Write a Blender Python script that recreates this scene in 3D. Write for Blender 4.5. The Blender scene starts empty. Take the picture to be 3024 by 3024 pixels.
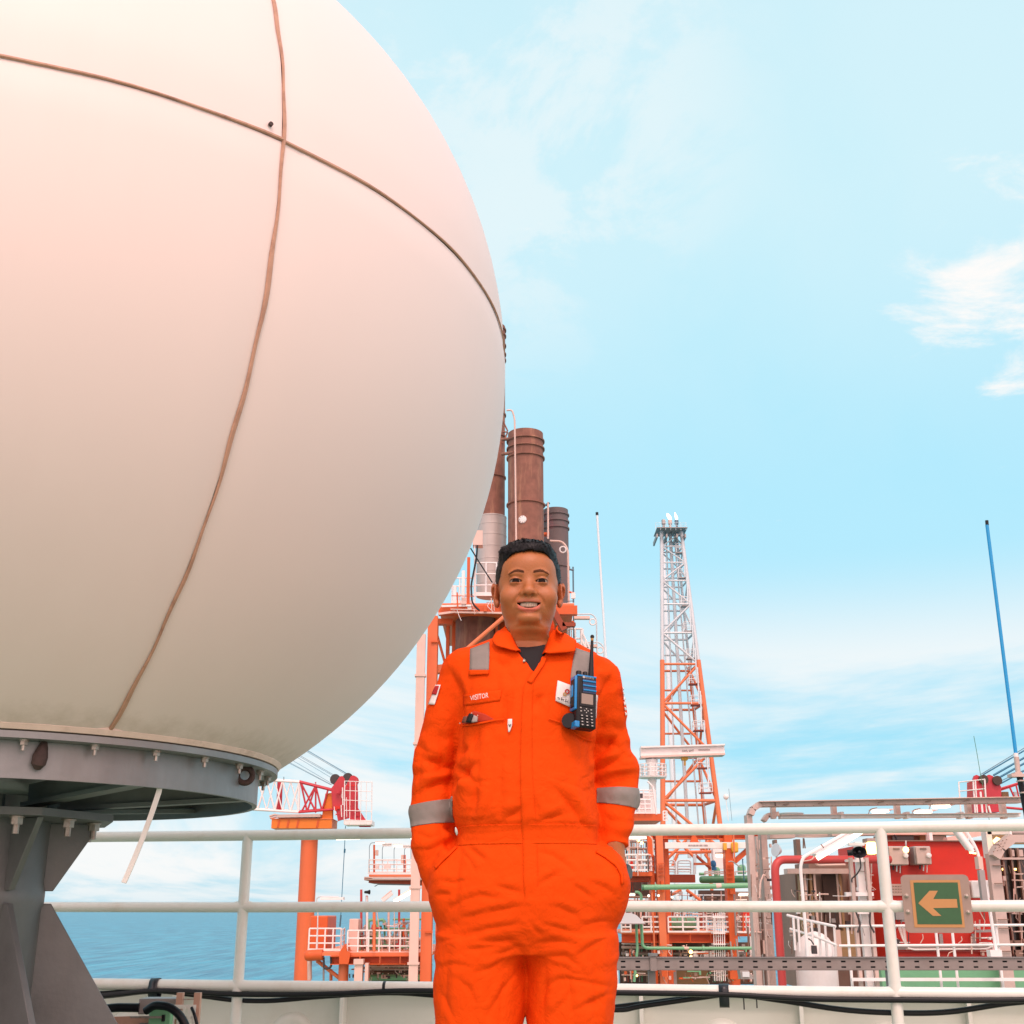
import bpy, bmesh, math, random
import numpy as np
from mathutils import Vector, Matrix
from mathutils.bvhtree import BVHTree
random.seed(7); RNG = np.random.default_rng(11)
R = math.radians
scene = bpy.context.scene

# ------------------------------------------------------------------ camera
CAM_Z = 0.88; PITCH = R(18.3); FPX = 3556.0           # focal length in photo pixels (3024 wide)
cam = bpy.data.cameras.new('camera'); camo = bpy.data.objects.new('camera', cam)
scene.collection.objects.link(camo)
camo.location = (0, 0, CAM_Z); camo.rotation_euler = (R(90) + PITCH, 0, 0)
cam.sensor_width = 36; cam.lens = 36 * FPX / 3024
cam.clip_start = 0.05; cam.clip_end = 60000
scene.camera = camo

# ------------------------------------------------------------------ sky, sun, exposure
SUN_EL, SUN_AZ = R(54), R(8)                      # low warm sun behind and left of the camera
sun_dir = Vector((math.sin(SUN_AZ) * math.cos(SUN_EL), -math.cos(SUN_AZ) * math.cos(SUN_EL), math.sin(SUN_EL)))
w = bpy.data.worlds.new('World'); scene.world = w; w.use_nodes = True
nt = w.node_tree; nt.nodes.clear()
def wn(t, **k):
    n = nt.nodes.new(t)
    for a, b in k.items():
        if a.startswith('i_'): n.inputs[a[2:].replace('_', ' ')].default_value = b
        else: setattr(n, a, b)
    return n
def wl(a, b): nt.links.new(a, b)
out = wn('ShaderNodeOutputWorld'); bg = wn('ShaderNodeBackground'); wl(bg.outputs[0], out.inputs[0])
sky = wn('ShaderNodeTexSky'); sky.sky_type = 'NISHITA'; sky.sun_disc = False
sky.sun_elevation = SUN_EL; sky.sun_rotation = math.atan2(sun_dir.x, sun_dir.y)
sky.air_density = 1.0; sky.dust_density = 1.5; sky.ozone_density = 2.0
skm = wn('ShaderNodeVectorMath', operation='SCALE'); wl(sky.outputs[0], skm.inputs[0]); skm.inputs['Scale'].default_value = 0.10
geo = wn('ShaderNodeTexCoord'); sep = wn('ShaderNodeSeparateXYZ'); wl(geo.outputs['Generated'], sep.inputs[0])
def ramp(src, stops, interp='EASE'):
    r = wn('ShaderNodeValToRGB'); r.color_ramp.interpolation = interp
    e = r.color_ramp.elements
    while len(e) < len(stops): e.new(0.5)
    for i, (p, c) in enumerate(stops):
        e[i].position = p; e[i].color = (*c, 1) if len(c) == 3 else c
    wl(src, r.inputs[0]); return r.outputs[0]
# bright thin high haze of the whole sky: pale cyan, a little whiter overhead and at the horizon
veil = ramp(sep.outputs['Z'], [(0.0, (.33, .50, .58)), (0.05, (.31, .51, .60)), (0.13, (.225, .49, .60)), (0.30, (.245, .53, .64)), (0.55, (.36, .58, .64)), (1.0, (.40, .56, .63))])
def mixc(f, a, b):
    m = wn('ShaderNodeMix', data_type='RGBA')
    for s, i in ((f, 0), (a, 6), (b, 7)):
        if hasattr(s, 'links'): wl(s, m.inputs[i])
        else: m.inputs[i].default_value = s if i == 0 else (*s, 1)
    return m.outputs[2]
def math1(op, a, b=None, clamp=False):
    m = wn('ShaderNodeMath', operation=op, use_clamp=clamp)
    for s, i in ((a, 0), (b, 1)):
        if s is None: continue
        if hasattr(s, 'links'): wl(s, m.inputs[i])
        else: m.inputs[i].default_value = s
    return m.outputs[0]
base = mixc(0.88, skm.outputs[0], veil)
# cloud layer: project the view direction on a flat cloud deck so that clouds flatten towards the horizon
zz = math1('ADD', math1('MAXIMUM', sep.outputs['Z'], 0.0), 0.07)
cx = math1('DIVIDE', sep.outputs['X'], zz); cy = math1('DIVIDE', sep.outputs['Y'], zz)
comb = wn('ShaderNodeCombineXYZ'); wl(cx, comb.inputs[0]); wl(cy, comb.inputs[1])
def cloud(scale, loc, sx, sy, detail, rough, lo, hi, dist=0.6):
    mp = wn('ShaderNodeMapping'); wl(comb.outputs[0], mp.inputs[0])
    mp.inputs['Location'].default_value = loc; mp.inputs['Scale'].default_value = (sx, sy, 1)
    n = wn('ShaderNodeTexNoise'); wl(mp.outputs[0], n.inputs['Vector'])
    n.inputs['Scale'].default_value = scale; n.inputs['Detail'].default_value = detail; n.inputs['Roughness'].default_value = rough
    n.inputs['Distortion'].default_value = dist
    return ramp(n.outputs['Fac'], [(lo, (0, 0, 0)), (hi, (1, 1, 1))])
c1 = cloud(0.55, (2.2, 15.7, 0), 0.75, 0.42, 8, .60, .36, .56)         # broad streaky sheets
c2 = cloud(3.4, (1.7, 0.4, 0), 1.0, 0.8, 10, .66, .44, .56, 0.5)     # small broken puffs
low = ramp(sep.outputs['Z'], [(0.0, (.55, .55, .55)), (0.03, (.9, .9, .9)), (0.17, (.85, .85, .85)), (0.28, (.14, .14, .14)), (0.6, (.25, .25, .25)), (1.0, (.35, .35, .35))])
f1 = math1('MULTIPLY', c1, low)
# one patch of fair-weather cloud high on the right
def patch(direction, lo, hi):
    d = wn('ShaderNodeVectorMath', operation='DOT_PRODUCT'); wl(geo.outputs['Generated'], d.inputs[0]); d.inputs[1].default_value = Vector(direction).normalized()
    return ramp(d.outputs['Value'], [(lo, (0, 0, 0)), (hi, (1, 1, 1))])
def pixdir(u, v):
    return Vector((0, math.cos(PITCH), math.sin(PITCH))) + Vector((1, 0, 0)) * ((u - 1512) / FPX) - Vector((0, -math.sin(PITCH), math.cos(PITCH))) * ((v - 1512) / FPX)
def raw_noise(scale, loc, sx, sy, detail, rough, dist):
    mp = wn('ShaderNodeMapping'); wl(comb.outputs[0], mp.inputs[0]); mp.inputs['Location'].default_value = loc; mp.inputs['Scale'].default_value = (sx, sy, 1)
    n = wn('ShaderNodeTexNoise'); wl(mp.outputs[0], n.inputs['Vector'])
    for k_, v_ in (('Scale', scale), ('Detail', detail), ('Roughness', rough), ('Distortion', dist)): n.inputs[k_].default_value = v_
    return n.outputs['Fac']
puff = math1('ADD', raw_noise(4.2, (1.7, 0.4, 0), 1.0, 1.3, 10, .64, .4), math1('MULTIPLY', patch(pixdir(3030, 830), .9915, .9996), .29))
f2 = ramp(puff, [(.66, (0, 0, 0)), (.90, (1, 1, 1))])
f3 = math1('MULTIPLY', math1('MULTIPLY', c2, patch(pixdir(1440, 330), .970, .999)), .28)
ft = math1('MINIMUM', math1('ADD', math1('MULTIPLY', f1, .95), math1('ADD', math1('MULTIPLY', f2, .8), f3)), 1.0)
col = mixc(ft, base, (.625, .605, .59))
# peach glow added to the unseen sky behind the camera as warm fill
gd_ = wn('ShaderNodeVectorMath', operation='DOT_PRODUCT'); wl(geo.outputs['Generated'], gd_.inputs[0]); gd_.inputs[1].default_value = Vector((math.sin(SUN_AZ), -math.cos(SUN_AZ), .30)).normalized()
glow = ramp(gd_.outputs['Value'], [(0.02, (0, 0, 0)), (0.40, (.60, .60, .60)), (0.85, (.97, .97, .97)), (1.0, (1, 1, 1))])
col = mixc(glow, col, (1.38, .97, .93))
wl(col, bg.inputs['Color']); bg.inputs['Strength'].default_value = 1.0

sl = bpy.data.lights.new('sun', 'SUN'); so = bpy.data.objects.new('sun', sl); scene.collection.objects.link(so)
sl.energy = .9; sl.angle = R(14); sl.color = (1.0, .74, .67)
so.rotation_euler = sun_dir.to_track_quat('Z', 'Y').to_euler(); so.location = (0, -20, 30)
scene.view_settings.view_transform = 'Standard'; scene.view_settings.look = 'None'
scene.view_settings.exposure = 0.70; scene.view_settings.gamma = 1.0

# ------------------------------------------------------------------ helpers
C = scene.collection
def at(u, v, Y):
    d = pixdir(u, v); t = Y / d.y
    return Vector((d.x * t, Y, CAM_Z + d.z * t))
def mpp(u, v, Y):                                     # metres per photo pixel there
    p = at(u, v, Y); return (p.y * math.cos(PITCH) + (p.z - CAM_Z) * math.sin(PITCH)) / FPX
def W(u, v, y): return at(u * 3024 / 1932, v * 3024 / 1932, y)

class MB:
    def __init__(s): s.v = []; s.f = []
    def add(s, vs, fs):
        o = len(s.v); s.v += [tuple(p) for p in vs]; s.f += [tuple(i + o for i in q) for q in fs]; return s
    def box(s, a, b):
        x0, y0, z0 = [min(a[i], b[i]) for i in range(3)]; x1, y1, z1 = [max(a[i], b[i]) for i in range(3)]
        return s.add([(x0, y0, z0), (x1, y0, z0), (x1, y1, z0), (x0, y1, z0), (x0, y0, z1), (x1, y0, z1), (x1, y1, z1), (x0, y1, z1)],
                     [(3, 2, 1, 0), (4, 5, 6, 7), (0, 1, 5, 4), (1, 2, 6, 5), (2, 3, 7, 6), (3, 0, 4, 7)])
    def obox(s, c, ax, ay, az):                       # oriented box: centre and three half-axis vectors
        c, ax, ay, az = map(Vector, (c, ax, ay, az))
        P = [c + ax * i + ay * j + az * k for k in (-1, 1) for i, j in ((-1, -1), (1, -1), (1, 1), (-1, 1))]
        return s.add(P, [(3, 2, 1, 0), (4, 5, 6, 7), (0, 1, 5, 4), (1, 2, 6, 5), (2, 3, 7, 6), (3, 0, 4, 7)])
    def bar(s, p, q, w, h, up=(0, 0, 1)):
        p, q = Vector(p), Vector(q); d = (q - p); L = d.length; d = d.normalized(); up = Vector(up)
        if abs(d.dot(up)) > .97: up = Vector((0, 1, 0))
        side = d.cross(up).normalized(); u2 = side.cross(d).normalized()
        return s.obox((p + q) / 2, d * L / 2, side * w / 2, u2 * h / 2)
    def ibeam(s, p, q, h, w, t, up=(0, 0, 1)):
        p, q = Vector(p), Vector(q); d = (q - p).normalized(); up = Vector(up)
        if abs(d.dot(up)) > .97: up = Vector((0, 1, 0))
        side = d.cross(up).normalized(); u2 = side.cross(d).normalized()
        s.bar(p + u2 * (h - t) / 2, q + u2 * (h - t) / 2, w, t, u2); s.bar(p - u2 * (h - t) / 2, q - u2 * (h - t) / 2, w, t, u2)
        return s.bar(p, q, t, h - 2 * t, u2)
    def tube(s, pts, r, n=12, caps=True, radii=None):
        pts = [Vector(p) for p in pts]; m = len(pts)
        T = [((pts[min(i + 1, m - 1)] - pts[max(i - 1, 0)]).normalized()) for i in range(m)]
        up = Vector((0, 0, 1)) if abs(T[0].z) < .9 else Vector((1, 0, 0))
        nrm = (up - T[0] * up.dot(T[0])).normalized(); vs = []
        for i in range(m):
            nrm = (nrm - T[i] * nrm.dot(T[i])).normalized(); b = T[i].cross(nrm); rr = radii[i] if radii else r
            vs += [pts[i] + (nrm * math.cos(a) + b * math.sin(a)) * rr for a in (2 * math.pi * k / n for k in range(n))]
        fs = [(i * n + k, i * n + (k + 1) % n, (i + 1) * n + (k + 1) % n, (i + 1) * n + k) for i in range(m - 1) for k in range(n)]
        if caps: fs += [tuple(reversed(range(n))), tuple(range((m - 1) * n, m * n))]
        return s.add(vs, fs)
    def lathe(s, prof, c, n=32, axis=(0, 0, 1), closed=False):
        ax = Vector(axis).normalized(); a = Vector((1, 0, 0)) if abs(ax.x) < .9 else Vector((0, 1, 0))
        e1 = (a - ax * a.dot(ax)).normalized(); e2 = ax.cross(e1); c = Vector(c); vs = []
        for r, h in prof: vs += [c + ax * h + (e1 * math.cos(t) + e2 * math.sin(t)) * r for t in (2 * math.pi * k / n for k in range(n))]
        m = len(prof)
        fs = [(i * n + k, i * n + (k + 1) % n, (i + 1) * n + (k + 1) % n, (i + 1) * n + k) for i in range(m - 1) for k in range(n)]
        if closed: fs += [((m - 1) * n + k, (m - 1) * n + (k + 1) % n, (k + 1) % n, k) for k in range(n)]
        if prof[0][0] > 1e-6 and not closed: fs.append(tuple(reversed(range(n))))
        if prof[-1][0] > 1e-6 and not closed: fs.append(tuple(range((m - 1) * n, m * n)))
        return s.add(vs, fs)
    def prism(s, poly, d):                            # planar polygon (3-D points) extruded by vector d
        n = len(poly); d = Vector(d); P = [Vector(p) for p in poly]
        return s.add(P + [p + d for p in P], [tuple(reversed(range(n))), tuple(range(n, 2 * n))] + [(i, (i + 1) % n, n + (i + 1) % n, n + i) for i in range(n)])
    def build(s, name, mat, parent=None, smooth=35, bevel=0):
        me = bpy.data.meshes.new(name); me.from_pydata(s.v, [], s.f)
        bm = bmesh.new(); bm.from_mesh(me); bmesh.ops.recalc_face_normals(bm, faces=bm.faces); bm.to_mesh(me); bm.free()
        return link(name, me, mat, parent, smooth, bevel)
def link(name, me, mat, parent=None, smooth=35, bevel=0):
    if mat and not me.materials: me.materials.append(mat)
    if smooth:
        me.polygons.foreach_set('use_smooth', [True] * len(me.polygons)); me.set_sharp_from_angle(angle=R(smooth))
    o = bpy.data.objects.new(name, me); C.objects.link(o); par(o, parent)
    if bevel:
        b = o.modifiers.new('bevel', 'BEVEL'); b.width = bevel; b.segments = 2; b.limit_method = 'ANGLE'; b.angle_limit = R(40)
    return o
def par(o, p):
    if p is None: return
    o.parent = p
    if p.type == 'EMPTY': o.matrix_parent_inverse = Matrix.Translation(-p.location)
def fillet(pts, r, n=5):                              # polyline with rounded corners
    P = [Vector(p) for p in pts]; o = [P[0]]
    for i in range(1, len(P) - 1):
        a, b, c = P[i - 1], P[i], P[i + 1]; d1, d2 = (a - b), (c - b); t = min(r, d1.length * .45, d2.length * .45)
        s, e = b + d1.normalized() * t, b + d2.normalized() * t
        o += [s * (1 - k) ** 2 + b * 2 * k * (1 - k) + e * k * k for k in (j / n for j in range(n + 1))]
    return o + [P[-1]]
LABELS = set()
def tag(o, label, cat, group=None, kind=None):
    if kind: o['kind'] = kind
    if kind != 'structure':
        o['label'] = label; o['category'] = cat
        if group: o['group'] = group
    return o
def thing(name, label, cat, loc, group=None):
    o = bpy.data.objects.new(name, None); o.empty_display_size = .2; C.objects.link(o); o.location = loc
    return tag(o, label, cat, group)

# ------------------------------------------------------------------ materials (all procedural)
def material(name, base, rough=.5, metal=0.0, var=.12, scale=6.0, bump=0.0, bscale=40.0, dirt=None, damt=.35, dscale=2.0, coat=0.0, emit=None, estr=0.0, streak=False, spec=.5):
    m = bpy.data.materials.new(name); m.use_nodes = True; t = m.node_tree; N = t.nodes; b = N['Principled BSDF']
    L = t.links.new
    b.inputs['Roughness'].default_value = rough; b.inputs['Metallic'].default_value = metal; b.inputs['Specular IOR Level'].default_value = spec
    b.inputs['Coat Weight'].default_value = coat; b.inputs['Coat Roughness'].default_value = .12
    g = N.new('ShaderNodeNewGeometry')
    n1 = N.new('ShaderNodeTexNoise'); L(g.outputs['Position'], n1.inputs['Vector']); n1.inputs['Scale'].default_value = scale; n1.inputs['Detail'].default_value = 6
    mx = N.new('ShaderNodeMix'); mx.data_type = 'RGBA'
    mx.inputs[6].default_value = (*[min(1, c * (1 - var)) for c in base], 1); mx.inputs[7].default_value = (*[min(1, c * (1 + var)) for c in base], 1)
    L(n1.outputs['Fac'], mx.inputs[0]); src = mx.outputs[2]
    if dirt:
        n2 = N.new('ShaderNodeTexNoise'); n2.inputs['Scale'].default_value = dscale; n2.inputs['Detail'].default_value = 9; n2.inputs['Roughness'].default_value = .68
        if streak:
            mp = N.new('ShaderNodeMapping'); mp.inputs['Scale'].default_value = (1, 1, .12); L(g.outputs['Position'], mp.inputs[0]); L(mp.outputs[0], n2.inputs['Vector'])
        else: L(g.outputs['Position'], n2.inputs['Vector'])
        rp = N.new('ShaderNodeValToRGB'); rp.color_ramp.elements[0].position = .50; rp.color_ramp.elements[1].position = .72
        rp.color_ramp.elements[1].color = (damt, damt, damt, 1); L(n2.outputs['Fac'], rp.inputs[0])
        m2 = N.new('ShaderNodeMix'); m2.data_type = 'RGBA'; L(rp.outputs[0], m2.inputs[0]); L(src, m2.inputs[6]); m2.inputs[7].default_value = (*dirt, 1); src = m2.outputs[2]
    L(src, b.inputs['Base Color'])
    if bump:
        n3 = N.new('ShaderNodeTexNoise'); L(g.outputs['Position'], n3.inputs['Vector']); n3.inputs['Scale'].default_value = bscale; n3.inputs['Detail'].default_value = 4
        bp = N.new('ShaderNodeBump'); bp.inputs['Strength'].default_value = bump; bp.inputs['Distance'].default_value = .02; L(n3.outputs['Fac'], bp.inputs['Height']); L(bp.outputs[0], b.inputs['Normal'])
    if emit:
        b.inputs['Emission Color'].default_value = (*emit, 1); b.inputs['Emission Strength'].default_value = estr
    return m
M = {}
def mk(k, *a, **kw): M[k] = material(k, *a, **kw)
mk('rail_white', (.74, .75, .70), .32, var=.05, scale=9, bump=.04, bscale=30, dirt=(.46, .33, .22), damt=.28, dscale=9, spec=.5)
mk('bulwark_paint', (.66, .68, .62), .45, var=.06, scale=3, bump=.10, bscale=5, dirt=(.45, .42, .34), damt=.25, dscale=2.5)
mk('deck_green', (.22, .33, .22), .6, var=.2, scale=3, bump=.2, bscale=80, dirt=(.2, .19, .15), damt=.5, dscale=1.2)
mk('galvanised', (.27, .275, .275), .46, metal=.55, var=.22, scale=14, bump=.05, bscale=60, dirt=(.24, .21, .19), damt=.6, dscale=4, streak=True)
mk('galvanised_pedestal', (.18, .185, .185), .5, metal=.4, var=.3, scale=9, bump=.05, bscale=60, dirt=(.24, .21, .19), damt=.5, dscale=3, streak=True)
mk('galvanised_dark', (.20, .215, .21), .5, metal=.4, var=.25, scale=10, dirt=(.12, .1, .09), damt=.6, dscale=3)
mk('black_cable', (.006, .008, .010), .42, var=.2, scale=20, spec=.3)
mk('black_plastic', (.010, .010, .012), .5, var=.15, scale=40, spec=.3)
mk('black_band', (.012, .016, .022), .35)
mk('bolt_steel', (.42, .38, .33), .4, metal=.7, var=.3, scale=60, dirt=(.25, .12, .06), damt=.6, dscale=40)
mk('rust_dark', (.06, .035, .03), .75, var=.4, scale=40, bump=.3, bscale=70)
mk('seam', (.50, .28, .19), .6, var=.30, scale=24, dirt=(.20, .10, .07), damt=.7, dscale=16)
mk('seam_lip', (.76, .60, .51), .55, var=.15, scale=20, dirt=(.38, .27, .2), damt=.7, dscale=9)
mk('orange_steel', (.64, .100, .013), .5, var=.14, scale=1.2, dirt=(.45, .09, .03), damt=.45, dscale=.8, streak=True)
mk('orange_pale', (.72, .185, .068), .5, var=.10, scale=1.0, dirt=(.7, .16, .05), damt=.4, dscale=.6)
mk('orange_column', (.72, .15, .045), .5, var=.10, scale=1.0, dirt=(.6, .11, .03), damt=.45, dscale=.7, streak=True)
mk('orange_bright', (.78, .20, .014), .5, var=.12, scale=1.5, dirt=(.6, .12, .02), damt=.4, dscale=1)
mk('orange_dark', (.30, .045, .012), .6, var=.25, scale=1.5)
mk('white_far', (.84, .80, .77), .45, var=.05, scale=2, dirt=(.6, .45, .36), damt=.3, dscale=1.2)
mk('duct_pink', (.72, .51, .43), .5, var=.10, scale=2, dirt=(.55, .36, .28), damt=.45, dscale=1.5, streak=True)
mk('tray_beige', (.57, .44, .38), .5, metal=.15, var=.16, scale=3, dirt=(.3, .22, .18), damt=.5, dscale=3)
mk('tray_grey', (.29, .245, .225), .48, metal=.35, var=.18, scale=5, dirt=(.2, .15, .13), damt=.55, dscale=4)
mk('grey_steel', (.36, .33, .31), .5, metal=.3, var=.15, scale=2, dirt=(.25, .2, .17), damt=.4)
mk('grey_far', (.60, .64, .65), .5, metal=.2, var=.12, scale=.6)
mk('green_pipe', (.17, .43, .23), .42, var=.12, scale=2, dirt=(.12, .25, .15), damt=.4)
mk('green_dark', (.055, .19, .09), .45, var=.2, scale=1.5, dirt=(.1, .3, .16), damt=.5)
mk('red_wall', (.68, .020, .004), .45, var=.08, scale=1.2, dirt=(.42, .02, .01), damt=.4, dscale=.8)
mk('red_pipe', (.50, .05, .045), .45, var=.12, scale=2, dirt=(.36, .08, .07), damt=.5, dscale=2, streak=True)
mk('red_crane', (.52, .03, .045), .45, var=.15, scale=.8, dirt=(.32, .04, .04), damt=.5)
mk('stack_rust', (.25, .105, .070), .75, var=.45, scale=2.6, bump=.2, bscale=8, dirt=(.50, .26, .15), damt=.8, dscale=2.6, streak=True)
mk('stack_purple', (.15, .115, .11), .7, var=.3, scale=.7, dirt=(.30, .09, .11), damt=.9, dscale=.8)
mk('stack_clad', (.50, .45, .41), .5, metal=.2, var=.2, scale=1.0, dirt=(.38, .27, .21), damt=.6, dscale=1.3, streak=True)
mk('brown_dark', (.06, .034, .024), .7, var=.4, scale=1.0, dirt=(.3, .12, .05), damt=.6, dscale=.7)
mk('brown_wall', (.24, .15, .11), .6, var=.25, scale=.8, dirt=(.16, .1, .08), damt=.7, dscale=1.2, streak=True)
mk('tan_panel', (.30, .18, .08), .6, var=.15, scale=2)
mk('glass_dark', (.035, .028, .024), .12, var=.3, scale=1)
mk('wire', (.10, .16, .20), .4, metal=.4)
mk('rope_blue', (.03, .17, .28), .45, var=.2, scale=3)
mk('antenna_blue', (.0, .30, .62), .35, var=.04, scale=3)
mk('antenna_white', (.70, .78, .80), .35, var=.04)
mk('valve_blue', (.02, .16, .36), .4)
mk('yellow', (.80, .40, .04), .5)
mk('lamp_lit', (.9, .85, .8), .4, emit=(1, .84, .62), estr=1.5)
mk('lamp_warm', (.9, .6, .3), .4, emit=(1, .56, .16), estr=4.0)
mk('flame', (1, .9, .8), .5, emit=(1, .93, .86), estr=2.5)
mk('sign_green', (.03, .11, .042), .45, var=.10, scale=60)
mk('sign_tan', (.50, .25, .09), .5, var=.06, scale=40)
mk('sign_plate', (.33, .25, .21), .42, metal=.3, var=.14, scale=30, dirt=(.28, .22, .2), damt=.4, dscale=8)
mk('wood', (.50, .30, .22), .6, var=.25, scale=20)
mk('print_dark', (.05, .04, .04), .6)
mk('print_soft', (.38, .32, .30), .6)

# ================================================================== SETTING
def sheet(name, x0, x1, y0, y1, z, mat, n=1):
    o = MB().add([(x0, y0, z), (x1, y0, z), (x1, y1, z), (x0, y1, z)], [(0, 1, 2, 3)]).build(name, mat, smooth=0)
    o['kind'] = 'structure'; return o
# sea
def sea_mat():
    m = bpy.data.materials.new('sea_water'); m.use_nodes = True; t = m.node_tree; N = t.nodes; b = N['Principled BSDF']; L = t.links.new
    b.inputs['Base Color'].default_value = (.014, .26, .38, 1); b.inputs['Roughness'].default_value = .3; b.inputs['IOR'].default_value = 1.33; b.inputs['Specular IOR Level'].default_value = .22
    g = N.new('ShaderNodeNewGeometry'); prev = None
    mp0 = N.new('ShaderNodeMapping'); mp0.inputs['Scale'].default_value = (1, .09, 1); L(g.outputs['Position'], mp0.inputs[0]); n0 = N.new('ShaderNodeTexNoise'); n0.inputs['Scale'].default_value = .13; n0.inputs['Detail'].default_value = 8; n0.inputs['Roughness'].default_value = .68; L(mp0.outputs[0], n0.inputs['Vector'])
    r0 = N.new('ShaderNodeValToRGB'); r0.color_ramp.elements[0].position = .40; r0.color_ramp.elements[1].position = .62; r0.color_ramp.elements[0].color = (.006, .14, .25, 1); r0.color_ramp.elements[1].color = (.030, .30, .43, 1); L(n0.outputs['Fac'], r0.inputs[0]); L(r0.outputs[0], b.inputs['Base Color'])  # light and dark of the wave facets put in as two mixed blues
    for sc, dist, st, sy in ((.10, 4.0, .9, .07), (.03, 9.0, .6, .08), (.30, 1.2, .8, .3), (.7, .25, .6, 1)):
        mp = N.new('ShaderNodeMapping'); mp.inputs['Scale'].default_value = (1, sy, 1); mp.inputs['Rotation'].default_value = (0, 0, .05); L(g.outputs['Position'], mp.inputs[0])
        n = N.new('ShaderNodeTexNoise'); n.inputs['Scale'].default_value = sc; n.inputs['Detail'].default_value = 5; n.inputs['Roughness'].default_value = .6; L(mp.outputs[0], n.inputs['Vector'])
        bp = N.new('ShaderNodeBump'); bp.inputs['Strength'].default_value = st; bp.inputs['Distance'].default_value = dist; L(n.outputs['Fac'], bp.inputs['Height'])
        if prev: L(prev.outputs[0], bp.inputs['Normal'])
        prev = bp
    L(prev.outputs[0], b.inputs['Normal']); return m
SEA_Z = -24.0
sheet('sea', -30000, 30000, -30000, 30000, SEA_Z, sea_mat())
sheet('hull_main_deck', -42, 40, 8, 185, -12.0, M['deck_green'])
hull = MB().box((-42, 8, -23.9), (40, 185, -12.05)).build('hull', M['red_pipe'], smooth=0); hull['kind'] = 'structure'
sheet('upper_deck', -9, 9, -9, 6.1, 0.0, M['deck_green'])
acc = MB().box((-9, -9, -11.9), (9, 6.1, -.02)).build('deckhouse_block', M['bulwark_paint'], smooth=0); acc['kind'] = 'structure'

# ================================================================== RADOME
RC = Vector((-1.521, 3.579, CAM_Z + 1.664)); RR = 1.499
AZ0 = 40.8                                             # azimuth of the seam in view, from -Y towards +X
def sph(az, el, r=RR):
    a, e = R(az), R(el); return RC + Vector((math.sin(a) * math.cos(e), -math.cos(a) * math.cos(e), math.sin(e))) * r
def gelcoat():
    m = material('radome_gelcoat', (.83, .70, .655), .5, var=.03, scale=1.2, dirt=(.74, .60, .55), damt=.30, dscale=.9, streak=True, coat=.0, bump=.015, bscale=3, spec=.3)
    t = m.node_tree; N = t.nodes; L = t.links.new; b = N['Principled BSDF']; src = b.inputs['Base Color'].links[0].from_socket     # grime caught above the flange lip
    g = N.new('ShaderNodeNewGeometry'); sp_ = N.new('ShaderNodeSeparateXYZ'); L(g.outputs['Position'], sp_.inputs[0]); mr = N.new('ShaderNodeMapRange'); mr.inputs[1].default_value = CAM_Z + .425; mr.inputs[2].default_value = CAM_Z + .50; mr.inputs[3].default_value = 1; mr.inputs[4].default_value = 0; L(sp_.outputs['Z'], mr.inputs[0])
    n = N.new('ShaderNodeTexNoise'); n.inputs['Scale'].default_value = 22; n.inputs['Detail'].default_value = 8; n.inputs['Roughness'].default_value = .7; L(g.outputs['Position'], n.inputs['Vector']); mu = N.new('ShaderNodeMath'); mu.operation = 'MULTIPLY'; L(mr.outputs[0], mu.inputs[0]); L(n.outputs['Fac'], mu.inputs[1])
    rp_ = N.new('ShaderNodeValToRGB'); rp_.color_ramp.elements[0].position = .25; rp_.color_ramp.elements[1].position = .62; rp_.color_ramp.elements[1].color = (.35, .35, .35, 1); L(mu.outputs[0], rp_.inputs[0]); mx = N.new('ShaderNodeMix'); mx.data_type = 'RGBA'; L(rp_.outputs[0], mx.inputs[0]); L(src, mx.inputs[6]); mx.inputs[7].default_value = (.40, .31, .22, 1); L(mx.outputs[2], b.inputs['Base Color'])
    return m
M['gel'] = gelcoat()
radome = thing('radome', 'huge white spherical satellite radome with brown panel seams on a grey pedestal', 'radome', (RC.x, RC.y, 0))
EL_B, EL_S = -56.9, 3.0
def panel(a0, a1, e0, e1, name='panel'):
    na, ne = 32, 28; vs = []
    for j in range(ne + 1):
        for i in range(na + 1):
            az = a0 + (a1 - a0) * i / na; el = e0 + (e1 - e0) * j / ne
            edge = min(i, na - i, j if e0 > -50 else 9, (ne - j) if e1 < 80 else 9)
            vs.append(sph(az, el, RR - (.006 if edge == 0 else 0)))
    fs = [(j * (na + 1) + i, j * (na + 1) + i + 1, (j + 1) * (na + 1) + i + 1, (j + 1) * (na + 1) + i) for j in range(ne) for i in range(na)]
    me = bpy.data.meshes.new(name); me.from_pydata(vs, [], fs); return link(name, me, M['gel'], radome, 60)
for k in range(5):
    a = AZ0 + 72 * k
    panel(a + .12, a + 71.88, EL_B, EL_S - .12); panel(a + .12, a + 71.88, EL_S + .12, 89.9)
def seam_strip(pts, w0, up):                           # slightly uneven sealant bead standing proud of the shell
    mb = MB(); n = len(pts); vs = []
    for i, p in enumerate(pts):
        nrm = (p - RC).normalized(); t = (pts[min(i + 1, n - 1)] - pts[max(i - 1, 0)]).normalized(); s = t.cross(nrm)
        wob = .0016 * math.sin(i * .9) + .0012 * math.sin(i * .37 + 1); ww = w0 * (1 + .25 * math.sin(i * .53) + .2 * math.sin(i * .171 + 2))
        q = RC + nrm * RR
        vs += [q + s * (-ww + wob) - nrm * .004, q + s * (-ww * .5 + wob) + nrm * .0007, q + s * (ww * .5 + wob) + nrm * .0007, q + s * (ww + wob) - nrm * .004]
    fs = [(4 * i + k, 4 * i + k + 1, 4 * i + k + 5, 4 * i + k + 4) for i in range(n - 1) for k in range(3)]
    return mb.add(vs, fs)
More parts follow.
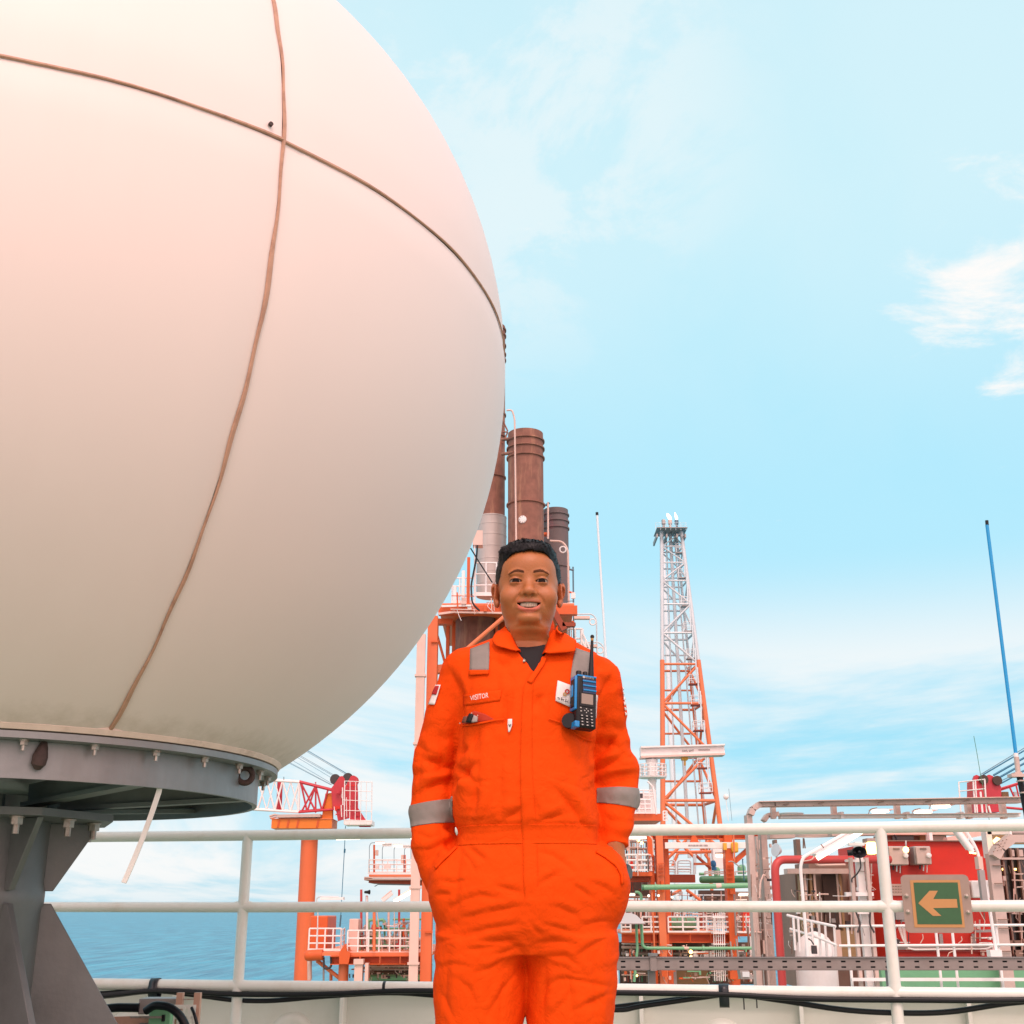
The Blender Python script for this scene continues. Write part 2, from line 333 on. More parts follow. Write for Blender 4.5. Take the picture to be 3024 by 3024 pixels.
for k in range(5):
    seam_strip([sph(AZ0 + 72 * k, EL_B + (88 - EL_B) * i / 120) for i in range(121)], .0050, None).build('seam', M['seam'], radome)
seam_strip([sph(AZ0 + 2 * i, EL_S) for i in range(181)], .0038, None).build('seam', M['seam'], radome)
MB().tube([sph(AZ0 - 1.4, EL_S + 1.1, RR - .004), sph(AZ0 - 1.4, EL_S + 1.1, RR + .003)], .0055, 10).build('plug', M['rust_dark'], radome)
PB = Vector((RC.x, RC.y, 0)); zb = CAM_Z + .408          # plane where the shell meets the flange
rb = .82
MB().lathe([(rb - .03, -.006), (rb + .004, -.004), (rb + .012, .008), (rb + .010, .022), (rb - .004, .030), (rb - .03, .028)], PB + Vector((0, 0, zb)), 96, closed=True).build('sealing_lip', M['seam_lip'], radome)
MB().lathe([(.60, -.024), (rb + .002, -.024), (rb + .002, -.008), (.60, -.008)], PB + Vector((0, 0, zb)), 96, closed=True).build('flange_plate', M['galvanised'], radome)
ringo = MB().lathe([(.752, -.112), (.766, -.112), (.766, -.0245), (.752, -.0245)], PB + Vector((0, 0, zb)), 96, closed=True)
# inner wall faces close the ring
ringo.build('flange_ring', M['galvanised'], radome)
bolt = MB(); bolt.lathe([(.012, 0), (.012, -.004)], (0, 0, 0), 12); bolt.lathe([(.0095, -.004), (.0095, -.013)], (0, 0, 0), 6); bolt.lathe([(.005, -.013), (.005, -.026)], (0, 0, 0), 8)
bme = None
for k in range(30):
    az = R(12 * k + 3.5); p = PB + Vector((math.sin(az) * .793, -math.cos(az) * .793, zb - .0242))
    if bme is None: o = bolt.build('bolt', M['bolt_steel'], radome); bme = o.data; o.location = p
    else: o = link('bolt', bme, None, radome, 0); o.location = p
# pedestal
zt = CAM_Z + .262
ped = MB().lathe([(.30, 0), (.30, .03), (.182, .031), (.180, .88), (.186, .90), (.186, .93), (.180, .95), (.180, zt - .02)], PB, 40).build('pedestal_column', M['galvanised_pedestal'], radome)
MB().lathe([(.04, zt - .02), (.37, zt - .02), (.37, zt), (.04, zt)], PB, 8).build('top_plate', M['galvanised_pedestal'], radome)
perp = math.atan2(.3915, .9202)
for k in range(6):
    a = perp - R(4) - k * R(60); d = Vector((math.cos(a), math.sin(a), 0)); s = Vector((-d.y, d.x, 0)) * .009
    up = [PB + d * r + Vector((0, 0, z)) for r, z in ((.178, .932), (.206, .932), (.318, zt - .021), (.178, zt - .021))]
    lo = [PB + d * r + Vector((0, 0, z)) for r, z in ((.178, .02), (.79, .02), (.76, .06), (.205, .898), (.178, .898))]
    MB().prism([p - s for p in up], s * 2).build('gusset_plate', M['galvanised_pedestal'], radome, bevel=.002)
    MB().prism([p - s for p in lo], s * 2).build('gusset_plate', M['galvanised_pedestal'], radome, bevel=.002)
for k in range(8):
    a = R(45 * k + 10); d = Vector((math.cos(a), math.sin(a), 0))
    MB().bar(PB + d * .20 + Vector((0, 0, zt + .018)), PB + d * .753 + Vector((0, 0, zb - .09)), .05, .012).build('radial_arm', M['galvanised_dark'], radome)
    MB().bar(PB + d * .20 + Vector((0, 0, zt + .050)), PB + d * .750 + Vector((0, 0, zb - .055)), .008, .05).build('radial_web', M['galvanised_dark'], radome)
big = MB(); big.lathe([(.020, 0), (.020, -.004)], (0, 0, 0), 14); big.lathe([(.0165, -.004), (.0165, -.022)], (0, 0, 0), 6); big.lathe([(.009, -.022), (.009, -.046)], (0, 0, 0), 10)
bme = None
for k in range(12):
    a = R(30 * k + 8); p = PB + Vector((math.cos(a) * .305, math.sin(a) * .305, zt - .021))
    if bme is None: o = big.build('anchor_bolt', M['bolt_steel'], radome); bme = o.data; o.location = p
    else: o = link('anchor_bolt', bme, None, radome, 0); o.location = p
MB().lathe([(.02, zb - .026), (.59, zb - .026), (.59, zb - .014), (.02, zb - .014)], PB, 64).build('floor_hatch', M['galvanised_dark'], radome)
def onring(u, v):                                      # point of the outer ring wall under a pixel
    d = pixdir(u, v); o = Vector((0, 0, CAM_Z)) - PB; a = d.x ** 2 + d.y ** 2; b = o.x * d.x + o.y * d.y; c = o.x ** 2 + o.y ** 2 - .767 ** 2
    t = (-b - math.sqrt(max(0, b * b - a * c))) / a; return Vector((0, 0, CAM_Z)) + d * t
p = onring(722, 2293); n = Vector((.25, -1, 0)).normalized(); sd = Vector((-n.y, n.x, 0))
MB().tube([p + n * .030 + (sd * math.cos(t) + Vector((0, 0, 1)) * math.sin(t)) * .021 for t in (2 * math.pi * k / 24 for k in range(25))], .0085, 10, caps=False).build('lifting_eye', M['rust_dark'], radome)
p = onring(116, 2231); n = (p - PB); n.z = 0; n.normalize(); sd = Vector((-n.y, n.x, 0)); Zv = Vector((0, 0, 1))
MB().tube([p + n * .010 + Zv * .030 + sd * .006, p + n * .014 + Zv * .018 + sd * .004, p + n * .016 - Zv * .004, p + n * .014 - Zv * .022 - sd * .002, p + n * .008 - Zv * .032 - sd * .002], .014, 12, radii=[.008, .012, .018, .017, .008]).build('rusted_lug', M['rust_dark'], radome)
# strip of pale plastic hanging out of the ring
P0 = at(468, 2342, 3.15); P1 = at(424, 2480, 3.13); P2 = at(366, 2606, 3.10)
hang = MB()
pts = [P0 * (1 - t) ** 2 + P1 * 2 * t * (1 - t) + P2 * t * t for t in (i / 10 for i in range(11))]
pts = [pts[0] + Vector((.01, .0, .06))] + pts
for i in range(len(pts) - 1): hang.bar(pts[i], pts[i + 1] + (pts[i + 1] - pts[i]) * .04, .003, .0135, (1, 0, .4))
tag(hang.build('plastic_strip', M['rail_white']), 'loose cream plastic strip dangling below the radome ring', 'plastic strip')

# ================================================================== NEAR GUARDRAIL
RK, RY = .183, 5.18
def rp(x, z, off=0.0): return Vector((x + off * RK, RY - RK * x + off, z))
ZT, ZM, ZBt = CAM_Z + .310, CAM_Z + .014, CAM_Z - .298; RRAD = .0212
rail = thing('guardrail', 'cream white tubular guardrail with three rails behind the man', 'guardrail', rp(0, 0))
for nm, z, r in (('top_rail', ZT, .0222), ('middle_rail', ZM, RRAD), ('bottom_rail', ZBt, .0225)):
    mb = MB(); pts = [rp(-5 + .25 * i, z + .0012 * math.sin(i * .7) + (.006 if z > 1 else .003 if z > .8 else 0) * (x_ := (-5 + .25 * i)) / 5) for i in range(41)]
    mb.tube(pts, r, 20).build(nm, M['rail_white'], rail)
POSTX = (-3.74, -1.143, 1.456, 4.05)
for x in POSTX:
    MB().tube([rp(x, 0), rp(x, ZT + .004)], .0225, 20).build('post', M['rail_white'], rail)
    for z in (ZM, ZBt):
        mb = MB(); mb.lathe([(.0224, -.034), (.0236, -.014), (.0240, 0), (.0236, .014), (.0224, .034)], rp(x, z), 20); mb.lathe([(.0218, -.036), (.0236, -.014), (.0240, 0), (.0236, .014), (.0218, .036)], rp(x, z), 20, rp(1, 0) - rp(0, 0)); mb.build('weld', M['rail_white'], rail, 80)
    MB().lathe([(.09, 0), (.09, .012), (.05, .0125)], rp(x, 0), 20).build('base_plate', M['rail_white'], rail)
MB().lathe([(.0232, -.006), (.0232, .006)], Vector((at(1146, 2908, 5.4).x, 0, 0)) + Vector((0, RY - RK * at(1146, 2908, 5.4).x, ZBt)), 20, rp(1, 0) - rp(0, 0)).build('tie_band', M['black_band'], rail)

# bulwark behind the rail
BO = .42; bwt = CAM_Z - .335
bul = thing('bulwark', 'low cream painted steel bulwark with stiffeners behind the guardrail', 'bulwark', rp(0, 0, BO))
def bslab(x0, x1, z0, z1, o0, o1): return MB().prism([rp(x0, z0, o0), rp(x1, z0, o0), rp(x1, z1, o0), rp(x0, z1, o0)], rp(0, 0, o1) - rp(0, 0, o0))
bslab(-6, 6, 0, bwt, BO, BO + .012).build('plate', M['bulwark_paint'], bul, 0)
bslab(-6, 6, bwt, bwt + .012, BO - .05, BO + .06).build('cap_rail', M['bulwark_paint'], bul, 0)
def railx(u, v, off):
    d = pixdir(u, v); k = d.x / d.y; return (RY + off) * k / (1 + RK * k)
for u in (470, 965, 1400, 1846, 2316, 2810, 3300):
    x = railx(u, 2960, BO - .05)
    bslab(x - .008, x + .008, 0, bwt - .001, BO - .06, BO - .001).build('stiffener', M['rail_white'], bul, 0, bevel=.002)
for u in (330, 812, 1270, 2078, 2556, 3050):
    x = railx(u, 3040, BO); c = rp(x, .30 - .012, BO); n = rp(0, 0, -1) - rp(0, 0, 0); n.normalize()
    MB().lathe([(.0, .030), (.070, .028), (.086, .024), (.098, .010), (.104, -.002)], c + Vector((0, 0, .06)), 40, n).build('round_boss', M['bulwark_paint'], bul, 60)

# black cables along the bottom rail
def cable(label, pts, r=.0085, off=.0):
    P = []
    for (u, v) in pts:
        x = railx(u, v, off); d = pixdir(u, v); q = rp(x, 0, off); P.append(Vector((q.x, q.y, CAM_Z + d.z / d.y * q.y)))
    Q = []
    for i in range(len(P) - 1):                        # Catmull-Rom
        a, b, c, e = P[max(i - 1, 0)], P[i], P[i + 1], P[min(i + 2, len(P) - 1)]
        for k in range(8):
            t = k / 8; Q.append(.5 * ((2 * b) + (c - a) * t + (2 * a - 5 * b + 4 * c - e) * t * t + (3 * b - a - 3 * c + e) * t ** 3))
    Q.append(P[-1])
    return tag(MB().tube(Q, r, 10).build('cable', M['black_cable']), label, 'cable', 'black cables strapped under the bottom rail')
cable('black cable running tight under the bottom rail along its whole length', [(-400, 2935), (200, 2936), (462, 2922), (800, 2927), (1200, 2930), (1500, 2930), (1850, 2930), (2137, 2932), (2500, 2937), (2900, 2940), (3300, 2942)], .0080, .0)
cable('thick black cable with two shallow sags just below the bottom rail', [(-400, 2930), (200, 2944), (462, 2926), (690, 2936), (960, 2936), (1200, 2926), (1480, 2930), (1850, 2932), (2137, 2937), (2400, 2950), (2700, 2953), (2930, 2954), (3300, 2948)], .0105, -.025)
cable('black cable of the deepest sag, hanging beside the right post', [(1800, 2976), (1880, 2966), (2040, 2946), (2137, 2934), (2300, 2954), (2480, 2981), (2640, 2991), (2800, 2988), (3000, 2960), (3300, 2944)], .0105, .03)
cable('black cable sagging in front of the left post', [(200, 2952), (330, 2940), (462, 2927), (600, 2942), (690, 2953), (800, 2955), (960, 2942), (1150, 2932), (1310, 2942), (1500, 2960), (1800, 2982), (1900, 2970), (2137, 2936)], .0100, .012)
def strap(label, u):
    x = railx(u, 2915, 0); c = rp(x, ZBt); ax = (rp(1, 0) - rp(0, 0)).normalized(); s = Vector((-ax.y, ax.x, 0)); n = 28; vs = []
    for e in (-.019, .019):
        for k in range(n):
            t = 2 * math.pi * k / n; q = Vector((math.cos(t) * .0262, math.sin(t) * .0262))
            if q.y < 0: q.y *= 2.3
            vs.append(c + ax * e + s * q.x * (1.25 if q.y < 0 else 1) + Vector((0, 0, q.y)))
    o = MB().add(vs, [(k, (k + 1) % n, n + (k + 1) % n, n + k) for k in range(n)]).build('cable_strap', M['black_band'])
    sm = o.modifiers.new('thick', 'SOLIDIFY'); sm.thickness = .002
    return tag(o, label, 'strap', 'black straps on the bottom rail')
strap('black strap round the bottom rail near the radome pedestal', 459); strap('black strap round the bottom rail right of the man', 2137)
for i, u in enumerate((2196, 2234)):
    x = railx(u, 2950, .0); q = rp(x, ZBt - .03, .0)
    tag(MB().bar(q + Vector((0, 0, .012)), q + Vector((0, 0, -.036 + .006 * i)), .004, .008, (0, 1, 0)).build('cable_tie_tail', M['black_band']), ('left' if i == 0 else 'right') + ' one of two black cable tie tails hanging under the rail right of the strap', 'cable tie')

# ================================================================== ARROW SIGN on the middle rail
sx = railx(2771, 2669, -.03); sc_ = rp(sx, 0, -.030); ex = (rp(1, 0) - rp(0, 0)).normalized(); en = Vector((ex.y, -ex.x, 0))
mY = sc_.y; ztop, zbot = at(2771, 2583, mY).z, at(2771, 2755, mY).z
Sw = (at(2300 + 1410 / 2.496, 2669, mY).x - at(2300 + 936 / 2.496, 2669, mY).x) / ex.x * 1.0
def sg(px, py, off):                                   # sign-sheet pixel to world
    s = (px - 936) / 474 - .5; t = (py - 829) / 433
    p = sc_ + ex * (s * Sw) + en * off; p.z = ztop + (zbot - ztop) * t; return p
sign = thing('exit_sign', 'green escape-route sign with a tan arrow pointing left on the middle rail', 'sign', (sc_.x, sc_.y, zbot))
rr = 34; cor = []
for (cx_, cy_, a0) in ((936 + rr, 829 + rr, 180), (1410 - rr, 829 + rr, 270), (1410 - rr, 1262 - rr, 0), (936 + rr, 1262 - rr, 90)):
    cor += [sg(cx_ + rr * math.cos(R(a0 + t)), cy_ + rr * math.sin(R(a0 + t)), 0) for t in (0, 30, 60, 90)]
MB().prism(cor, en * .003).build('plate', M['sign_plate'], sign, 0)
MB().prism([sg(1000, 870, .0034), sg(1348, 870, .0034), sg(1348, 1222, .0034), sg(1000, 1222, .0034)], en * .0016).build('border', M['sign_tan'], sign, 0)
MB().prism([sg(1023, 888, .0052), sg(1331, 888, .0052), sg(1331, 1198, .0052), sg(1023, 1198, .0052)], en * .0012).build('green_field', M['sign_green'], sign, 0)
ar = [(1042, 1043), (1129, 950), (1187, 950), (1149, 1012), (1312, 1012), (1312, 1076), (1140, 1079), (1194, 1137), (1136, 1137)]
MB().prism([sg(a, b, .0066) for a, b in ar], en * .001).build('arrow', M['sign_tan'], sign, 0)
for (a, b) in ((965, 987), (965, 1107), (1381, 990), (1381, 1110)):
    MB().lathe([(.0085, .003), (.0085, .006), (.006, .0065), (.006, .010), (.0045, .0135), (.0, .0148)], sg(a, b, 0), 14, en).build('acorn_nut', M['bolt_steel'], sign, 50)
for s in (-1, 1): MB().bar(sg(1173 + s * 150, 1000, -.02), sg(1173 + s * 150, 1095, -.02), .02, .036, en).build('bracket', M['galvanised'], sign)

# ================================================================== CABLE FIXTURES at the foot of the pedestal
YJ = 4.25
def jb(u0, v0, u1, v1, Y=YJ, dep=.05):
    a, b = at(u0, v0, Y), at(u1, v1, Y); return MB().box((a.x, Y, a.z), (b.x, Y + dep, b.z))
br = thing('cable_bracket', 'galvanised angle bracket with a green clamp at the foot of the pedestal', 'bracket', (at(300, 3010, YJ).x, YJ, 0))
MB().bar(at(150, 3012, YJ - .02), at(452, 3004, YJ + .03), .05, .006).build('angle_top', M['galvanised'], br)
MB().bar(at(150, 3022, YJ - .045), at(452, 3014, YJ + .005), .006, .03).build('angle_side', M['wood'], br)
for u in (190, 430): MB().bar(at(u, 3020, YJ), Vector((at(u, 3020, YJ).x, YJ, 0)), .03, .03).build('leg', M['galvanised'], br)
g0 = at(446, 2974, YJ - .04); g1 = at(506, 3060, YJ - .04)
MB().box((g0.x, YJ - .06, g1.z), (g1.x, YJ - .03, g0.z)).build('green_clamp', M['green_pipe'], br, 35, bevel=.006)
MB().bar(at(385, 3004, YJ - .066), at(485, 3004, YJ - .066), .008, .006).build('pin', M['bolt_steel'], br)
MB().box(at(478, 2997, YJ - .07), at(487, 3016, YJ - .061)).build('latch', M['black_plastic'], br)
tag(jb(410, 2949, 518, 2996, YJ + .05, .09).build('junction_box', M['grey_steel'], None, 35, bevel=.004), 'small grey metal box behind the green clamp', 'junction box')
st = thing('perforated_strut', 'pair of brown uprights holding a white perforated strip', 'strut', (at(550, 3000, YJ).x, YJ + .03, 0))
for (u0, u1) in ((517, 535), (569, 587)): MB().box((at(u0, 2933, YJ).x, YJ + .02, 0), (at(u1, 2933, YJ).x, YJ + .045, at(u0, 2933, YJ).z)).build('upright', M['wood'], st)
a, b = at(510, 2974, YJ + .0), at(572, 2974, YJ); hh = .16
pl = MB(); nx = 4
for i in range(nx + 1): pl.box((a.x + (b.x - a.x) * (i / nx) - .004, YJ + .012, a.z - hh), (a.x + (b.x - a.x) * (i / nx) + .004, YJ + .015, a.z))
for j in range(6): pl.box((a.x - .004, YJ + .0155, a.z - hh * j / 5 - .006), (b.x + .004, YJ + .018, a.z - hh * j / 5 + .006))
pl.build('perforated_strip', M['rail_white'], st)
MB().bar(at(530, 2952, YJ + .03), at(580, 2950, YJ + .03), .004, .004).build('wire', M['bolt_steel'], st)
def hose(label, pts, r): return tag(MB().tube(fillet([at(u, v, y) for u, v, y in pts], .08, 8), r, 12).build('hose', M['black_cable']), label, 'hose', 'black hoses at the pedestal foot')
hose('fat black hose running from the pedestal into the grey box', [(270, 2990, 4.3), (330, 2975, 4.3), (412, 2976, 4.3)], .014)
hose('black hose curling over the green clamp and down', [(430, 2986, 4.16), (455, 2968, 4.15), (500, 2972, 4.13), (535, 3000, 4.12), (560, 3060, 4.12)], .013)
hose('thin black hose hanging over the right brown upright', [(566, 2976, 4.22), (574, 2995, 4.20), (586, 3040, 4.2)], .005)

# ================================================================== BACKGROUND: offshore platform modules
class V:
    """a photo sheet: pixel coordinates of an enlarged crop, used to find where things stand at a given distance"""
    def __init__(s, ox, oy, sc, Y): s.ox, s.oy, s.s, s.Y = ox, oy, sc, Y
    def A(s, x, y, Y=None): return at(s.ox + x / s.s, s.oy + y / s.s, Y or s.Y)
    def m(s, x, y, Y=None): return mpp(s.ox + x / s.s, s.oy + y / s.s, Y or s.Y) / s.s
    def box(s, name, mat, par_, x0, y0, x1, y1, dep=.3, Y=None, bevel=0):
        Y = Y or s.Y; ym = (y0 + y1) / 2; a, b = s.A(x0, ym, Y), s.A(x1, ym, Y); t, u = s.A((x0 + x1) / 2, y0, Y), s.A((x0 + x1) / 2, y1, Y)
        return MB().box((a.x, Y, u.z), (b.x, Y + dep, t.z)).build(name, M[mat], par_, 35, bevel)
    def pipe(s, name, mat, par_, pts, rpx, fil=0, n=10, Y=None):
        P = [s.A(p[0], p[1], p[2] if len(p) > 2 else Y) for p in pts]; r = rpx * s.m(pts[0][0], pts[0][1], pts[0][2] if len(pts[0]) > 2 else Y)
        return MB().tube(fillet(P, fil * r, 6) if fil else P, r, n).build(name, M[mat], par_, 50)
    def beam(s, name, mat, par_, p, q, hpx, dep=.3, Y=None, ib=False):
        a = s.A(p[0], p[1], p[2] if len(p) > 2 else Y); b = s.A(q[0], q[1], q[2] if len(q) > 2 else Y); h = hpx * s.m(p[0], p[1], p[2] if len(p) > 2 else Y)
        mb = MB(); (mb.ibeam(a, b, h, dep, h * .09) if ib else mb.bar(a, b, dep, h)); return mb.build(name, M[mat], par_, 35)
    def col(s, name, mat, par_, x, ytop, wpx, dep=None, Y=None, ybot=None, zbot=None, yref=None, ib=False, rnd=False):
        Y = Y or s.Y; yr = yref if yref is not None else ytop; c = s.A(x, yr, Y); w_ = wpx * s.m(x, yr, Y); dep = dep or w_
        zt_ = s.A(x, ytop, Y).z; zb_ = s.A(x, ybot, Y).z if ybot is not None else zbot
        p, q = Vector((c.x, Y + dep / 2, zb_)), Vector((c.x, Y + dep / 2, zt_)); mb = MB()
        if rnd: mb.tube([p, q], w_ / 2, 20)
        elif ib: mb.ibeam(p, q, w_, dep, w_ * .1, (1, 0, 0))
        else: mb.box((c.x - w_ / 2, Y, zb_), (c.x + w_ / 2, Y + dep, zt_))
        return mb.build(name, M[mat], par_, 40)
    def rail(s, label, x0, y0, x1, y1, ytop, n, Y=None, Y1=None, lv=(1, .67, .34), r=.03, mat='white_far', toe=True, group='white guardrails on the platform walkways', parent=None):
        Y = Y or s.Y; a, b = s.A(x0, y0, Y), s.A(x1, y1, Y1 or Y); h = s.A(x0, ytop, Y).z - a.z; b.z = a.z + (b.z - a.z) * 1.0
        t = parent or thing('walkway_railing', label, 'railing', a, group)
        for i, l in enumerate(lv): MB().tube([a + Vector((0, 0, h * l)), b + Vector((0, 0, h * l))], r, 6).build('rail', M[mat], t)
        for i in range(n):
            p = a.lerp(b, i / (n - 1) if n > 1 else 0); MB().tube([p, p + Vector((0, 0, h))], r * 1.1, 6).build('post', M[mat], t)
        if toe: MB().bar(a + Vector((0, -.03, h * .05)), b + Vector((0, -.03, h * .05)), .02, h * .11).build('toe_board', M[mat], t)
        return t
B4 = V(850, 2500, 3.864, 58); Z4 = V(700, 2150, 2.972, 85); Z1 = V(1150, 1500, 2.273, 60); Z7 = V(1200, 900, 1.757, 62); B8 = V(1220, 1750, 2.575, 57)
Z8 = V(1750, 1450, 1.84, 150); Z5 = V(1800, 2300, 2.669, 84); B5 = V(1820, 2400, 3.864, 84); B6 = V(2200, 2350, 3.512, 28); B7 = V(2550, 2350, 3.513, 28); L8 = V(2824, 2100, 4.83, 70)
ZH = -12.0

# ---------------------------------------------------------------- crane boom resting on its orange post (left)
rest = thing('boom_rest', 'tall round orange post carrying the boom rest tray at left', 'boom rest', (Z4.A(600, 1200).x, 85.6, ZH))
c = Z4.A(600, 1450); rr_ = 75 * Z4.m(600, 1450)
MB().tube([Vector((c.x, 85.6, ZH)), Vector((c.x, 85.6, Z4.A(600, 880).z))], rr_, 28).build('post', M['orange_column'], rest)
tray = Z4.box('rest_tray', 'orange_bright', rest, 302, 800, 832, 880, 2.6, 84.4)
Z4.box('tray_rim', 'orange_pale', rest, 298, 793, 836, 801, 2.7, 84.35)
for x in (372, 455, 540, 715): Z4.beam('tray_stiffener', 'orange_steel', rest, (x, 805, 84.38), (x - 14, 872, 84.38), 8, .12)
MB().prism([Z4.A(a, b, 84.8) for a, b in ((742, 800), (775, 575), (838, 568), (836, 800))], (0, .5, 0)).build('saddle_plate', M['orange_bright'], rest)
MB().prism([Z4.A(a, b, 86.4) for a, b in ((742, 800), (775, 575), (838, 568), (836, 800))], (0, .4, 0)).build('saddle_plate', M['orange_pale'], rest)
Z4.beam('timber_pad', 'tray_beige', rest, (370, 780, 85), (745, 775, 85), 26, 1.6)
Z4.pipe('rope_coil', 'tray_beige', rest, [(285, 775, 84.6), (330, 760, 84.6), (400, 768, 84.6), (330, 782, 84.6), (290, 790, 84.6)], 9)
boom = thing('crane_boom', 'red and white lattice crane boom with a white basket at its tip', 'crane boom', Z4.A(700, 740, 85))
def chord(name, mat, x0, y0, x1, y1, Y0, Y1=None, r=8): return Z4.pipe(name, mat, boom, [(x0, y0, Y0), (x1, y1, Y1 or Y0)], r * 1.35, n=8)
for Yc in (84.6, 86.6):
    o_ = 0 if Yc < 85 else 6
    chord('chord', 'white_far', -260, 425 - o_, 548, 474 - o_, Yc); chord('chord', 'white_far', -260, 690 - o_, 540, 738 - o_, Yc)
    chord('chord', 'red_crane', 548, 474 - o_, 830, 545 - o_, Yc); chord('chord', 'red_crane', 540, 738 - o_, 840, 715 - o_, Yc)
xs_ = [-240, -130, -20, 90, 180, 260, 330, 400, 470, 545]
for Yc in (84.62, 86.58):
    for i in range(len(xs_) - 1):
        a_, b_ = xs_[i], xs_[i + 1]; tp = lambda x: 440 + (x + 0) * .062; bt = lambda x: 705 + x * .06
        if i % 2 == 0: chord('lacing', 'white_far', a_, bt(a_), b_, tp(b_), Yc, r=6)
        else: chord('lacing', 'white_far', a_, tp(a_), b_, bt(b_), Yc, r=6)
        if i > 3: chord('lacing', 'white_far', a_, bt(a_) if i % 2 else tp(a_), b_, tp(b_) if i % 2 else bt(b_), Yc, r=4)
    chord('lacing', 'white_far', 545, 474, 538, 738, Yc, r=8)
    for a_, b_, c_, d_ in ((560, 480, 615, 735), (615, 735, 690, 505), (690, 505, 745, 725), (745, 725, 800, 535), (565, 735, 690, 505), (560, 480, 690, 730), (690, 505, 690, 730)): chord('lacing', 'red_crane', a_, b_, c_, d_, Yc, r=6)
for x in (180, 330, 545, 690):
    chord('cross_tie', 'white_far' if x < 550 else 'red_crane', x, 440 + x * .062, x, 436 + x * .062, 84.6, 86.6, 5); chord('cross_tie', 'white_far' if x < 550 else 'red_crane', x, 705 + x * .05, x, 700 + x * .05, 84.6, 86.6, 5)
chord('post', 'red_crane', 378, 470, 368, 720, 85.6, r=18); Z4.pipe('light_post', 'print_dark', boom, [(411, 428, 84.6), (411, 462, 84.6)], 3)
for Yc in (84.5, 86.3):
    MB().prism([Z4.A(a, b, Yc) for a, b in ((825, 530), (870, 470), (900, 425), (925, 420), (945, 445), (945, 520), (1000, 420), (1025, 415), (1050, 430), (1060, 560), (1060, 700), (1125, 800), (1175, 868), (1075, 868), (980, 790), (885, 815), (870, 730), (840, 715))], (0, .22, 0)).build('head_plate', M['red_crane'], boom)
MB().prism([Z4.A(a, b, 84.8) for a, b in ((850, 560), (940, 560), (1040, 620), (1040, 760), (900, 720), (850, 700))], (0, 1.4, 0)).build('head_body', M['red_wall'], boom)
for (x, y) in ((868, 455), (978, 445), (905, 470), (1015, 460)):
    q = Z4.A(x, y, 84.9); MB().lathe([(.03, -.08), (.36, -.08), (.31, 0), (.36, .08), (.03, .08)], q + Vector((0, .5 if x % 2 else -.3, 0)), 28, (0, 1, 0)).build('sheave', M['print_dark'] if x in (868, 978) else M['red_pipe'], boom)
for (x0, y0, x1, y1, Y0) in ((885, 432, 300, 95, 85), (880, 440, 296, 105, 85.2), (850, 450, 250, 90, 85.4), (990, 418, 420, 85, 85.2), (985, 424, 415, 93, 85), (1000, 420, 425, 80, 85.5), (835, 500, 230, 180, 85.0), (825, 500, 220, 184, 85.3), (840, 492, 260, 150, 85.6)):
    Z4.pipe('pendant_rope', 'rope_blue' if Y0 > 85.1 else 'wire', boom, [(x0, y0, Y0), (x1, y1, Y0)], 1.6, n=6)
cg = [(945, 462), (1185, 475), (1180, 850), (940, 845)]
bk = thing('boom_tip_basket', 'white caged access basket hung at the crane boom tip', 'basket', Z4.A(1060, 850, 84))
for Yc in (83.4, 85.2):
    for i in range(6):
        x = 945 + 240 * i / 5; Z4.pipe('bar', 'white_far', bk, [(x, 462 + 2.6 * i, Yc), (x - 5, 845, Yc)], 3 if i % 5 else 4.5, n=6)
    for y in (465, 548, 632, 722, 805): Z4.pipe('hoop', 'white_far', bk, [(944, y, Yc), (1184, y + 10, Yc)], 3, n=6)
for x in (945, 1065, 1184):
    for y in (468, 722): Z4.pipe('side_bar', 'white_far', bk, [(x, y, 83.4), (x, y, 85.2)], 3, n=6)
Z4.box('floor', 'white_far', bk, 940, 808, 1180, 848, 1.9, 83.4)
Z4.pipe('hoist_rope', 'rope_blue', boom, [(952, 860, 85), (942, 1080, 85), (912, 1620, 85), (905, 1745, 85)], 3.2, n=6)
Z4.pipe('rope_weight', 'rope_blue', boom, [(946, 1060, 85), (943, 1095, 85)], 8, n=8); Z4.pipe('rope_weight', 'wire', boom, [(912, 1640, 85), (903, 1745, 85)], 7, n=8)
Z4.pipe('boom_lamp', 'lamp_lit', boom, [(870, 978, 84.5), (1080, 972, 84.5)], 6)
tag(Z4.pipe('beacon_lamp', 'lamp_warm', None, [(-490, 745, 84), (-440, 740, 84)], 20), 'glowing orange lamp peeping out under the radome ring', 'lamp')

# ---------------------------------------------------------------- upper left walkway
B4u = V(850, 2500, 3.864, 88)
up = thing('walkway', 'short orange walkway high above the sea, left of the man', 'walkway', B4u.A(1200, 400))
B4u.box('edge_beam', 'orange_pale', up, 925, 318, 1560, 342, 5, 88); B4u.box('edge_angle', 'duct_pink', up, 875, 345, 1560, 362, .5, 87.7); B4u.box('edge_angle', 'duct_pink', up, 875, 368, 1560, 382, .5, 87.8)
B4u.box('end_cap', 'orange_steel', up, 872, 345, 912, 384, 3, 88.2)
MB().prism([B4u.A(a, b, 88.2) for a, b in ((925, 384), (1560, 384), (1560, 440), (1300, 425), (920, 414))], (0, 4, 0)).build('bracket', M['orange_dark'], up)
B4u.pipe('conduit', 'wire', up, [(990, 455, 88), (1030, 432, 88), (1450, 440, 88)], 5)
B4u.rail('white railing of the short walkway high above the sea', 920, 312, 1560, 312, 148, 5, 88.1)
B4u.rail('rear white railing of the short walkway above the sea', 925, 300, 1560, 300, 160, 4, 92.5)
